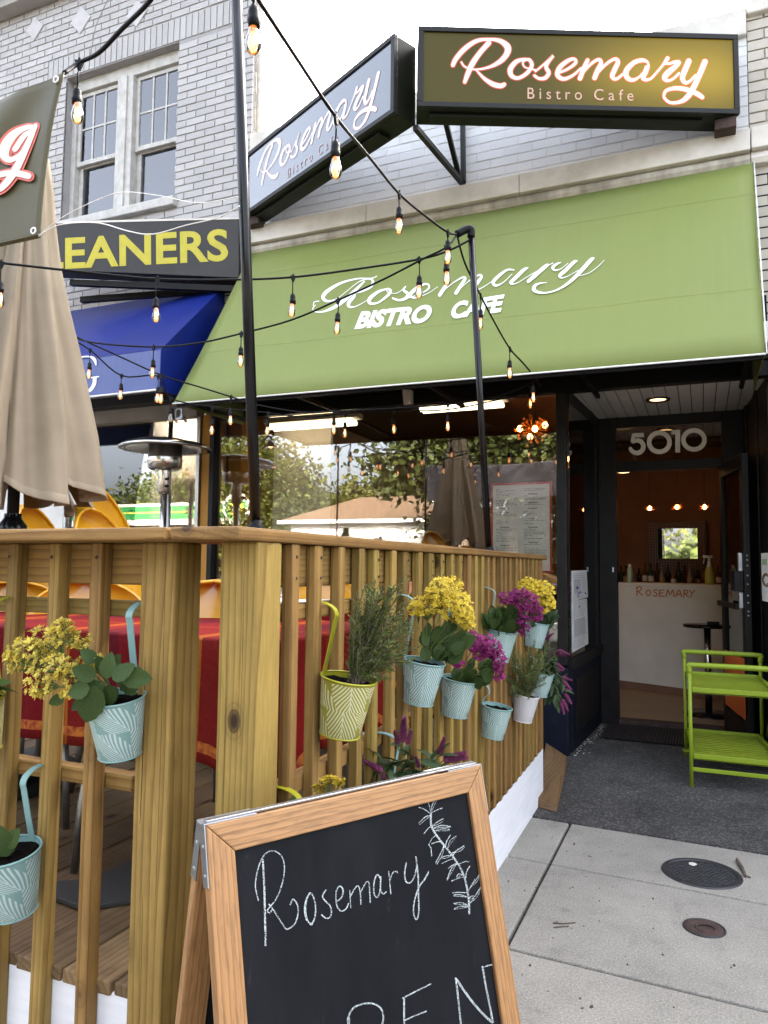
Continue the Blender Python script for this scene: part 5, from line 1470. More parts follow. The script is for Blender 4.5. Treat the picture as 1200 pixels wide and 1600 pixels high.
def rosemary(root, rnd, base, tips, mat=M_needle, nl=0.020, step=0.0042, dens=5):
    mb = MB(); sm = MB()
    for (tp) in tips:
        b0 = base + Vector((rnd.uniform(-.02, .02), rnd.uniform(-.02, .02), -0.01))
        mid = b0.lerp(tp, 0.5) + Vector((rnd.uniform(-.012, .012), rnd.uniform(-.012, .012), 0.015))
        L = smooth_line([b0, mid, tp], 8)
        sm.tube([L[i] for i in range(0, len(L), 3)] + [L[-1]], 0.0011, 4, caps=False)
        ln = (tp - b0).length
        n = int(ln / step * dens / 4)
        for i in range(n):
            t = (i + rnd.random()) / n
            if t < 0.1: continue
            q_ = min(int(t * (len(L) - 1)), len(L) - 2)
            p = Vector(L[q_]).lerp(Vector(L[q_ + 1]), t * (len(L) - 1) - q_)
            ax = (Vector(L[q_ + 1]) - Vector(L[q_])).normalized()
            sd = ax.cross(Vector((rnd.uniform(-1, 1), rnd.uniform(-1, 1), rnd.uniform(-1, 1)))).normalized()
            d = (sd + ax * rnd.uniform(0.5, 1.3)).normalized()
            ll = nl * rnd.uniform(0.6, 1.15) * (1.0 if t < 0.85 else 0.6)
            wv = ax.cross(d).normalized() * 0.0014
            tip = p + d * ll + Vector((0, 0, -0.002))
            mb.add([p - wv * 0.6, p + wv * 0.6, p + d * ll * 0.55 + wv, tip, p + d * ll * 0.55 - wv], [(0, 1, 2, 3, 4)], 0, False)
    sm.build('stems', M_bark, root, kind='stuff')
    mb.build('needles', mat, root, kind='stuff', recalc=False)
def plume(mb, p, d, L, r, rnd):
    d = d.normalized(); a = d.cross(Vector((0.2, 0.1, 0.95))).normalized(); b_ = d.cross(a)
    n = 150
    for i in range(n):
        t = (i + rnd.random()) / n
        rr = r * (1 - t) ** 0.75 * (0.55 + 0.45 * min(1, t * 8))
        an = i * 2.39996
        o = a * math.cos(an) + b_ * math.sin(an)
        q_ = p + d * L * t + o * rr * 0.75
        e = (o + d * 0.9).normalized()
        s_ = e.cross(d).normalized() * r * 0.22
        mb.add([q_ - s_, q_ + s_, q_ + e * r * 0.6 + s_ * 0.3 + d * 0.002, q_ + e * r * 0.6 - s_ * 0.3 + d * 0.002], [(0, 1, 2, 3)], 0, False)
def celosia(root, rnd, base, plumes, L=0.06, r=0.012, leafn=16, lspread=0.05):
    sm = MB()
    for (x, y, d, dx, dy, sc) in plumes:
        p = at_d(x, y, d); dr = (CR * dx - CU * dy + Vector((0, 0, 0.0)))
        pm = MB(); plume(pm, p, dr, L * sc, r * sc, rnd)
        pm.build('flower_spike', M_pflower, root, recalc=False)
        mid = base.lerp(p, 0.55) + Vector((0, 0, 0.01))
        sm.tube(smooth_line([base, mid, p], 4), 0.0016, 5)
        for k_ in range(5):
            t = rnd.uniform(0.35, 0.98); q_ = base.lerp(p, t)
            place_leaf(root, LEAF_C, q_, Vector((rnd.uniform(-1, 1), rnd.uniform(-1, 1), rnd.uniform(-.7, .6))), rnd.uniform(0.035, 0.07), roll=rnd.uniform(-.6, .6))
    sm.build('flower_stems', M_stem, root, kind='stuff')
    leaves(root, rnd, base, leafn, 0.05, 0.085, lspread, LEAF_C)

def leaf_tuft(root, rnd, base, x, y, d, rx_, ry_, n, L0, L1, me=None):
    """upright leaves that fill an oval of the bunch between the pot rim and the flowers"""
    for i in range(n):
        a, q_ = rnd.uniform(0, 6.28), math.sqrt(rnd.random())
        p = at_d(x + rx_ * q_ * math.cos(a), y + ry_ * q_ * math.sin(a), d + rnd.uniform(-.05, .05))
        dr = (p - (base - Vector((0, 0, 0.05)))).normalized() + Vector((rnd.uniform(-.3, .3), rnd.uniform(-.3, .3), rnd.uniform(-.25, .35)))
        L = rnd.uniform(L0, L1)
        place_leaf(root, me or LEAF_K, p - dr.normalized() * L * 0.6, dr, L, up=(-CF + Vector((rnd.uniform(-.6, .6), 0, rnd.uniform(0, .8)))), roll=rnd.uniform(-.7, .7))

GRP = 'flower pots hung along the railing'
RT, RB = 1.2175, 0.8395
def pr_(x, y, off=-0.067):
    """rim centre of a pot against the long railing"""
    X0 = -0.74
    for _ in range(4):
        p = on_x(x, y, X0); X0 = fx(p.y) - off
    return on_x(x, y, X0)
# along the long railing, front to back
r_ = random.Random(21)
p = pr_(545, 1058); t = make_pot('yellow green leaf-print pot holding a bushy rosemary near the corner post', 'lime', p, '-X', RT, GRP, 1.05)
tips = []
for i in range(95):
    a, q_ = r_.uniform(0, 6.28), r_.random() ** 0.4
    tips.append(at_d(592 + 54 * q_ * math.cos(a), 985 + 80 * q_ * math.sin(a), 1.70 + r_.uniform(-.06, .07)))
for (x, y) in ((632, 902), (626, 918), (640, 940), (600, 915), (648, 985), (655, 1010), (560, 955), (552, 985), (640, 1035), (610, 1050), (650, 1030), (585, 925)): tips.append(at_d(x, y, 1.70))
rosemary(t, r_, p + Vector((0.020, 0, 0)), tips, dens=6.0)
p = pr_(664, 1032); t = make_pot('aqua leaf-print pot with an upright bunch of yellow kalanchoe, behind the tall rosemary', 'aqua', p, '-X', RT, GRP)
blossoms(t, r_, p, [(690, 925, 2.1, 26, 24, 150), (715, 950, 2.1, 26, 26, 150), (668, 945, 2.1, 30, 16, 90), (705, 915, 2.22, 18, 16, 70), (730, 968, 2.1, 12, 16, 50), (650, 952, 2.1, 14, 12, 35)], M_yflower, 0.0088)
leaf_tuft(t, r_, p, 694, 1000, 2.17, 40, 30, 54, 0.032, 0.058)
p = pr_(719, 1060); t = make_pot('aqua leaf-print pot with magenta kalanchoe and broad leaves', 'aqua', p, '-X', RT, GRP)
blossoms(t, r_, p, [(742, 1003, 2.41, 18, 16, 90), (765, 1010, 2.41, 18, 18, 100), (780, 1032, 2.41, 12, 20, 70), (752, 1018, 2.41, 16, 14, 60), (716, 1036, 2.38, 9, 7, 30), (779, 1056, 2.41, 8, 10, 24)], M_mflower, 0.0085)
leaf_tuft(t, r_, p, 734, 1050, 2.47, 40, 18, 40, 0.034, 0.06)
p = pr_(786, 985); t = make_pot('yellow green pot with magenta kalanchoe, above the broad leaved one', 'aqua', p, '-X', RT, GRP)
blossoms(t, r_, p, [(795, 934, 2.96, 18, 10, 70), (822, 940, 2.96, 20, 16, 110), (838, 955, 2.96, 10, 18, 60), (818, 975, 2.96, 10, 20, 60), (815, 928, 2.96, 18, 8, 50)], M_mflower, 0.0095)
leaf_tuft(t, r_, p, 784, 968, 3.03, 32, 20, 44, 0.045, 0.075)
t['label'] = 'aqua pot overflowing with magenta kalanchoe in front of the dense yellow one'
p = pr_(840, 972); t = make_pot('aqua pot under a dense dome of bright yellow flowers, nearest the cafe window', 'aqua', p, '-X', RT, GRP)
blossoms(t, r_, p, [(825, 918, 3.66, 24, 16, 150), (845, 925, 3.66, 22, 18, 150), (854, 942, 3.66, 13, 16, 80), (815, 926, 3.66, 14, 10, 50)], M_yflower, 0.0105, petals=6)
leaf_tuft(t, r_, p, 848, 962, 3.75, 22, 18, 40, 0.045, 0.075, LEAF_C)
p = pr_(823, 1085); t = make_pot('white pot holding a spreading rosemary beside the empty aqua pot', 'white', p, '-X', RB, GRP)
tips = []
for i in range(64):
    a, q_ = r_.uniform(0, 6.28), math.sqrt(r_.random())
    tips.append(at_d(822 + 42 * q_ * math.cos(a), 1048 + 46 * q_ * math.sin(a), 3.45 + r_.uniform(-.09, .09)))
for (x, y) in ((860, 1002), (835, 1000), (866, 1025), (782, 1060), (788, 1090), (800, 1010)): tips.append(at_d(x, y, 3.45))
rosemary(t, r_, p, tips, nl=0.024, dens=5.0)
p = pr_(777, 1103); t = make_pot('small aqua pot with nothing but dark soil in it', 'aqua', p, '-X', RB, GRP)
p = pr_(848, 1050); t = make_pot('pot of drooping pink celosia at the far end of the railing', 'aqua', p, '-X', RB, GRP)
celosia(t, r_, p, [(866, 1020, 3.9, 0.9, 0.25, 0.9), (872, 1016, 3.9, 0.9, 0.35, 0.9), (868, 1036, 3.9, 0.7, 0.5, 0.8), (866, 1046, 3.9, 0.9, 0.1, 0.7), (878, 1058, 3.9, 0.9, 0.3, 0.8), (880, 1064, 3.9, 0.8, 0.9, 0.9), (876, 1076, 3.9, 0.9, 0.1, 0.7),
                   (882, 1082, 3.9, 0.6, 1, 1.0), (878, 1092, 3.9, 0.5, 1, 1.0), (876, 1098, 3.9, 0.3, 1, 0.9), (842, 998, 3.9, -0.3, -1, 0.8), (852, 1000, 3.9, 0.6, -0.5, 0.8)], 0.065, 0.013, 26, 0.05)
for k_ in range(16): place_leaf(t, LEAF_C, at_d(r_.uniform(852, 880), r_.uniform(1030, 1100), 3.9), Vector((r_.uniform(-.4, .5), r_.uniform(-.4, .4), -1)), r_.uniform(0.05, 0.09), roll=r_.uniform(-.6, .6))
p = pr_(640, 1262); t = make_pot('aqua pot of purple celosia low on the railing behind the chalkboard', 'aqua', p, '-X', RB, GRP)
celosia(t, r_, p, [(628, 1160, 1.95, 0.1, -1, 1.0), (622, 1165, 1.95, -0.25, -1, 0.6), (636, 1164, 1.95, 0.3, -1, 0.6), (686, 1180, 1.95, 0.3, -1, 0.75), (692, 1188, 1.95, 1, -0.35, 0.95), (700, 1188, 1.95, 1, -0.15, 0.8), (598, 1205, 1.95, -1, -0.55, 0.85), (600, 1208, 1.95, -0.1, 1, 0.5), (655, 1200, 1.95, -0.3, -1, 0.5)], 0.062, 0.013, 22, 0.05)
for k_ in range(26): place_leaf(t, LEAF_C, at_d(r_.uniform(590, 680), r_.uniform(1180, 1225), 1.95), Vector((r_.uniform(-1, 1), r_.uniform(-1, 1), r_.uniform(-.8, .6))), r_.uniform(0.045, 0.08), roll=r_.uniform(-.6, .6))
p = pr_(492, 1290); t = make_pot('yellow green pot of small yellow flowers peeping over the chalkboard edge', 'lime', p, '-X', RB, GRP)
blossoms(t, r_, p, [(518, 1220, 1.55, 18, 8, 26), (500, 1232, 1.55, 12, 6, 14), (535, 1222, 1.55, 8, 5, 8)], M_yflower, 0.0085)
leaves(t, r_, p, 10, 0.05, 0.07, 0.03, LEAF_K)
# on the street-side railing
p = on_y(180, 1088, 1.222); t = make_pot('aqua leaf-print pot beside the big post, its pale yellow kalanchoe leaning left', 'aqua', p, '+Y', RT, GRP)
PALE = M_pyflower
blossoms(t, r_, p, [(40, 1022, 1.52, 34, 26, 100), (70, 1000, 1.54, 30, 24, 80), (98, 985, 1.55, 20, 22, 60), (125, 1000, 1.55, 20, 14, 40), (80, 1040, 1.52, 34, 22, 60), (60, 1068, 1.50, 24, 24, 60), (105, 1052, 1.52, 20, 16, 36), (140, 1035, 1.54, 26, 14, 40), (18, 1032, 1.52, 14, 18, 30), (105, 1080, 1.50, 14, 10, 16)], PALE, 0.0082)
c_ = p + Vector((-0.01, -0.005, 0.0))
for (x, y, dx, dy, L) in ((160, 1072, -0.6, 1.0, 0.10), (150, 1075, -0.9, 0.6, 0.09), (190, 1060, 0.8, 0.15, 0.075), (178, 1052, 0.9, -0.05, 0.08), (180, 1040, 0.3, -0.7, 0.06), (165, 1045, -0.2, -0.8, 0.06), (150, 1050, -0.8, -0.4, 0.07), (196, 1068, 0.7, 0.3, 0.05), (160, 1060, -0.2, 0.6, 0.075), (140, 1062, -1, 0.15, 0.06), (175, 1068, 0.2, 0.5, 0.05), (168, 1050, 0.5, -0.5, 0.07), (100, 1085, -0.7, 0.3, 0.05), (150, 1030, -0.5, -0.5, 0.06)):
    dr = CR * dx - CU * dy - CF * r_.uniform(0.1, 0.6)
    place_leaf(t, LEAF_K, at_d(x, y + 4, 1.53 + r_.uniform(-.02, .02)), dr, L * 0.66, up=(-CF + Vector((0, 0, 0.5))), roll=r_.uniform(-.4, .4))
for (x, y, dx, dy, L) in ((150, 1072, -0.35, 1.0, 0.082), (158, 1066, -0.8, 0.75, 0.066), (172, 1070, -0.1, 1.0, 0.045), (190, 1056, 1.0, 0.1, 0.06), (176, 1062, 0.6, -0.5, 0.05), (166, 1060, 0.1, -1.0, 0.052), (150, 1058, -0.7, -0.3, 0.05), (140, 1075, -0.9, 0.2, 0.05)):
    place_leaf(t, LEAF_K, at_d(x, y, 1.465 + r_.uniform(-.01, .02)), CR * dx - CU * dy - CF * r_.uniform(-0.1, 0.25), L, up=(-CF + Vector((0, 0, 0.35))), roll=r_.uniform(-.3, .3))
p = on_y(12, 1328, 1.215); t = make_pot('pale aqua pot hung low in the corner, half full of speckled soil', 'aqua', p, '+Y', RB, GRP, 1.12)
for (x, y, dx, dy, L) in ((12, 1338, -0.3, -1.0, 0.07), (5, 1335, -0.6, -0.6, 0.06), (10, 1325, 0.5, -0.8, 0.05), (0, 1330, -1, -0.2, 0.08)):
    place_leaf(t, LEAF_K, at_d(x, y, 1.60), CR * dx - CU * dy - CF * 0.15, L, up=(-CF + Vector((0, 0, 0.4))))
p = on_y(-38, 1090, 1.222); t = make_pot('yellow green pot at the left edge of the railing, only its side showing', 'lime', p, '+Y', RT, GRP, 1.0)
leaves(t, r_, p, 12, 0.05, 0.08, 0.03, LEAF_K)
# ------------------------------------------------------------------ light poles on the railing
def pole(label, base, top, r, elbow=None):
    t = thing('light_pole', label, 'pole', tuple(base))
    base, top = Vector(base), Vector(top)
    MB().tube([base, base.lerp(top, 0.5), top], r, 14).build('tube', M_blackgloss, t)
    MB().lathe([(r * 1.5, 0), (r * 1.5, 0.01), (r * 1.12, 0.014), (r * 1.12, 0.022), (0, 0.022)], base, 16).build('foot', M_blackmatte, t)
    if elbow: MB().tube(smooth_line([top - Vector((0, 0, 0.02)), top + Vector((0, 0, 0.015)), top + (Vector(elbow) - top) * 0.3 + Vector((0, 0, 0.02)), elbow], 5), r * 1.15, 12).build('elbow', M_blackmatte, t)
    return t
P1b = Vector((-0.868, 1.345, CAPZ1)); d1 = P1b - CP; d1 = d1.dot(CF)
P1t = at_d(364, -160, d1 + 0.02)
pole('tall glossy black pole rising from the railing corner past the green awning', P1b, P1t, 0.0118)
P2b = on_z(769, 866, CAPZ1 - 0.0); P2b = Vector((-0.905, 3.36, CAPZ1))
d2 = (P2b - CP).dot(CF)
P2t = at_d(736, 364, d2)
P2e = at_d(714, 366, d2 - 0.02)
pole('shorter black pole with an elbow at its top, far along the railing', P2b, P2t, 0.0155, P2e)

# ------------------------------------------------------------------ string lights
SOCK = MB().lathe([(0.0, 0.0), (0.004, 0.0), (0.0055, -0.006), (0.0105, -0.010), (0.0125, -0.020), (0.0122, -0.034), (0.0145, -0.036), (0.0145, -0.043), (0.0128, -0.046), (0.0128, -0.052), (0.0, -0.052)], (0, 0, 0), 14).mesh('socket', M_blackmatte)
BULB = MB().lathe([(0.0095, -0.050), (0.0100, -0.056), (0.0125, -0.066), (0.0160, -0.078), (0.0175, -0.088), (0.0165, -0.098), (0.0120, -0.107), (0.0060, -0.1115), (0.0, -0.1125)], (0, 0, 0), 16).mesh('bulb', M_bulbglass)
fl_ = MB()
for k_ in range(5):
    a = k_ * 2 * math.pi / 5
    fl_.tube([(0.003 * math.cos(a), 0.003 * math.sin(a), -0.056), (0.0062 * math.cos(a), 0.0062 * math.sin(a), -0.078), (0.0040 * math.cos(a + .6), 0.0040 * math.sin(a + .6), -0.097)], 0.0013, 4)
FILA = fl_.mesh('filament', M_filament)
STEMG = MB().lathe([(0.0, -0.05), (0.0085, -0.051), (0.0080, -0.060), (0.003, -0.066), (0.0, -0.067)], (0, 0, 0), 10).mesh('bulb_stem', emit('amber_bulb_stem', (1.0, 0.30, 0.06), 0.07, False))
CLIP = MB().prism([(-0.013, -0.004, 0.006), (0.013, -0.004, 0.006), (0.010, -0.004, -0.006), (0.004, -0.004, -0.022), (-0.004, -0.004, -0.022), (-0.010, -0.004, -0.006)], (0, 0.008, 0)).lathe([(0.0045, 0.008), (0.0045, 0.014), (0.002, 0.014)], (0, 0, 0), 8).mesh('clip', M_blackmatte)
def string(label, nodes, r=0.0050, sag=0.0, group='festoon light strings'):
    """nodes: (px x, px y, distance or a point, carries a bulb, drop)"""
    pts = []
    for nd in nodes:
        pts.append(Vector(nd[0]) if not isinstance(nd[0], (int, float)) else at_d(nd[0], nd[1], nd[2]))
    t = thing('string_lights', label, 'string lights', tuple(pts[len(pts) // 2]), group)
    L = smooth_line([tuple(q_) for q_ in pts], 5)
    cab = MB().tube(L, r, 6).build('cable', M_blackmatte, t)
    off = WLOC[t.name]
    rnd = random.Random(len(nodes) * 7 + int(abs(pts[0].x) * 100))
    for nd, q_ in zip(nodes, pts):
        fl = nd[1] if not isinstance(nd[0], (int, float)) else nd[3]
        if not fl: continue
        dr = fl if isinstance(fl, float) else 0.045
        dirv = (pts[min(pts.index(q_) + 1, len(pts) - 1)] - pts[max(pts.index(q_) - 1, 0)])
        az = math.atan2(dirv.y, dirv.x)
        c_ = put('clip', CLIP, t); c_.location = q_ - off; c_.rotation_euler = (0, 0, az)
        tilt = Vector((rnd.uniform(-.05, .05), rnd.uniform(-.05, .05)))
        e = q_ + Vector((tilt.x * dr, tilt.y * dr, -0.018 - dr))
        MB().tube([q_ + Vector((0, 0, -0.015)), q_.lerp(e, 0.5) + Vector((tilt.y * 0.05, tilt.x * 0.05, 0)), e], 0.0026, 5).build('lead', M_blackmatte, t)
        for nm, me in (('socket', SOCK), ('bulb', BULB), ('filament', FILA), ('bulb_stem', STEMG)):
            if nd[-1] == 'off' and nm in ('filament', 'bulb_stem'): continue
            o = put(nm, me, t if nm in ('socket', 'bulb') else bul)
            if nm == 'bulb': bul = o
            if nm in ('socket', 'bulb'):
                o.location = e - off; o.rotation_euler = (tilt.y, -tilt.x, rnd.uniform(0, 6))
    return t
string('cable running from the tall pole down to the elbow pole, two bulbs against the sky', [(386, -30, 1.62, 0), (396, -14, 1.65, 0.012), (405, 2, 1.68, 0), (466, 95, 1.86, 0), (525, 183, 2.04, True), (575, 243, 2.5, 0), (624, 303, 2.92, 0.03), (668, 340, 3.15, 0), (700, 363, 3.28, 0.012), (P2e, 0)])
string('cable dropping from the elbow pole to the awning edge', [(P2e, 0), (726, 410, 3.5, 0), (751, 462, 3.9, 0.05), (775, 508, 4.15, 0), (797, 545, 4.35, 0.045), (816, 566, 4.45, 0), (833, 586, 4.55, 0.04), (845, 604, 4.75, 0)])
string('heavy cable ending at the corner of the olive banner with one big bulb', [(262, -40, 1.9, 0), (232, 4, 1.97, 0), (190, 46, 2.06, 0), (155, 82, 2.12, 0), (124, 98, 2.17, 0.055), (100, 114, 2.1, 0)], 0.0062)
string('lowest string across the front of the green awning, from the umbrella to the elbow pole', [(-60, 405, 2.9, 0), (2, 411, 2.95, 0.05), (120, 424, 3.1, 0), (246, 436, 3.2, 0.062), (360, 437, 3.3, 0), (458, 433, 3.36, 0.055), (560, 420, 3.4, 0), (655, 405, 3.42, 0.055), (700, 392, 3.4, 0), (P2t + Vector((0, 0, -0.03)), 0)])
string('string rising across the awning lettering to the elbow pole', [(105, 525, 4.5, 0), (150, 536, 4.4, 0), (240, 542, 4.25, 0.05), (310, 536, 4.1, 0), (377, 521, 3.95, 0.05), (455, 500, 3.8, 0), (528, 469, 3.66, 0.04), (600, 436, 3.5, 0), (660, 405, 3.4, 0), (698, 386, 3.33, 0.045), (P2e, 0)])
string('string sagging from behind the umbrella to the dark shopfront head', [(105, 520, 4.6, 0), (180, 554, 4.65, 0), (254, 587, 4.7, 0.05), (310, 604, 4.75, 0), (361, 620, 4.8, 0.055), (399, 632, 4.8, 0.045), (470, 644, 4.85, 0), (522, 643, 4.85, 0.02), (580, 640, 4.85, 0), (700, 632, 4.85, 0.045), (780, 618, 4.85, 0), (828, 600, 4.85, 0.03), (850, 590, 4.9, 0)])
string('lower string passing the patio heater towards the shop window', [(105, 526, 4.8, 0), (141, 547, 4.85, 0.06), (190, 587, 4.95, 0.03), (247, 588, 4.98, 0.05), (267, 622, 5.05, 0.04, 'off'), (332, 636, 5.1, 0.06), (419, 645, 5.2, 0.03), (480, 652, 5.2, 0), (539, 646, 5.2, 0.04), (615, 642, 5.2, 0.03), (700, 640, 5.2, 0), (790, 622, 5.2, 0), (840, 610, 5.2, 0)])

# ------------------------------------------------------------------ olive banner
bn_ = thing('banner', 'olive green vinyl banner with a cream letter edged in coral, hung on grommets', 'banner', (-2.4, 1.45, 2.3))
BY = 1.45
A_tr, A_br = on_y(99, 112, BY), on_y(62, 371, BY)
A_tl, A_bl = Vector((-3.35, BY + 0.02, A_tr.z + 0.0)), Vector((-3.35, BY + 0.02, A_br.z - 0.02))
def bpt(s, t, o=0.0):
    p = A_tr.lerp(A_tl, s).lerp(A_br.lerp(A_bl, s), t)
    w = 0.018 * math.sin(s * 16 + t * 3) * (1 - 0.4 * t) + 0.010 * math.sin(s * 40 - t * 9 + 1) * math.exp(-((t - 0.1) ** 2) * 6) + 0.03 * math.sin(math.pi * min(1, s * 1.5)) * (t - 0.5)
    w *= min(1.0, s * 8 + 0.15)
    dz = -0.03 * math.sin(math.pi * s) * (1 - t)
    edge = 0.018 * math.sin(math.pi * t) * math.exp(-s * 14)
    return p + Vector((-edge, w - o, dz))
mb = MB(); ns_, ntt = 70, 26; vs_ = []; fs_ = []
for lay in (0.0, -0.003):          # front sheet and its grey back
    for j in range(ntt + 1):
        for i in range(ns_ + 1): vs_.append(bpt(i / ns_, j / ntt, lay))
W_ = ns_ + 1; H_ = (ntt + 1) * W_
for j in range(ntt):
    for i in range(ns_):
        a = j * W_ + i; fs_.append((a, a + 1, a + 1 + W_, a + W_)); fs_.append((H_ + a, H_ + a + W_, H_ + a + 1 + W_, H_ + a + 1))
for j in range(ntt):
    k_ = j * W_; fs_.append((k_, k_ + W_, H_ + k_ + W_, H_ + k_))
for i in range(ns_):
    fs_.append((i, i + 1, H_ + i + 1, H_ + i)); k_ = ntt * W_ + i; fs_.append((k_, k_ + 1, H_ + k_ + 1, H_ + k_))
mb.add(vs_, fs_, 0, True)
for q_ in range(1, 2 * ns_ * ntt, 2): mb.m[q_] = 1
mb.build('sheet', [M_banner, simple('grey_banner_back', (0.13, 0.125, 0.135), 0.6, scale=4)], bn_)
MB().tube([bpt(i / 40, 0.985, 0.004) for i in range(41)], 0.0035, 5).build('hem', M_banner, bn_)
for (s_, t_) in ((0.012, 0.035), (0.012, 0.955), (0.985, 0.04), (0.985, 0.95)):
    c_ = bpt(s_, t_, 0.005)
    MB().tube([c_ + Vector((0.008 * math.cos(a), 0, 0.008 * math.sin(a))) for a in [q_ * 2 * math.pi / 14 for q_ in range(15)]], 0.0028, 6).build('grommet', M_letter_w, bn_)
def gmap(x, y, l):
    q_ = on_y(x, y, BY); s_ = (A_tr.x - q_.x) / (A_tr.x - A_tl.x)
    t_ = (A_tr.z - q_.z) / (A_tr.z - A_br.z)
    base_ = bpt(max(s_, 0), t_, l)
    return Vector((q_.x, base_.y, q_.z))
GS = [[(22, 232, 9), (34, 210, 9), (46, 203, 9), (50, 198, 8), (38, 196, 8), (22, 206, 10), (10, 226, 12), (8, 244, 12), (18, 250, 9), (34, 238, 8), (46, 216, 9)],
      [(52, 196, 10), (40, 230, 12), (26, 268, 12), (8, 296, 10), (-10, 300, 9), (-16, 288, 8), (2, 276, 9), (24, 272, 10), (46, 276, 10)],
      [(-60, 196, 10), (-70, 230, 12), (-62, 250, 10), (-40, 236, 8), (-22, 206, 9)], [(-22, 206, 11), (-30, 236, 11), (-20, 250, 9), (0, 236, 6), (14, 216, 6)]]
g1, g2 = MB(), MB()
for s in GS:
    ribbon(g1, [(a, b_, w + 7) for a, b_, w in s], gmap, lift=0.0055, k=8); ribbon(g2, s, gmap, lift=0.0075, k=8)
g1.build('letter_outline', M_letter_r, bn_, recalc=False); g2.build('lettering', simple('cream_vinyl', (0.72, 0.66, 0.55), 0.45), bn_, recalc=False)
# white cord that ties the banner to the tall pole
cordp = [A_br + Vector((0.01, -0.01, 0.0))]
for (x, y, f_) in ((80, 352, .1), (110, 332, .2), (160, 309, .35), (195, 300, .45), (250, 306, .6), (310, 317, .8), (372, 307, 1.0)): cordp.append(at_d(x, y, 1.95 + (1.57 - 1.95) * f_))
c1 = MB().tube(smooth_line([tuple(q_) for q_ in cordp], 5), 0.0011, 5)
cordp = [A_br + Vector((0.01, -0.012, -0.004))]
for (x, y, f_) in ((90, 352, .1), (150, 348, .3), (200, 361, .45), (238, 366, .6), (290, 352, .75), (340, 340, .9), (374, 322, 1.0)): cordp.append(at_d(x, y, 1.95 + (1.57 - 1.95) * f_))
c1.tube(smooth_line([tuple(q_) for q_ in cordp], 5), 0.0013, 5)
tag(c1.build('tie_cord', M_letter_w, None), 'thin white cord tying the banner to the tall pole', 'cord')
# far poles that carry the other end of the banner (seen mirrored in the shop window)
pole('slim black pole at the far left end of the street railing', (-3.42, 1.36, CAPZ1), (-3.40, 1.40, 3.0), 0.012)
pole('slim black pole at the far end of the deck beside the umbrella', (-4.75, 1.36, CAPZ1), (-4.72, 1.40, 3.0), 0.012)

# ------------------------------------------------------------------ closed umbrella
UX, UY = -2.685, 2.285
um = thing('umbrella', 'closed beige canvas patio umbrella hanging in deep folds', 'umbrella', (UX, UY, DZ))
prof = [(1.585, 0.367), (1.59, 0.366), (1.612, 0.3605), (1.616, 0.356), (1.62, 0.3555), (1.70, 0.343), (1.85, 0.315), (2.0, 0.280), (2.2, 0.236), (2.4, 0.186), (2.6, 0.142), (2.8, 0.112), (2.95, 0.098), (3.08, 0.075), (3.14, 0.015)]
seg = 288; vs_ = []; fs_ = []
for i, (z, R_) in enumerate(prof):
    for k_ in range(seg):
        a = 2 * math.pi * k_ / seg
        # eight wrapped panels: each rises slowly and drops back sharply at its overlap
        u_ = (a / (2 * math.pi) * 8 + 0.12 * math.sin(z * 1.3)) % 1.0
        saw = u_ ** 1.25 if u_ < 0.92 else (1 - u_) / 0.08 * 0.92 ** 1.25
        ps = math.sin(u_ * math.pi * 3.0 + 0.6) * 0.045
        rr = R_ * (0.70 + 0.37 * saw + ps + 0.010 * math.sin(a * 31 + z * 3))
        zz = z + (0.10 * (0.5 - u_) + 0.03 * math.sin(a * 3)) * max(0, 1 - (z - 1.585) / 0.3)
        vs_.append((UX + rr * math.cos(a), UY + rr * math.sin(a), zz))
for i in range(len(prof) - 1):
    for k_ in range(seg):
        k2 = (k_ + 1) % seg; fs_.append((i * seg + k_, i * seg + k2, (i + 1) * seg + k2, (i + 1) * seg + k_))
mb = MB(); mb.add(vs_, fs_, 0, True)
uc = mb.build('canopy', M_umb, um)
sd = uc.modifiers.new('cloth', 'SOLIDIFY'); sd.thickness = 0.003
MB().tube([(UX, UY, DZ + 0.05), (UX, UY, 3.12)], 0.024, 14).build('pole', M_blackmatte, um)
MB().lathe([(0.30, 0), (0.30, 0.05), (0.27, 0.075), (0.06, 0.085), (0.055, 0.3), (0.0, 0.3)], (UX, UY, DZ), 36).build('base', M_blackmatte, um)
MB().lathe([(0.05, 0), (0.062, 0.02), (0.058, 0.07), (0.036, 0.10), (0.034, 0.12)], (UX + 0.0, UY, 1.385), 20).build('clamp', M_blackgloss, um)
for a in (0.2, 1.4, 2.6, 3.9, 5.1): MB().bar((UX + 0.04 * math.cos(a), UY + 0.04 * math.sin(a), 1.95), (UX + 0.29 * math.cos(a), UY + 0.29 * math.sin(a), 1.54), 0.016, 0.010).build('rib', M_greyconc, um)
# ------------------------------------------------------------------ patio heater
HX, HY = -4.04, 4.88
ph = thing('patio_heater', 'steel mushroom patio heater with a dished reflector beside the shop window', 'heater', (HX, HY, DZ))
hz = lambda y: EYE + (884 - y) / F * 6.07
MB().lathe([(0.0000, hz(686)), (0.1147, hz(687.5)), (0.2294, hz(691)), (0.3326, hz(697)), (0.3693, hz(702)), (0.3670, hz(704.5)), (0.3097, hz(704)), (0.1376, hz(697)), (0.0000, hz(695))], (HX, HY, 0), 48).build('reflector', M_steel, ph)
MB().lathe([(0.1353, hz(692)), (0.1353, hz(718))], (HX, HY, 0), 32).lathe([(0.0344, hz(692)), (0.0344, hz(720))], (HX, HY, 0), 12).build('burner_screen', M_darksteel, ph)
MB().lathe([(0.1376, hz(718)), (0.1399, hz(721)), (0.1353, hz(733)), (0.1090, hz(737)), (0.0803, hz(737)), (0.0000, hz(737))], (HX, HY, 0), 36).build('burner_ring', M_steel, ph)
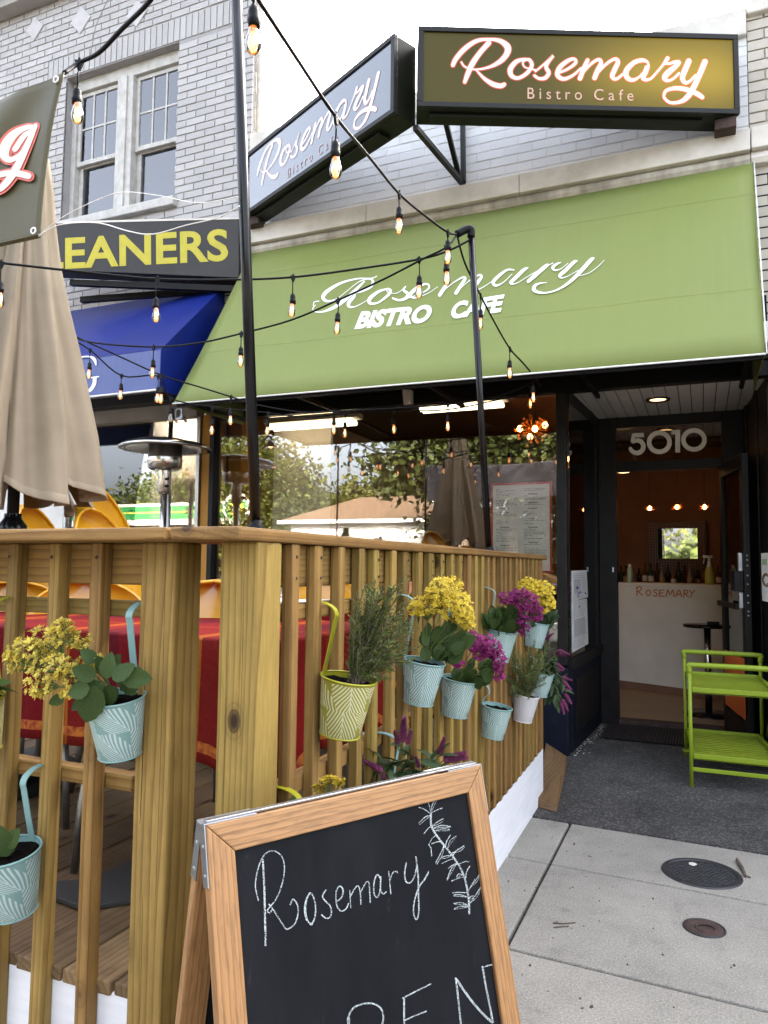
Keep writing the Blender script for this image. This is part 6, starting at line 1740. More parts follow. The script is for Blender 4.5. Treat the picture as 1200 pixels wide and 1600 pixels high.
MB().lathe([(0.0516, hz(738)), (0.0516, hz(771)), (0.0413, hz(775)), (0.0000, hz(775))], (HX, HY, 0), 24).build('control_housing', M_steel, ph)
MB().tube([(HX, HY, hz(774)), (HX, HY, DZ + 0.45)], 0.028, 16).build('post', M_steel, ph)
MB().lathe([(0.20, 0.05), (0.20, 0.42), (0.16, 0.46), (0.03, 0.47)], (HX, HY, DZ), 32).lathe([(0.25, 0), (0.25, 0.03), (0.2, 0.05)], (HX, HY, DZ), 32).build('gas_housing', M_steel, ph)
for zz in (hz(752), hz(763)): MB().tube([(HX + 0.04, HY - 0.03, zz), (HX + 0.075, HY - 0.045, zz)], 0.012, 10).build('knob', M_blackmatte, ph)
# slender grey post at the boundary of the two shops
sp_ = MB().tube([on_y(268, 640, 5.25), Vector((on_y(268, 640, 5.25).x, 5.25, 0.0))], 0.021, 12)
tag(sp_.build('support_post', M_zinc, None), 'slender pale grey post right behind the patio heater', 'post')

# ------------------------------------------------------------------ tables with red cloths
def table(label, x0, x1, y0, y1, zt, drop, seed):
    t = thing('dining_table', label, 'table', ((x0 + x1) / 2, (y0 + y1) / 2, DZ))
    box('table_top', M_blackmatte, t, x0 + 0.02, x1 - 0.02, y0 + 0.02, y1 - 0.02, zt - 0.03, zt - 0.008, 0.004)
    for (lx, ly) in ((x0 + 0.1, y0 + 0.1), (x1 - 0.1, y0 + 0.1), (x0 + 0.1, y1 - 0.1), (x1 - 0.1, y1 - 0.1)):
        sx_ = -0.04 if lx < (x0 + x1) / 2 else 0.04
        MB().tube(smooth_line([(lx, ly, zt - 0.03), (lx, ly, DZ + 0.35), (lx + sx_ * 0.4, ly, DZ + 0.15), (lx + sx_, ly, DZ)], 4), 0.016, 10).build('leg', simple('grey_enamel_tube', (0.12, 0.10, 0.085), 0.4), t)
    c_ = thing('tablecloth', label.replace('table', 'cloth', 1), 'tablecloth', ((x0 + x1) / 2, (y0 + y1) / 2, zt))
    rnd = random.Random(seed)
    # perimeter runs: fold waves grow towards the hem
    nx, ny, nh = 40, 24, 12
    mb = MB(); vs_ = []; fs_ = []
    per = []
    for i in range(nx): per.append((x0 + (x1 - x0) * i / nx, y0, 0, -1))
    for i in range(ny): per.append((x1, y0 + (y1 - y0) * i / ny, 1, 0))
    for i in range(nx): per.append((x1 - (x1 - x0) * i / nx, y1, 0, 1))
    for i in range(ny): per.append((x0, y1 - (y1 - y0) * i / ny, -1, 0))
    n = len(per)
    corners = [0, nx, nx + ny, 2 * nx + ny]
    for j in range(nh + 1):
        v = j / nh
        for i, (px_, py_, nx_, ny_) in enumerate(per):
            dc = min(min(abs(i - c0), n - abs(i - c0)) for c0 in corners)
            cor = math.exp(-(dc / 3.0) ** 2)
            wv = (0.012 * math.sin(i * 0.75) + 0.008 * math.sin(i * 1.7 + 1)) * v + 0.004
            outx, outy = (px_ - (x0 + x1) / 2) / (x1 - x0), (py_ - (y0 + y1) / 2) / (y1 - y0)
            l_ = math.hypot(outx, outy)
            ex = nx_ * wv + outx / l_ * cor * 0.05 * v; ey = ny_ * wv + outy / l_ * cor * 0.05 * v
            zz = zt - (drop + 0.10 * cor + 0.006 * math.sin(i * 0.9)) * v
            if j == 0: ex = ey = 0; zz = zt
            elif j == 1: zz = zt - 0.008
            vs_.append((px_ + ex, py_ + ey, zz))
    for j in range(nh):
        for i in range(n): fs_.append((j * n + i, j * n + (i + 1) % n, (j + 1) * n + (i + 1) % n, (j + 1) * n + i))
    mb.add(vs_, fs_, 0, True)
    mb.add([(x0, y0, zt + 0.0005), (x1, y0, zt + 0.0005), (x1, y1, zt + 0.0005), (x0, y1, zt + 0.0005)], [(0, 1, 2, 3)], 0, False)
    o = mb.build('cloth', M_cloth, c_, recalc=False)
    s_ = o.modifiers.new('cloth', 'SOLIDIFY'); s_.thickness = 0.002
    hm = MB(); vs_ = vs_[:]
    a = [Vector(v) for v in vs_[(nh - 2) * n:(nh - 1) * n]]; b_ = [Vector(v) for v in vs_[(nh - 1) * n:nh * n]]
    q1 = []
    for i, (px_, py_, nx_, ny_) in enumerate(per): q1.append(((a[i] + Vector((nx_, ny_, 0)) * 0.0035), (b_[i] + Vector((nx_, ny_, 0)) * 0.0035)))
    hv = [w for pr2 in q1 for w in pr2]
    hm.add(hv, [(2 * i, 2 * ((i + 1) % n), 2 * ((i + 1) % n) + 1, 2 * i + 1) for i in range(n)], 0, True)
    hm.build('woven_border', M_clothhem, c_, recalc=False)
    return t
table('near table under a red and orange striped fabric close behind the railing corner', -2.60, -1.02, 1.70, 2.42, 1.10, 0.33, 1)
table('far table with a red fabric edged in white, deeper on the deck', -2.6, -1.15, 3.0, 3.7, 1.12, 0.3, 2)
tag(box('paper_runner', M_paper, None, -2.05, -1.16, 2.985, 3.3, 1.124, 1.136, 0.002), 'white paper sheet lying on the edge of the far table', 'paper')
# dark base plate lying on the deck
bp_ = MB()
pts = [on_z(62, 1400, DZ + 0.002), on_z(130, 1425, DZ + 0.002), on_z(214, 1412, DZ + 0.002), on_z(214, 1345, DZ + 0.002), on_z(170, 1368, DZ + 0.002), on_z(120, 1382, DZ + 0.002), on_z(62, 1385, DZ + 0.002)]
bp_.prism(pts, (0, 0, 0.014))
tag(bp_.build('base_plate', M_grey, None, 0.003), 'dark grey curved metal plate lying on the deck boards by the table leg', 'metal plate')

# ------------------------------------------------------------------ yellow metal chairs
def chair(label, x, y, z, rz, s=1.0, h=0.9, group='yellow metal chairs on the deck', lean=0.28):
    t = thing('metal_chair', label, 'chair', (x, y, z), group)
    R = Matrix.Rotation(rz, 3, 'Z'); o_ = Vector((x, y, z))
    T = lambda p: o_ + R @ (Vector(p) * s)
    # shell back
    vs_ = []; fs_ = []; n, m_ = 12, 14
    for j in range(m_ + 1):
        v = 1 - (1 - j / m_) ** 1.6
        zz = 0.43 + v * (h - 0.43)
        w = 0.235 * (math.sqrt(max(0.0, 1 - ((v - 0.55) / 0.45) ** 2)) if v > 0.55 else 1 - 0.2 * (0.55 - v))
        for i in range(n + 1):
            u = -1 + 2 * i / n
            vs_.append(T((u * w, 0.18 + lean * (v ** 1.2) * 0.75 - 0.07 * (1 - u * u) * -1, zz)))
    for j in range(m_):
        for i in range(n):
            a = j * (n + 1) + i; fs_.append((a, a + 1, a + n + 2, a + n + 1))
    mb = MB(); mb.add(vs_, fs_, 0, True)
    b_ = mb.build('backrest', M_yellowchair, t, recalc=False)
    sm_ = b_.modifiers.new('sheet', 'SOLIDIFY'); sm_.thickness = 0.004
    rim = [vs_[j * (n + 1)] for j in range(m_ + 1)] + [vs_[m_ * (n + 1) + i] for i in range(1, n + 1)] + [vs_[j * (n + 1) + n] for j in range(m_ - 1, -1, -1)]
    MB().tube(rim, 0.007 * s, 6).build('backrest_rim', M_yellowchair, t)
    vs_ = []; fs_ = []
    for j in range(9):
        for i in range(13):
            u, v = -1 + i / 6, -1 + j / 4
            rr = math.sqrt(max(0, 1 - 0.25 * abs(v) ** 3))
            vs_.append(T((u * 0.24 * rr, v * 0.22, 0.44 - 0.02 * (1 - u * u) * (1 - v * v))))
    for j in range(8):
        for i in range(12):
            a = j * 13 + i; fs_.append((a, a + 1, a + 14, a + 13))
    mb = MB(); mb.add(vs_, fs_, 0, True); q_ = mb.build('seat', M_yellowchair, t, recalc=False)
    sm_ = q_.modifiers.new('sheet', 'SOLIDIFY'); sm_.thickness = 0.004
    for sx_ in (-1, 1):
        MB().tube([T((sx_ * 0.20, -0.19, 0.43)), T((sx_ * 0.22, -0.24, 0.2)), T((sx_ * 0.23, -0.25, 0.0))], 0.012 * s, 8).build('leg', M_zinc, t)
        MB().tube([T((sx_ * 0.20, 0.17, 0.43)), T((sx_ * 0.22, 0.26, 0.2)), T((sx_ * 0.23, 0.30, 0.0))], 0.012 * s, 8).build('leg', M_zinc, t)
    return t
def chair_at(label, px, py, d, rz, s, lean=0.28):
    p = at_d(px, py, d)
    q_ = Matrix.Rotation(rad(rz), 3, 'Z') @ Vector((0, (0.18 + lean * 0.75) * s, 0))
    chair(label, p.x - q_.x, p.y - q_.y, DZ, rad(rz), s, (p.z - DZ) / s, lean=lean)
chair_at('tall yellow shell back chair just right of the umbrella hem, the highest of them', 146, 757, 3.75, 108, 1.2)
chair_at('yellow shell back chair with a round top just above the railing cap, near the heater', 143, 795, 3.3, 105, 1.1)
chair_at('yellow chair whose rounded back shows just right of the umbrella pole', 46, 790, 4.1, 112, 1.15)
chair_at('yellow chair at the red table seen through the gap between the two big posts', 334, 908, 2.75, 18, 1.0, 0.12)
chair_at('yellow chair seen through the street side balusters just left of the big post', 140, 906, 2.95, 40, 1.0, 0.12)
chair_at('yellow chair at the left edge, seen through the street side balusters', 20, 908, 3.0, 46, 1.0, 0.12)
chair_at('yellow chair behind the far table, seen through the long railing', 512, 905, 3.6, 20, 1.0, 0.12)
# ------------------------------------------------------------------ green two tier cart
ct = thing('serving_cart', 'lime green two tier metal cart with slatted shelves by the doorway', 'cart', (0.13, 5.3, 0))
fx0, fx1, fy, by_ = -0.083, 0.405, 4.94, 5.72
def leg2(x, y, z1, nm='leg'): MB().tube([(x, y, 0.0), (x, y, z1)], 0.0115, 10).build(nm, M_lime, ct)
skx = -0.045
bx0_, bx1_ = fx0 + skx, fx1 + skx - 0.01
for (x, y) in ((fx0, fy), (fx1, fy), (bx0_, by_), (bx1_, by_)): leg2(x, y, 0.70)
for (xa, xb, y) in ((fx0, fx1, fy), (bx0_, bx1_, by_)):
    MB().tube(smooth_line([(xa, y, 0.68), (xa, y, 0.712), (xa + 0.03, y, 0.722), (xb - 0.03, y, 0.722), (xb, y, 0.712), (xb, y, 0.68)], 4), 0.0165, 12).build('handle', M_lime, ct)
    MB().bar((xa, y, 0.105), (xb, y, 0.105), 0.012, 0.024).build('stretcher', M_lime, ct, 0.003)
for (z, inset) in ((0.575, 0.0), (0.182, 0.0)):
    xa, xb = fx0 + 0.014, fx1 - 0.014
    p0, p1, p2, p3 = Vector((xa, fy + 0.012, z)), Vector((xb, fy + 0.012, z)), Vector((bx1_ - 0.014, by_ - 0.012, z)), Vector((bx0_ + 0.014, by_ - 0.012, z))
    for a, b_ in ((p0, p1), (p1, p2), (p2, p3), (p3, p0)):
        MB().bar(a, b_, 0.018, 0.03).build('shelf_rim', M_lime, ct, 0.003)
    n = 14
    for k_ in range(n):
        t0, t1 = (k_ + 0.10) / n, (k_ + 0.72) / n
        a, b_ = p0.lerp(p3, 0.012 + t0 * 0.976), p1.lerp(p2, 0.012 + t0 * 0.976); c_, d_ = p1.lerp(p2, 0.012 + t1 * 0.976), p0.lerp(p3, 0.012 + t1 * 0.976)
        dz = Vector((0, 0, -0.004))
        MB().hexa([a + dz * 2, b_ + dz * 2, c_ + dz * 2, d_ + dz * 2], [a + dz, b_ + dz, c_ + dz, d_ + dz]).build('shelf_slat', M_lime_slat, ct)
    bx_ = MB().prism([p0 + Vector((0, 0, -0.022)), p1 + Vector((0, 0, -0.022)), p2 + Vector((0, 0, -0.022)), p3 + Vector((0, 0, -0.022))], (0, 0, 0.002)); bx_.build('shelf_bed', M_lime, ct)
for (pa, pb) in (((fx1 - 0.01, 5.60, 0.56), (fx1 + 0.0, 5.02, 0.19)), ((fx1 - 0.02, 5.10, 0.56), (fx1 - 0.03, 5.66, 0.19)), ((fx1 - 0.015, 5.35, 0.56), (fx1 - 0.015, 5.40, 0.19)), ((fx0 - 0.01, 5.6, 0.56), (fx0 - 0.0, 5.05, 0.19))):
    MB().tube([pa, pb], 0.007, 8).build('brace', M_lime, ct)
for (x, y) in ((bx0_, by_),): MB().bar((x - 0.02, y - 0.0, 0.04), (x + 0.05, y - 0.02, 0.04), 0.014, 0.014).build('foot', M_lime, ct)

# ------------------------------------------------------------------ things set in or lying on the pavement
mc = Vector((-0.028, 3.575, 0))
mh = thing('manhole_cover', 'dark cast iron meter cover with a grid pattern set in the pavement', 'manhole cover', tuple(mc))
MB().lathe([(0.0, 0.002), (0.140, 0.002), (0.142, 0.006), (0.158, 0.006), (0.162, 0.0015), (0.166, -0.01)], mc, 48, smooth=False).build('ring', M_iron, mh)
gdm = MB()
for i in range(-7, 8):
    for j in range(-7, 8):
        x, y = i * 0.019 + (0.0095 if j % 2 else 0), j * 0.019
        if math.hypot(x, y) < 0.126: gdm.hexa([(mc.x + x - .008, mc.y + y - .008, .002), (mc.x + x + .008, mc.y + y - .008, .002), (mc.x + x + .008, mc.y + y + .008, .002), (mc.x + x - .008, mc.y + y + .008, .002)],
                                               [(mc.x + x - .0068, mc.y + y - .0068, .0048), (mc.x + x + .0068, mc.y + y - .0068, .0048), (mc.x + x + .0068, mc.y + y + .0068, .0048), (mc.x + x - .0068, mc.y + y + .0068, .0048)])
gdm.build('raised_grid', M_iron, mh, kind='stuff')
MB().lathe([(0.0, 0.0055), (0.016, 0.0055), (0.019, 0.0035)], mc + Vector((-0.035, 0.085, 0)), 14, smooth=False).build('lift_hole', M_limestone, mh)
dc = Vector((-0.018, 3.045, 0))
dr = thing('drain_cap', 'small rusty round pipe cap with a recessed bowl, in the nearer slab', 'drain cap', tuple(dc))
MB().lathe([(0.068, 0.001), (0.062, 0.006), (0.040, 0.007), (0.036, 0.004), (0.032, 0.0045), (0.018, 0.002), (0.0, 0.0018)], dc, 36).build('cap', M_rust, dr)
MB().tube([dc + Vector((0.033 * math.cos(a) + 0.006, 0.033 * math.sin(a) - 0.012, 0.0065)) for a in [q_ * 2 * math.pi / 24 for q_ in range(25)]], 0.0035, 6).build('collar', M_rust, dr)
MB().tube([dc + Vector((0.070 * math.cos(a), 0.070 * math.sin(a), 0.002)) for a in [q_ * 2 * math.pi / 30 for q_ in range(31)]], 0.004, 6).build('rim', M_iron, dr)
st = MB()
a_, b_ = on_z(1152, 1343, 0.008), on_z(1164, 1368, 0.008)
st.tube(smooth_line([a_, a_.lerp(b_, 0.3), a_.lerp(b_, 0.7) + Vector((0.003, 0, 0)), b_], 3), [0.0075] * 3 + [0.009] * 3 + [0.007] * 4, 8)
st.tube([b_, on_z(1173, 1371, 0.004)], 0.0035, 5)
tag(st.build('stick', M_bark, None), 'short dark stick lying just beyond the manhole cover', 'stick')
tw = MB(); tw.tube([on_z(864, 1442, .003), on_z(880, 1443, .003), on_z(899, 1441.5, .003)], 0.0022, 5)
tag(tw.build('twig', M_bark, None), 'upper of two thin parallel twigs on the pavement slab', 'twig')
tw = MB(); tw.tube([on_z(865, 1449, .003), on_z(878, 1447.5, .003), on_z(889, 1447, .003)], 0.0022, 5)
tag(tw.build('twig', M_bark, None), 'lower and shorter of two thin parallel twigs on the pavement slab', 'twig')
db = MB(); rb = random.Random(4)
for (x, y) in ((796, 1376), (822, 1391), (835, 1388), (892, 1388), (886, 1331), (923, 1338), (953, 1329), (935, 1322), (896, 1320), (937, 1440), (893, 1451), (863, 1346), (1024, 1405), (980, 1505), (1036, 1490), (826, 1508), (812, 1522), (905, 1560), (922, 1574), (912, 1575), (1050, 1574), (1145, 1510), (868, 1285), (990, 1300)):
    for q_ in range(rb.choice((1, 1, 2))):
        p = on_z(x + rb.uniform(-4, 4), y + rb.uniform(-2, 2), 0.002); s_ = rb.uniform(0.0022, 0.0055); a = rb.uniform(0, 3)
        db.hexa([p + Vector((math.cos(a + k_ * 1.57) * s_ * rb.uniform(.7, 1.5), math.sin(a + k_ * 1.57) * s_, -0.002)) for k_ in range(4)], [p + Vector((math.cos(a + k_ * 1.57) * s_ * .7, math.sin(a + k_ * 1.57) * s_ * .7, s_ * 0.7)) for k_ in range(4)])
for i in range(150):
    p = Vector((rb.uniform(-0.8, 0.9), rb.uniform(1.8, 6.2), 0.0015)); s_ = rb.uniform(0.0012, 0.003); a = rb.uniform(0, 3)
    db.hexa([p + Vector((math.cos(a + k_ * 1.57) * s_, math.sin(a + k_ * 1.57) * s_, -0.002)) for k_ in range(4)], [p + Vector((math.cos(a + k_ * 1.57) * s_ * .7, math.sin(a + k_ * 1.57) * s_ * .7, s_ * 0.6)) for k_ in range(4)])
tag(db.build('debris', M_bark, None), 'scattered crumbs of bark and dirt on the pavement', 'debris', kind='stuff')
fl2 = MB()
for i in range(60):
    y = rb.uniform(5.35, 6.5); x = rx(y) + abs(rb.gauss(0, 0.035)) + 0.006; p = Vector((x, y, 0.003)); s_ = rb.uniform(0.003, 0.008)
    fl2.hexa([p + Vector((math.cos(k_ * 1.57 + i) * s_ * rb.uniform(.5, 1.2), math.sin(k_ * 1.57 + i) * s_, 0)) for k_ in range(4)], [p + Vector((math.cos(k_ * 1.57 + i) * s_ * .8, math.sin(k_ * 1.57 + i) * s_ * .8, 0.002)) for k_ in range(4)])
tag(fl2.build('paint_flakes', M_limestone, None), 'pale flakes of paint along the foot of the doorway wall', 'debris', kind='stuff')
mt = thing('door_mat', 'dark brown ribbed mat in front of the open door', 'mat', (-0.25, 6.25, 0))
mb = MB(); mb.box(-0.74, 0.22, 6.0, 6.56, 0.002, 0.012); mb.build('backing', M_blackmatte, mt)
mb = MB()
for k_ in range(46):
    x = -0.735 + k_ * 0.0205
    mb.box(x, x + 0.013, 6.005, 6.555, 0.012, 0.019)
mb.build('ribs', simple('brown_mat_fibre', (0.013, 0.007, 0.006), 0.95, scale=60, bumpS=0.8), mt, kind='stuff')

# ------------------------------------------------------------------ open door leaf, a part of the cafe
hg, fe = Vector((0.158, 6.58, 0)), Vector((0.292, 5.83, 0))
du = (fe - hg).normalized(); dn = Vector((-du.y, du.x, 0)); dn = -dn if dn.x > 0 else dn       # dn towards -X (door's inner side turned to the left)
DWd = (fe - hg).length
door = MB()
def dbox(u0, u1, z0, z1, o0, o1):
    P_ = lambda u, o, z: hg + du * u + dn * o + Vector((0, 0, z))
    return [P_(u0, o0, z0), P_(u1, o0, z0), P_(u1, o1, z0), P_(u0, o1, z0)], [P_(u0, o0, z1), P_(u1, o0, z1), P_(u1, o1, z1), P_(u0, o1, z1)]
for a in ((0, 0.09, 0.03, 2.13), (DWd - 0.09, DWd, 0.03, 2.13)): door.hexa(*dbox(*a, -0.022, 0.022))
for a in ((0.09, DWd - 0.09, 2.03, 2.13), (0.09, DWd - 0.09, 0.03, 0.22)): door.hexa(*dbox(*a, -0.022, 0.022))
dleaf = door.build('door', M_black, cafe, 0.004)
MB().hexa(*dbox(0.09, DWd - 0.09, 0.22, 2.03, -0.004, 0.004)).build('door_pane', M_glassdoor, dleaf)
MB().hexa(*dbox(0.12, DWd - 0.02, 0.26, 0.68, 0.030, 0.034)).build('orange_card', M_orange, dleaf)
MB().hexa(*dbox(0.10, DWd - 0.05, 1.02, 1.06, 0.05, 0.075)).build('push_bar', M_black, dleaf, 0.004)
MB().hexa(*dbox(DWd - 0.13, DWd - 0.01, 1.15, 1.29, 0.024, 0.085)).build('lock_box', M_black, dleaf, 0.005)
MB().hexa(*dbox(DWd - 0.075, DWd - 0.035, 1.29, 1.42, 0.024, 0.05)).build('lock_plate', M_zinc, dleaf, 0.002)
MB().hexa(*dbox(DWd - 0.075, DWd - 0.035, 1.03, 1.14, 0.024, 0.05)).build('lock_plate', M_zinc, dleaf, 0.002)
for z in (0.98, 1.01, 1.07, 1.12, 1.20, 1.26, 1.33, 1.37, 1.40):
    q_ = hg + du * (DWd + 0.001) + Vector((0, 0, z))
    s_ = MB().lathe([(0, 0.003), (0.006, 0.002), (0.007, 0)], (0, 0, 0), 8); s_.v = [tuple(q_ + du * v[2] + dn * v[0] + Vector((0, 0, v[1]))) for v in s_.v]; s_.build('screw', M_zinc, dleaf)
# closer arm
ca = [at_d(1050, 729, 6.35), at_d(1085, 729, 6.3), at_d(1130, 722, 6.1), at_d(1158, 718, 5.9)]
MB().tube(ca[:2], 0.007, 8).tube(ca[1:], 0.008, 8).build('closer_arm', M_zinc, dleaf)
MB().tube([at_d(1142, 720, 5.98), at_d(1160, 715, 5.9)], 0.017, 10).tube([at_d(1086, 722, 6.3), at_d(1086, 733, 6.3)], 0.008, 8).build('closer_pivot', M_zinc, dleaf)
# numerals on the transom
NY = DY + 0.038
nmap = lambda x, y, l: on_y(x, y, NY - l)
def zn(s): return [(930 + a / 4.44, 640 + b_ / 4.44, w / 4.44) for a, b_, w in s]
nm = MB()
circ = lambda cx, cy, rx_, ry_: [(cx + rx_ * math.cos(q_ * 2 * math.pi / 24), cy + ry_ * math.sin(q_ * 2 * math.pi / 24), 32) for q_ in range(25)]
for s in (circ(445, 227, 71, 66), circ(685, 210, 73, 66)): ribbon(nm, zn(s), nmap, k=2)
for s in ([(572, 140, 34), (572, 200, 34), (572, 297, 34)], [(528, 157, 30), (556, 157, 30)], [(338, 176, 30), (285, 177, 30), (268, 177, 30)], [(268, 166, 24), (262, 200, 26), (258, 226, 26)]):
    s2_ = zn(s)
    nx_, ny_ = ((1, 0) if abs(s[0][0] - s[-1][0]) < 20 else (0, 1))
    ribbon(nm, s2_, nmap, k=1, slant=(nx_, ny_))
ribbon(nm, zn([(262, 222, 26), (290, 214, 30), (318, 222, 32), (334, 250, 32), (326, 282, 32), (300, 300, 32), (272, 298, 30), (250, 282, 28), (244, 270, 24)]), nmap, k=4)
nm.build('numerals', simple('cream_numeral', (0.92, 0.86, 0.76), 0.5), tp, recalc=False)
# small white notes and bolts on the posts
box('door_plate', M_letter_w, cafe, -0.703, -0.69, DY - 0.004, DY, 1.27, 1.31, 0.001)

# ------------------------------------------------------------------ inside the cafe
bar_ = thing('bar_counter', 'white fronted bar counter with the cafe name written in orange', 'bar', (-0.4, 8.4, 0.02))
B0, B1 = Vector((-0.98, 8.56, 0)), Vector((0.9, 7.72, 0))
bdv = (B1 - B0).normalized(); bnv = Vector((bdv.y, -bdv.x, 0))
def bq(u0, u1, z0, z1, o0, o1): 
    P_ = lambda u, o, z: B0 + bdv * u + bnv * o + Vector((0, 0, z))
    return [P_(u0, o0, z0), P_(u1, o0, z0), P_(u1, o1, z0), P_(u0, o1, z0)], [P_(u0, o0, z1), P_(u1, o0, z1), P_(u1, o1, z1), P_(u0, o1, z1)]
BLn = (B1 - B0).length
MB().hexa(*bq(0, BLn, 0.10, 1.12, -0.02, 0)).build('front_panel', M_barpaper, bar_)
MB().hexa(*bq(0.0, BLn, 0.02, 0.10, -0.06, -0.03)).build('plinth', M_interior, bar_)
MB().hexa(*bq(-0.02, BLn, 1.12, 1.15, -0.5, 0.012)).build('counter_top', M_barpaper, bar_, 0.004)
MB().hexa(*bq(0, BLn, 0.10, 1.12, -0.5, -0.46)).build('back_panel', M_interior, bar_)
bmap = lambda x, y, l: on_pl(x, y, B0, bnv) + bnv * l
wm = MB()
def zb(*p): return [(930 + a / 4.44, 640 + b_ / 4.44, 1.9) for a, b_ in p]
for s in (zb((290, 1232), (292, 1290)), zb((286, 1240), (310, 1228), (322, 1242), (308, 1258), (294, 1262)), zb((298, 1260), (330, 1290)),
          zb((368, 1250), (354, 1268), (366, 1290), (384, 1280), (382, 1258), (366, 1250)), zb((430, 1250), (412, 1252), (412, 1266), (430, 1278), (424, 1294), (404, 1290)),
          zb((448, 1254), (446, 1294)), zb((446, 1254), (476, 1252)), zb((446, 1274), (470, 1272)), zb((446, 1294), (480, 1294)),
          zb((494, 1296), (504, 1250), (520, 1284), (540, 1250), (548, 1296)), zb((560, 1298), (582, 1250), (602, 1298)), zb((568, 1282), (596, 1280)),
          zb((618, 1252), (616, 1300)), zb((616, 1254), (642, 1256), (640, 1272), (618, 1276)), zb((622, 1276), (650, 1300)), zb((656, 1252), (672, 1276)), zb((692, 1252), (672, 1280), (664, 1302))):
    ribbon(wm, s, bmap, lift=0.004, k=4)
wm.build('lettering', simple('orange_marker', (0.50, 0.17, 0.03), 0.6), bar_, recalc=False)
def bpt2(x, y): return on_pl(x, y, B0 - bnv * 0.10, bnv)
lb = bpt2(984, 908); lb.z = 1.15
lt = thing('lotion_bottle', 'pale green bottle standing on the left end of the bar', 'bottle', tuple(lb))
MB().lathe([(0, 0), (0.027, 0), (0.028, 0.01), (0.028, 0.15), (0.022, 0.165), (0.014, 0.17)], lb, 18).build('body', simple('pale_green_plastic', (0.30, 0.42, 0.22), 0.35, col2=(0.42, 0.48, 0.36), scale=40), lt)
MB().lathe([(0.015, 0.165), (0.016, 0.2), (0.0, 0.201)], lb, 14).build('cap', M_letter_w, lt)
sb = bpt2(1109, 913); sb.z = 1.15
sp2 = thing('spray_bottle', 'trigger spray bottle of yellow liquid on the right of the bar', 'spray bottle', tuple(sb))
MB().lathe([(0, 0), (0.042, 0), (0.045, 0.01), (0.045, 0.12), (0.036, 0.16), (0.018, 0.20), (0.015, 0.235)], sb, 20).build('body', simple('yellow_liquid_bottle', (0.55, 0.50, 0.10), 0.2, col2=(0.50, 0.44, 0.08), scale=6), sp2)
MB().lathe([(0.037, 0.155), (0.0185, 0.20), (0.0155, 0.236)], sb + Vector((0, 0, 0.001)), 18).build('shoulder', M_paper, sp2)
MB().box(sb.x - 0.06, sb.x + 0.03, sb.y - 0.012, sb.y + 0.012, sb.z + 0.265, sb.z + 0.292).box(sb.x - 0.012, sb.x + 0.012, sb.y - 0.012, sb.y + 0.012, sb.z + 0.232, sb.z + 0.265).bar((sb.x - 0.045, sb.y, sb.z + 0.265), (sb.x - 0.055, sb.y, sb.z + 0.21), 0.012, 0.008).build('trigger', M_letter_w, sp2, 0.003)
# back bar with bottles
bb = thing('back_bar', 'dark shelf unit behind the bar carrying rows of bottles', 'shelf', (-0.3, 10.3, 0.02))
box('cabinet', M_interior, bb, -1.2, 1.2, 10.15, 10.6, 0.02, 1.06); box('shelf_top', M_barpaper, bb, -1.25, 1.25, 10.10, 10.66, 1.06, 1.10, 0.004)
rb = random.Random(9)
btm = [simple('bottle_glass_' + n_, c_, 0.12, scale=4) for n_, c_ in (('green', (0.01, 0.03, 0.012)), ('brown', (0.05, 0.018, 0.006)), ('clear', (0.20, 0.19, 0.17)), ('dark', (0.008, 0.008, 0.01)), ('amber', (0.14, 0.05, 0.01)))]
ORD = 'first second third fourth fifth sixth seventh eighth ninth tenth eleventh twelfth thirteenth fourteenth fifteenth sixteenth seventeenth eighteenth nineteenth twentieth'.split() + ['further'] * 9
x = -0.98; lab_ = ['short squat bottle', 'tall dark bottle', 'slim bottle', 'wide shouldered bottle', 'clear bottle']
i = 0
while x < 0.25:
    h = rb.uniform(0.18, 0.30); r = rb.uniform(0.028, 0.04); yy = 10.25 + rb.uniform(-0.06, 0.12)
    b_ = Vector((x, yy, 1.10))
    t = thing('bottle', ORD[i] + ' bottle from the left in the dark row in front of the mirror', 'bottle', tuple(b_), 'bottles on the back bar')
    MB().lathe([(0, 0), (r, 0), (r, h * 0.55), (r * 0.4, h * 0.72), (r * 0.36, h * 0.95), (r * 0.45, h * 0.955), (r * 0.45, h), (0, h)], b_, 12).build('body', btm[i % 5], t)
    if rb.random() < 0.6: MB().lathe([(r + 0.001, h * 0.15), (r + 0.001, h * 0.42)], b_, 12).build('label', M_paper if rb.random() < .6 else M_tan, t)
    x += r * 2 + rb.uniform(0.0, 0.02); i += 1
mi = thing('wall_mirror', 'square mirror in a studded dark red frame above the bottles', 'mirror', (-0.3, 10.66, 1.5))
mx0, mx1, mz0, mz1 = -0.665, 0.055, 1.17, 1.935
nx0, nx1, nz0, nz1 = -0.545, -0.052, 1.44, 1.842
fm = simple('dark_red_mosaic', (0.045, 0.010, 0.008), 0.4, scale=20)
for nm_, a in (('frame_side', (mx0, nx0, mz0, mz1)), ('frame_side', (nx1, mx1, mz0, mz1)), ('frame_side', (nx0, nx1, mz0, nz0)), ('frame_side', (nx0, nx1, nz1, mz1))):
    box(nm_, fm, mi, a[0], a[1], 10.62, 10.68, a[2], a[3], 0.004)
box('glass', M_mirror, mi, nx0, nx1, 10.655, 10.66, nz0, nz1)
sd_ = MB()
gx = mx0 + 0.02
while gx < mx1:
    gz = mz0 + 0.02
    while gz < mz1:
        if not (nx0 - 0.005 < gx < nx1 + 0.005 and nz0 - 0.005 < gz < nz1 + 0.005): sd_.lathe([(0, 0.006), (0.006, 0.003), (0.008, 0)], (0, 0, 0), 6); n0 = len(sd_.v) - 18; sd_.v[n0:] = [(gx + v[0], 10.62 - v[2], gz + v[1]) for v in sd_.v[n0:]]
        gz += 0.035
    gx += 0.035
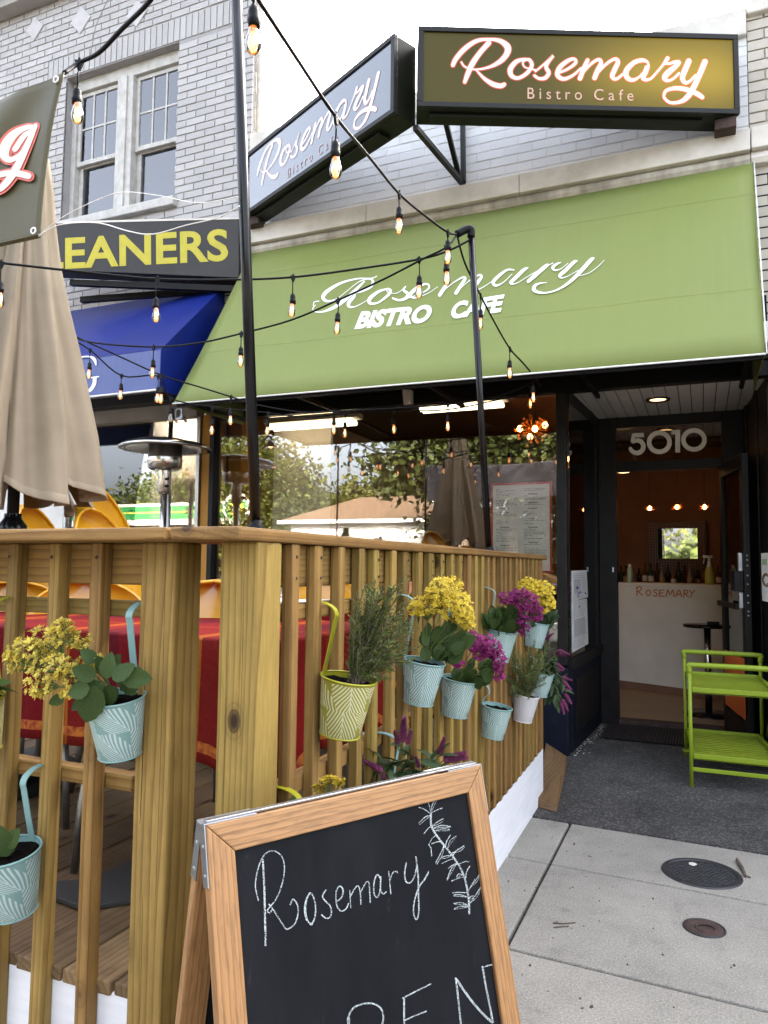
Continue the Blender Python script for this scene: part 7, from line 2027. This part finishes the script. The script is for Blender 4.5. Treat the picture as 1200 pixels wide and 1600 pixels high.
sd_.build('studs', simple('red_glass_stud', (0.42, 0.13, 0.08), 0.2, scale=5), mi, kind='stuff')
M_pend = emit('pendant_bulb', (1.0, 0.42, 0.10), 3.0)
M_amber = simple('amber_glass_petal', (0.50, 0.16, 0.02), 0.15, scale=9)
for k_, (x, y) in enumerate(((1015, 795), (1058, 793), (1101, 793))):
    c_ = on_y(x, y, 9.4)
    t = thing('pendant_light', ('leftmost', 'middle', 'rightmost')[k_] + ' of three small glowing pendants over the bar', 'lamp', tuple(c_), 'pendant lights over the bar')
    MB().tube([c_ + Vector((0, 0, 0.05)), (c_.x, c_.y, 2.92)], 0.003, 5).build('cord', M_black, t)
    MB().lathe([(0, -0.022), (0.018, -0.012), (0.022, 0.004), (0.012, 0.03), (0, 0.035)], c_, 12).build('bulb', M_pend, t)
    sp_ = MB()
    for q_ in range(18):
        a = q_ * 2.4; e = rb.uniform(-0.4, 0.7)
        dv = Vector((math.cos(a) * math.cos(e), math.sin(a) * math.cos(e), math.sin(e)))
        sp_.tube([c_ + dv * 0.03, c_ + dv * rb.uniform(0.06, 0.10)], 0.004, 4)
    sp_.build('glass_spikes', M_amber, t)
def burst(label, c_, R_, nb, seed):
    rr = random.Random(seed)
    t = thing('chandelier', label, 'chandelier', tuple(c_))
    MB().tube([c_, (c_.x, c_.y, 2.92)], 0.004, 6).build('stem', M_rust, t)
    sp_ = MB()
    for q_ in range(46):
        a = rr.uniform(0, 6.28); e = math.asin(rr.uniform(-1, 1))
        dv = Vector((math.cos(a) * math.cos(e), math.sin(a) * math.cos(e), math.sin(e) * 0.8))
        ln = R_ * rr.uniform(0.5, 1.0)
        sp_.tube([c_ + dv * 0.02, c_ + dv * ln], 0.0025, 4)
        sp_.lathe([(0, 0.018), (0.014, 0.008), (0.016, -0.004), (0, -0.016)], c_ + dv * ln, 6)
    sp_.build('glass_spikes', M_amber, t)
    for q_ in range(nb):
        a = q_ * 2 * math.pi / nb + 0.4; dv = Vector((math.cos(a), math.sin(a), rr.uniform(-0.5, 0.5))) * R_ * 0.6
        MB().lathe([(0, -0.03), (0.024, -0.015), (0.028, 0.004), (0.015, 0.03), (0, 0.034)], c_ + dv, 10).build('bulb', M_pend, t)
burst('sputnik chandelier with amber glass, glowing in the right part of the shop window', on_y(832, 672, 7.0), 0.2, 4, 2)
burst('amber chandelier seen through the narrow side window of the doorway', on_y(908, 722, 8.3), 0.24, 5, 3)
M_tube = emit('fluorescent_tube', (1.0, 0.86, 0.60), 0.45)
for (xa, xb, Yt, zt, lab) in ((-3.46, -2.66, 5.58, 2.50, 'long fluorescent light behind the left of the shop window'), (-2.30, -1.56, 6.24, 2.705, 'long fluorescent light behind the right of the shop window')):
    t = thing('fluorescent_light', lab, 'ceiling light', ((xa + xb) / 2, Yt, zt), 'fluorescent lights')
    box('housing', M_offwhite, t, xa - 0.05, xb + 0.05, Yt - 0.07, Yt + 0.07, zt + 0.03, zt + 0.075, 0.004)
    for yy in (Yt - 0.04, Yt + 0.04): MB().tube([(xa, yy, zt), (xb, yy, zt)], 0.022, 12).build('tube', M_tube, t)
    MB().bar((xa, Yt, zt + 0.075), (xa, Yt, 2.92), 0.02, 0.02).bar((xb, Yt, zt + 0.075), (xb, Yt, 2.92), 0.02, 0.02).build('hanger', M_offwhite, t)
cl_ = on_y(974, 736, 7.6); t = thing('ceiling_light', 'small glowing flush light just inside the top of the door', 'ceiling light', tuple(cl_))
MB().lathe([(0.0, -0.02), (0.06, -0.012), (0.08, 0.02), (0.08, 0.04), (0, 0.04)], cl_, 18).build('shade', emit('warm_shade', (1.0, 0.62, 0.25), 0.6), t)
# menu sheet in its red frame on the window
mn = thing('menu_poster', 'large printed menu in a thin red frame inside the shop window', 'menu', (-1.2, 5.44, 1.3))
m0, m1, mz0, mz1 = -1.445, -0.992, 1.262, 1.925
for a in ((m0, m0 + 0.016, mz0, mz1), (m1 - 0.016, m1, mz0, mz1), (m0 + 0.016, m1 - 0.016, mz1 - 0.016, mz1), (m0 + 0.016, m1 - 0.016, mz0, mz0 + 0.016)):
    box('frame', M_redframe, mn, a[0], a[1], 5.415, 5.432, a[2], a[3])
box('sheet', M_paper, mn, m0 + 0.016, m1 - 0.016, 5.422, 5.426, mz0 + 0.016, mz1 - 0.016)
pm = MB(); rp_ = random.Random(6)
for cx0, cx1 in ((m0 + 0.04, m0 + 0.20), (m0 + 0.25, m1 - 0.04)):
    z = mz1 - 0.05
    while z > mz0 + 0.05:
        if rp_.random() < 0.13: z -= 0.018; pm.add([(cx0 + 0.03, 5.421, z), (cx0 + 0.10, 5.421, z), (cx0 + 0.10, 5.421, z + 0.008), (cx0 + 0.03, 5.421, z + 0.008)], [(0, 1, 2, 3)])
        else:
            x = cx0
            while x < cx1 - 0.02:
                w = rp_.uniform(0.008, 0.035)
                if rp_.random() < 0.12: break
                pm.add([(x, 5.421, z), (min(x + w, cx1), 5.421, z), (min(x + w, cx1), 5.421, z + 0.0042), (x, 5.421, z + 0.0042)], [(0, 1, 2, 3)])
                x += w + 0.006
        z -= 0.0115
pm.build('print', M_print, mn, recalc=False)
# newspaper pages in the side window
npg = thing('newspaper_page', 'grey newspaper pages taped to the narrow side window', 'paper', (-0.86, 5.7, 1.0))
def npx(y): return rx(y) + 0.004
pts = [(5.50, 0.70), (5.505, 0.95), (5.495, 1.20), (5.50, 1.42)]
mb = MB()
for (z0, z1) in ((0.70, 1.06), (1.062, 1.28)):
    mb.hexa([(npx(5.47) - .003, 5.47, z0), (npx(5.47), 5.47, z0), (npx(6.04), 6.04, z0 + 0.012), (npx(6.04) - .003, 6.04, z0 + .012)], [(npx(5.46) - .003, 5.46, z1), (npx(5.46), 5.46, z1), (npx(6.0), 6.0, z1 + .005), (npx(6.0) - .003, 6.0, z1 + .005)])
mb.build('sheet', simple('newsprint', (0.52, 0.51, 0.49), 0.8, scale=8), npg)
pm = MB()
def nq(y0, y1, z0, z1): pm.add([(npx(y0) + .0015, y0, z0), (npx(y1) + .0015, y1, z0), (npx(y1) + .0015, y1, z1), (npx(y0) + .0015, y0, z1)], [(0, 1, 2, 3)])
nq(5.52, 5.76, 1.11, 1.22); nq(5.52, 5.92, 0.80, 0.93)
z = 1.255
while z > 0.72:
    if not (1.1 < z < 1.225 or 0.79 < z < 0.935): nq(5.50, 5.95 - rp_.uniform(0, .1), z, z + 0.006)
    elif z > 1.1: nq(5.80, 5.95, z, z + 0.006)
    z -= 0.013
pm.build('print', M_print, npg, recalc=False)
# notice on the right side of the doorway
nt2 = thing('notice', 'white notice with an oval emblem hanging beside the open door', 'notice', (0.36, 5.7, 1.1))
def nf(y): return 0.332 + (6.60 - y) * 0.0817 - 0.02
def nq2(mb, y0, y1, z0, z1, o): mb.hexa([(nf(y0) - o, y0, z0), (nf(y1) - o, y1, z0), (nf(y1) - o + .002, y1, z0), (nf(y0) - o + .002, y0, z0)], [(nf(y0) - o, y0, z1), (nf(y1) - o, y1, z1), (nf(y1) - o + .002, y1, z1), (nf(y0) - o + .002, y0, z1)])
mb = MB(); nq2(mb, 5.80, 5.44, 1.09, 1.415, 0.0); mb.build('sheet', M_paper, nt2)
mb = MB(); nq2(mb, 5.74, 5.56, 1.335, 1.375, 0.003); mb.build('green_panel', simple('pale_green_print', (0.42, 0.55, 0.30), 0.6), nt2)
yc, zc_ = 5.60, 1.235
mb = MB(); mb.tube([(nf(yc + 0.13 * math.cos(a)) - 0.003, yc + 0.13 * math.cos(a), zc_ + 0.042 * math.sin(a)) for a in [q_ * 2 * math.pi / 28 for q_ in range(29)]], 0.005, 5)
mb.tube([(nf(yc + 0.112 * math.cos(a)) - 0.003, yc + 0.112 * math.cos(a), zc_ + 0.03 * math.sin(a)) for a in [q_ * 2 * math.pi / 28 for q_ in range(29)]], 0.003, 5)
mb.build('oval_emblem', simple('brown_print', (0.22, 0.12, 0.06), 0.6), nt2)
# high round table inside the door
ht = thing('pedestal_table', 'small round black bar table just inside the doorway', 'table', (0.12, 7.3, 0.02))
hp = on_y(1105, 978, 7.3)
MB().lathe([(0, -0.012), (0.20, -0.012), (0.205, 0.0), (0.20, 0.012), (0, 0.012)], (hp.x, 7.3, hp.z), 32).build('top', M_blackgloss, ht)
MB().tube([(hp.x, 7.3, 0.05), (hp.x, 7.3, hp.z)], 0.03, 14).build('column', M_steel, ht)
MB().lathe([(0.22, 0.0), (0.22, 0.012), (0.05, 0.03), (0, 0.03)], (hp.x, 7.3, 0.02), 28).build('base', M_blackgloss, ht)
tag(box('napkin_box', M_blackmatte, None, hp.x + 0.0, hp.x + 0.1, 7.24, 7.33, hp.z + 0.013, hp.z + 0.04, 0.003), 'small dark box on the round bar table', 'box')
# planter of violet flowers behind the glass
pl_ = thing('planter', 'pale grey bucket planter of violet flowers inside the corner of the window', 'planter', (-0.98, 5.66, 0.58))
MB().lathe([(0, 0), (0.085, 0), (0.125, 0.33), (0.132, 0.335), (0.132, 0.355), (0.124, 0.355), (0.118, 0.30), (0, 0.30)], (-1.0, 5.66, 0.58), 28).build('bucket', M_whitepaint, pl_)
rr = random.Random(8); mb = MB(); lf = MB()
for i in range(260):
    p = Vector((-1.0 + rr.gauss(0, .07), 5.66 + rr.gauss(0, .05), 1.0 + rr.uniform(0.0, 0.16))); floret(mb, p, Vector((rr.uniform(-1, 1), -1, rr.uniform(-.3, 1))), rr.uniform(.008, .014), rr, 5)
mb.build('blossoms', M_vflower, pl_, kind='stuff', recalc=False)
for i in range(36): place_leaf(pl_, LEAF_C, Vector((-1.0 + rr.gauss(0, .05), 5.66 + rr.gauss(0, .04), 0.92)), Vector((rr.uniform(-1, 1), rr.uniform(-1, 1), rr.uniform(-.4, 1))), rr.uniform(.07, .13))
# cleaner's window: dress form, lit sign, and unseen tubes added to brighten the display
for yy in (5.78, 6.3):
    dlt = thing('added_fill_light', ('front' if yy < 6 else 'rear') + ' unseen fill tube added over the dress form in the cleaner window', 'ceiling light', (-4.8, yy, 2.93))
    MB().tube([(-5.4, yy, 2.92), (-4.2, yy, 2.92)], 0.02, 10).build('tube', emit('fill_tube', (1.0, 0.93, 0.82), 5.5), dlt)
    box('housing', M_offwhite, dlt, -5.45, -4.15, yy - 0.04, yy + 0.04, 2.945, 2.99)
df = thing('dress_form', 'headless dress form in a pale gown inside the cleaner shop window', 'mannequin', (-4.42, 5.95, 0.5))
dfc = on_y(291, 740, 5.95)
zz = lambda y: on_y(291, y, 5.95).z
gown = simple('pale_gown', (0.46, 0.35, 0.29), 0.85, col2=(0.25, 0.18, 0.145), scale=45, bumpS=1.0, bscale=60)
MB().lathe([(0.24, 0.5), (0.20, zz(835)), (0.155, zz(805)), (0.125, zz(785)), (0.150, zz(768)), (0.165, zz(755)), (0.150, zz(748)), (0.055, zz(744)), (0.045, zz(741))], (dfc.x, 5.95, 0), 32, sy=0.72).build('gown', gown, df)
MB().lathe([(0.046, zz(746)), (0.046, zz(738)), (0.03, zz(737)), (0.012, zz(735)), (0.018, zz(733)), (0.0, zz(731.5))], (dfc.x, 5.95, 0), 20).build('neck_cap', simple('tan_neck', (0.45, 0.27, 0.16), 0.5), df)
for s_ in (-1, 1): MB().tube(smooth_line([(dfc.x + s_ * 0.13, 5.95, zz(750)), (dfc.x + s_ * 0.19, 5.95, zz(765)), (dfc.x + s_ * 0.19, 5.95, zz(785))], 4), [0.05] * 5 + [0.045] * 4, 12).build('sleeve', gown, df)
wl = thing('wall_lamp', 'small gooseneck lamp under the end of the blue awning', 'lamp', (-4.2, 5.2, 2.7))
wp = at_d(283, 652, 5.9)
MB().tube(smooth_line([wp + Vector((-0.08, 0.05, -0.03)), wp + Vector((-0.05, 0.0, 0.06)), wp + Vector((0.0, 0, 0.06)), wp], 5), 0.009, 8).build('neck', M_zinc, wl)
MB().lathe([(0.012, 0.03), (0.035, 0.0), (0.05, -0.035), (0.045, -0.035), (0, 0.0)], wp, 18).build('shade', M_zinc, wl)
MB().lathe([(0, -0.05), (0.022, -0.04), (0.024, -0.02), (0, 0.0)], wp, 12).build('bulb', M_fil_core, wl)
ls = thing('led_sign', 'red dotted open sign half hidden by the umbrella in the cleaner window', 'sign', (-5.2, 5.5, 2.3))
led = emit('red_led', (1.0, 0.12, 0.05), 0.5, False)
mb = MB()
for ch, cx in (('0', 152), ('C', 128)):
    for (x, y) in ([(-5, q_) for q_ in range(684, 716, 5)] + [(7, q_) for q_ in range(684, 716, 5)] + [(-1, 679), (3, 679), (-1, 718), (3, 718)]):
        if ch == 'C' and x == 7 and 690 < y < 710: continue
        p = on_y(cx + x + 6, y, 5.5); mb.lathe([(0, 0.006), (0.009, 0), (0, -0.006)], p, 6)
mb.build('lamps', led, ls)
box('backing', M_glassdoor, ls, -5.55, -5.17, 5.52, 5.525, 2.1, 2.5)
tag(MB().prism([on_y(632, 610, 5.33), on_y(646, 611, 5.33), on_y(646, 632, 5.33), on_y(634, 634, 5.33)], (0, -0.05, 0)).build('junction_box', M_limestone, None, 0.004), 'weathered box fixed to the dark boards above the shop window', 'junction box')
# ------------------------------------------------------------------ across the street (seen mirrored in the glass)
def tree(label, x, y, h, crown, n, mat, seed, leaf=0.26, trunk_r=0.2):
    rr = random.Random(seed)
    t = thing('leafy_tree', label, 'tree', (x, y, -0.05), 'trees across the street')
    tk = MB()
    top = Vector((x + rr.uniform(-.5, .5), y + rr.uniform(-.5, .5), h * 0.75))
    tk.tube(smooth_line([(x, y, -0.05), (x + rr.uniform(-.15, .15), y, h * 0.3), tuple(top)], 5), [trunk_r * (1 - 0.07 * i) for i in range(11)], 9)
    for (cx, cy, cz, rx_, ry_, rz_) in crown:
        s_ = Vector((x, y, h * rr.uniform(0.25, 0.5))); e = Vector((x + cx, y + cy, cz))
        tk.tube(smooth_line([s_, s_.lerp(e, .5) + Vector((0, 0, -.2)), e], 4), [0.09, 0.085, .08, .07, .06, .05, .04, .03, .02], 6)
        for q_ in range(4):
            e2 = e + Vector((rr.uniform(-1, 1) * rx_, rr.uniform(-1, 1) * ry_, rr.uniform(-.8, .8) * rz_))
            tk.tube([s_.lerp(e, 0.6), s_.lerp(e2, .8), e2], [0.04, 0.03, 0.012], 5)
    tk.build('trunk', M_bark, t)
    mb = MB()
    tot = sum(c[3] * c[4] * c[5] for c in crown) ** 1
    for (cx, cy, cz, rx_, ry_, rz_) in crown:
        k_ = int(1.6 * n * rx_ * ry_ * rz_ / tot)
        sub = []
        for q_ in range(max(10, k_ // 45)):
            while True:
                u, v, w = rr.uniform(-1, 1), rr.uniform(-1, 1), rr.uniform(-1, 1)
                if 0.2 < u * u + v * v + w * w < 1: break
            sub.append(Vector((x + cx + u * rx_, y + cy + v * ry_, cz + w * rz_)))
        for q_ in range(k_):
            c_ = rr.choice(sub); sp_ = 0.16 * (rx_ + rz_) * 0.5 + 0.25
            p = c_ + Vector((rr.gauss(0, sp_), rr.gauss(0, sp_), rr.gauss(0, sp_ * .7)))
            a = Vector((rr.uniform(-1, 1), rr.uniform(-1, 1), rr.uniform(-1, .6))).normalized(); b_ = a.cross(Vector((rr.uniform(-1, 1), rr.uniform(-1, 1), rr.uniform(-1, 1)))).normalized()
            L = leaf * rr.uniform(.7, 1.5)
            mb.add([p, p + a * L * .5 + b_ * L * .3, p + a * L, p + a * L * .5 - b_ * L * .3], [(0, 1, 2, 3)])
    mb.build('crown', mat, t, kind='stuff', recalc=False)
    return t
def mir(px, T):          # X of a point that shows at column px in the shop window, T metres along the mirrored axis
    d = ray(px, 850); return d.x / d.y * T
YM = lambda T: 5.4 * 2 - T
tree('big leafy street tree whose boughs hang over the house', mir(720, 24), YM(24), 10, [(0, 0, 7.6, 4.2, 2.6, 2.2), (2.6, 0.3, 6.0, 2.6, 2.0, 1.4), (-1.6, 0, 6.2, 1.9, 2, 1.6), (-0.6, 0.8, 4.9, 1.6, 1.4, 1.0), (4.6, 0, 7.2, 2.2, 2, 1.8), (-2.0, 0.6, 4.7, 1.3, 1.2, 0.9), (1.6, 0.6, 4.6, 1.8, 1.2, 0.9)], 10500, M_tree[1], 1, 0.24, 0.26)
tree('sunlit bushy tree left of the house', mir(430, 40), YM(40), 9, [(0, 0, 5.0, 2.8, 2.4, 3.6), (2.4, 0, 3.6, 2.2, 2, 2.6), (-2.6, 0, 5.6, 2.8, 2.2, 3.6)], 11000, M_tree[0], 2, 0.30)
tree('pale green tree just behind the house roof', mir(560, 44), YM(44), 9, [(0, 0, 4.4, 2.8, 2.2, 2.3), (2.8, 0, 5.2, 2.6, 2, 2.8), (-2.2, 0, 3.8, 2.4, 2, 2.0)], 6500, M_tree[2], 3, 0.30)
tree('dense green tree at the left end of the tree row', mir(360, 42), YM(42), 12, [(0, 0, 6.2, 4.0, 2.6, 4.6), (-3.4, 0, 5.6, 3.0, 2.4, 4.0)], 8600, M_tree[1], 4, 0.30)
tree('leaning tree behind the petrol station roof', mir(250, 56), YM(56), 10, [(0, 0, 5.4, 4.4, 3.0, 4.0), (5.0, 0, 6.6, 3.4, 2.4, 4.0), (-6, 0, 4.6, 3.6, 3.0, 3.4)], 7600, M_tree[0], 5, 0.36)
tree('shady tree right of the house with a thick trunk', mir(800, 30), YM(30), 11, [(0, 0, 6.4, 3.6, 2.4, 2.6), (2.8, 0, 5.4, 2.8, 2.2, 2.6), (-2.4, 0, 3.6, 1.6, 1.6, 1.4), (5.6, 0, 6.0, 3.2, 2.4, 3.0)], 8200, M_tree[2], 6, 0.26, 0.34)
tree('low round bush tree at the right, behind the shady trunk', mir(860, 36), YM(36), 6, [(0, 0, 2.6, 3.0, 2.0, 2.4), (-3.2, 0, 2.2, 2.4, 2, 2.0)], 4200, M_tree[0], 7, 0.26)
# far wood line that closes the view
fw = MB(); rr = random.Random(12)
for i in range(9000):
    x = rr.uniform(-95, 70); y = -68 + rr.uniform(-4, 4)
    hh = 4.6 + 1.4 * math.sin(x * 0.21) + 1.4 * math.sin(x * 0.53 + 1)
    p = Vector((x, y, rr.uniform(0, 1) ** 0.7 * hh)); a = Vector((rr.uniform(-1, 1), rr.uniform(-1, 1), rr.uniform(-1, 1))).normalized(); b_ = a.cross(Vector((0.3, 0.2, 0.9))).normalized(); L = rr.uniform(0.8, 1.8)
    fw.add([p, p + a * L * .5 + b_ * L * .35, p + a * L, p + a * L * .5 - b_ * L * .35], [(0, 1, 2, 3)])
tag(fw.build('far_woods', M_tree[1], None, recalc=False), 'distant line of trees closing the view across the street', 'woods', kind='stuff')
# house with a hipped shingle roof
hs = thing('house', 'low house with a brown hipped roof, white boards over brick, across the street', 'house', (-15.5, -32, -0.05))
TH = 35.0; hx0, hx1 = mir(455, TH), mir(682, TH); hy = YM(TH)
ez, rz = 3.65, 5.2
MB().box(hx0, hx1, hy - 7, hy, -0.05, 2.25).build('brick_wall', simple('red_house_brick', (0.26, 0.11, 0.07), 0.8, scale=30), hs)
for k_ in range(6): box('siding_board', M_whitepaint, hs, hx0 - 0.02, hx1 + 0.02, hy - 7.02, hy + 0.03 - 0.004 * (k_ % 2), 2.25 + k_ * 0.22, 2.25 + k_ * 0.22 + 0.21)
rf_ = MB()
x0, x1, y0, y1 = hx0 - 0.5, hx1 + 0.5, hy - 7.5, hy + 0.6
rf_.add([(x0, y1, ez), (x1, y1, ez), (x1, y0, ez), (x0, y0, ez), (x0 + 3.0, (y0 + y1) / 2, rz), (x1 - 3.0, (y0 + y1) / 2, rz)], [(0, 1, 5, 4), (1, 2, 5), (2, 3, 4, 5), (3, 0, 4), (0, 3, 2, 1)])
rf_.build('roof', simple('brown_shingles', (0.135, 0.085, 0.048), 0.9, col2=(0.09, 0.055, 0.032), scale=14, stretch=(1, 1, 5)), hs)
box('fascia', M_whitepaint, hs, x0 - 0.02, x1 + 0.02, y1, y1 + 0.04, ez - 0.16, ez + 0.02)
ax = mir(594, TH)
ac = box('air_conditioner', M_whitepaint, hs, ax - 0.55, ax + 0.55, hy + 0.03, hy + 0.4, 2.35, 3.05, 0.02)
MB().tube([(ax + 0.2 + 0.25 * math.cos(a), hy + 0.41, 2.7 + 0.25 * math.sin(a)) for a in [q_ * 2 * math.pi / 20 for q_ in range(21)]], 0.03, 5).tube([(ax + 0.2, hy + 0.38, 2.7), (ax + 0.2, hy + 0.42, 2.7)], 0.12, 10).build('fan_grille', M_grey, ac)
wx = mir(636, TH); wn_ = box('window', M_grey, hs, wx - 0.8, wx + 0.7, hy + 0.003, hy + 0.03, 0.9, 2.1)
MB().box(wx - 0.85, wx - 0.8, hy, hy + 0.06, 0.85, 2.15).box(wx + 0.7, wx + 0.75, hy, hy + 0.06, 0.85, 2.15).build('frame', M_whitepaint, wn_)
MB().box(hx1 + 0.55, hx1 + 0.8, hy - 3, hy + 1.5, -0.05, 4.3).build('side_wall', simple('red_side_wall', (0.30, 0.06, 0.045), 0.7, col2=(0.42, 0.34, 0.28), scale=1.6), hs)
dp = Vector((mir(690, TH), hy + 0.8, 4.7))
sdh = thing('satellite_dish', 'pale satellite dish beside the house roof', 'satellite dish', tuple(dp))
mb = MB(); mb.lathe([(0.0, 0), (0.25, 0.04), (0.42, 0.12), (0.43, 0.14), (0.25, 0.055), (0.0, 0.015)], (0, 0, 0), 20)
Rm = Matrix.Rotation(rad(-65), 3, 'X') @ Matrix.Rotation(rad(20), 3, 'Y'); mb.v = [tuple(dp + Rm @ Vector(v)) for v in mb.v]; mb.build('dish', M_whitepaint, sdh)
MB().tube([dp, dp + Vector((0, -0.3, -0.6))], 0.04, 6).build('mast', M_grey, sdh)
cs_ = thing('conifer_shrub', 'small dark conifer in front of the house', 'shrub', (mir(540, 32), YM(32), -0.05))
cb_ = MB(); cx, cy = mir(540, 32), YM(32)
for i in range(1500):
    t = rr.random(); z = 0.3 + 2.75 * t; R_ = 0.62 * (1 - t) + 0.04; a = rr.uniform(0, 6.28); q_ = math.sqrt(rr.random()) * R_
    p = Vector((cx + q_ * math.cos(a), cy + q_ * math.sin(a), z)); d_ = Vector((math.cos(a), math.sin(a), .5)).normalized(); b_ = d_.cross(Vector((0, 0, 1))).normalized(); L = 0.2
    cb_.add([p, p + d_ * L * .5 + b_ * .05, p + d_ * L, p + d_ * L * .5 - b_ * .05], [(0, 1, 2, 3)])
cb_.build('foliage', M_cleaf, cs_, kind='stuff', recalc=False); MB().tube([(cx, cy, -.05), (cx, cy, 1)], .08, 6).build('trunk', M_bark, cs_)
# petrol station roof with its green band
pc = thing('petrol_canopy', 'petrol station canopy with a green and white band across the street', 'canopy', (-31, -30, -0.05))
T0 = 38.0; gx1 = mir(372, T0); gy = YM(T0); gx0 = gx1 - 20
zc1 = lambda y: EYE + (882 - y) / F * 1.19 * T0
g0, g1_ = zc1(812), zc1(783)
box('roof_slab', M_greyconc, pc, gx0, gx1, gy - 8, gy, g0 - 0.25, g1_)
M_bandg = simple('station_green', (0.015, 0.13, 0.028), 0.4, scale=3); M_bandy = simple('station_yellow', (0.38, 0.33, 0.04), 0.4, scale=3)
box('green_band', M_bandg, pc, gx0, gx1 + 0.02, gy, gy + 0.05, g0 + 0.12, g1_ - 0.18); box('pale_stripe', M_bandy, pc, gx0, gx1 + 0.02, gy + 0.05, gy + 0.06, (g0 + g1_) / 2 - 0.06, (g0 + g1_) / 2 + 0.02)
for xx in (gx0 + 3, gx1 - 3): box('column', M_whitepaint, pc, xx - 0.3, xx + 0.3, gy - 4.3, gy - 3.7, -0.05, g0 - 0.25)
em = MB()
ecx, ecz = gx1 - 0.1, (g0 + g1_) / 2 + 0.1
ebk = MB().lathe([(0, 0), (1.0, 0.0), (1.0, 0.06), (0, 0.06)], (0, 0, 0), 24, smooth=False); ebk.v = [(ecx + v[0], gy + 0.08 + v[2], ecz + v[1]) for v in ebk.v]; eo = ebk.build('emblem_disc', M_greyconc, pc)
for R_, mat_, off_ in ((0.85, M_bandg, 0.145), (0.62, M_bandy, 0.155), (0.3, M_greyconc, 0.165)):
    mb = MB(); pts_ = []
    for q_ in range(36):
        a = q_ * 2 * math.pi / 36; r_2 = R_ * (1 if q_ % 2 else 0.78); pts_.append((ecx + r_2 * math.cos(a), gy + off_, ecz + r_2 * math.sin(a)))
    mb.add(pts_, [tuple(range(36))]); mb.build('emblem_petals', mat_, eo, recalc=False)
# thin overhead wire above the roofs
ow = MB().tube(smooth_line([on_y(560, -30, 8.0), on_y(590, 22, 8.0), on_y(612, 60, 8.0), on_y(640, 110, 8.0)], 4), 0.008, 5)
tag(ow.build('overhead_wire', simple('grey_wire', (0.30, 0.28, 0.26), 0.7), None), 'thin wire crossing the white sky above the sign', 'wire')
cwire = MB().tube(smooth_line([on_y(142, 85, 5.3), on_y(150, 40, 5.3), on_y(168, 0, 5.3), on_y(180, -30, 5.3)], 4), 0.004, 5)
tag(cwire.build('loose_wire', simple('grey_wall_wire', (0.25, 0.24, 0.23), 0.7), None), 'thin grey wire against the grey bricks above the window', 'wire')
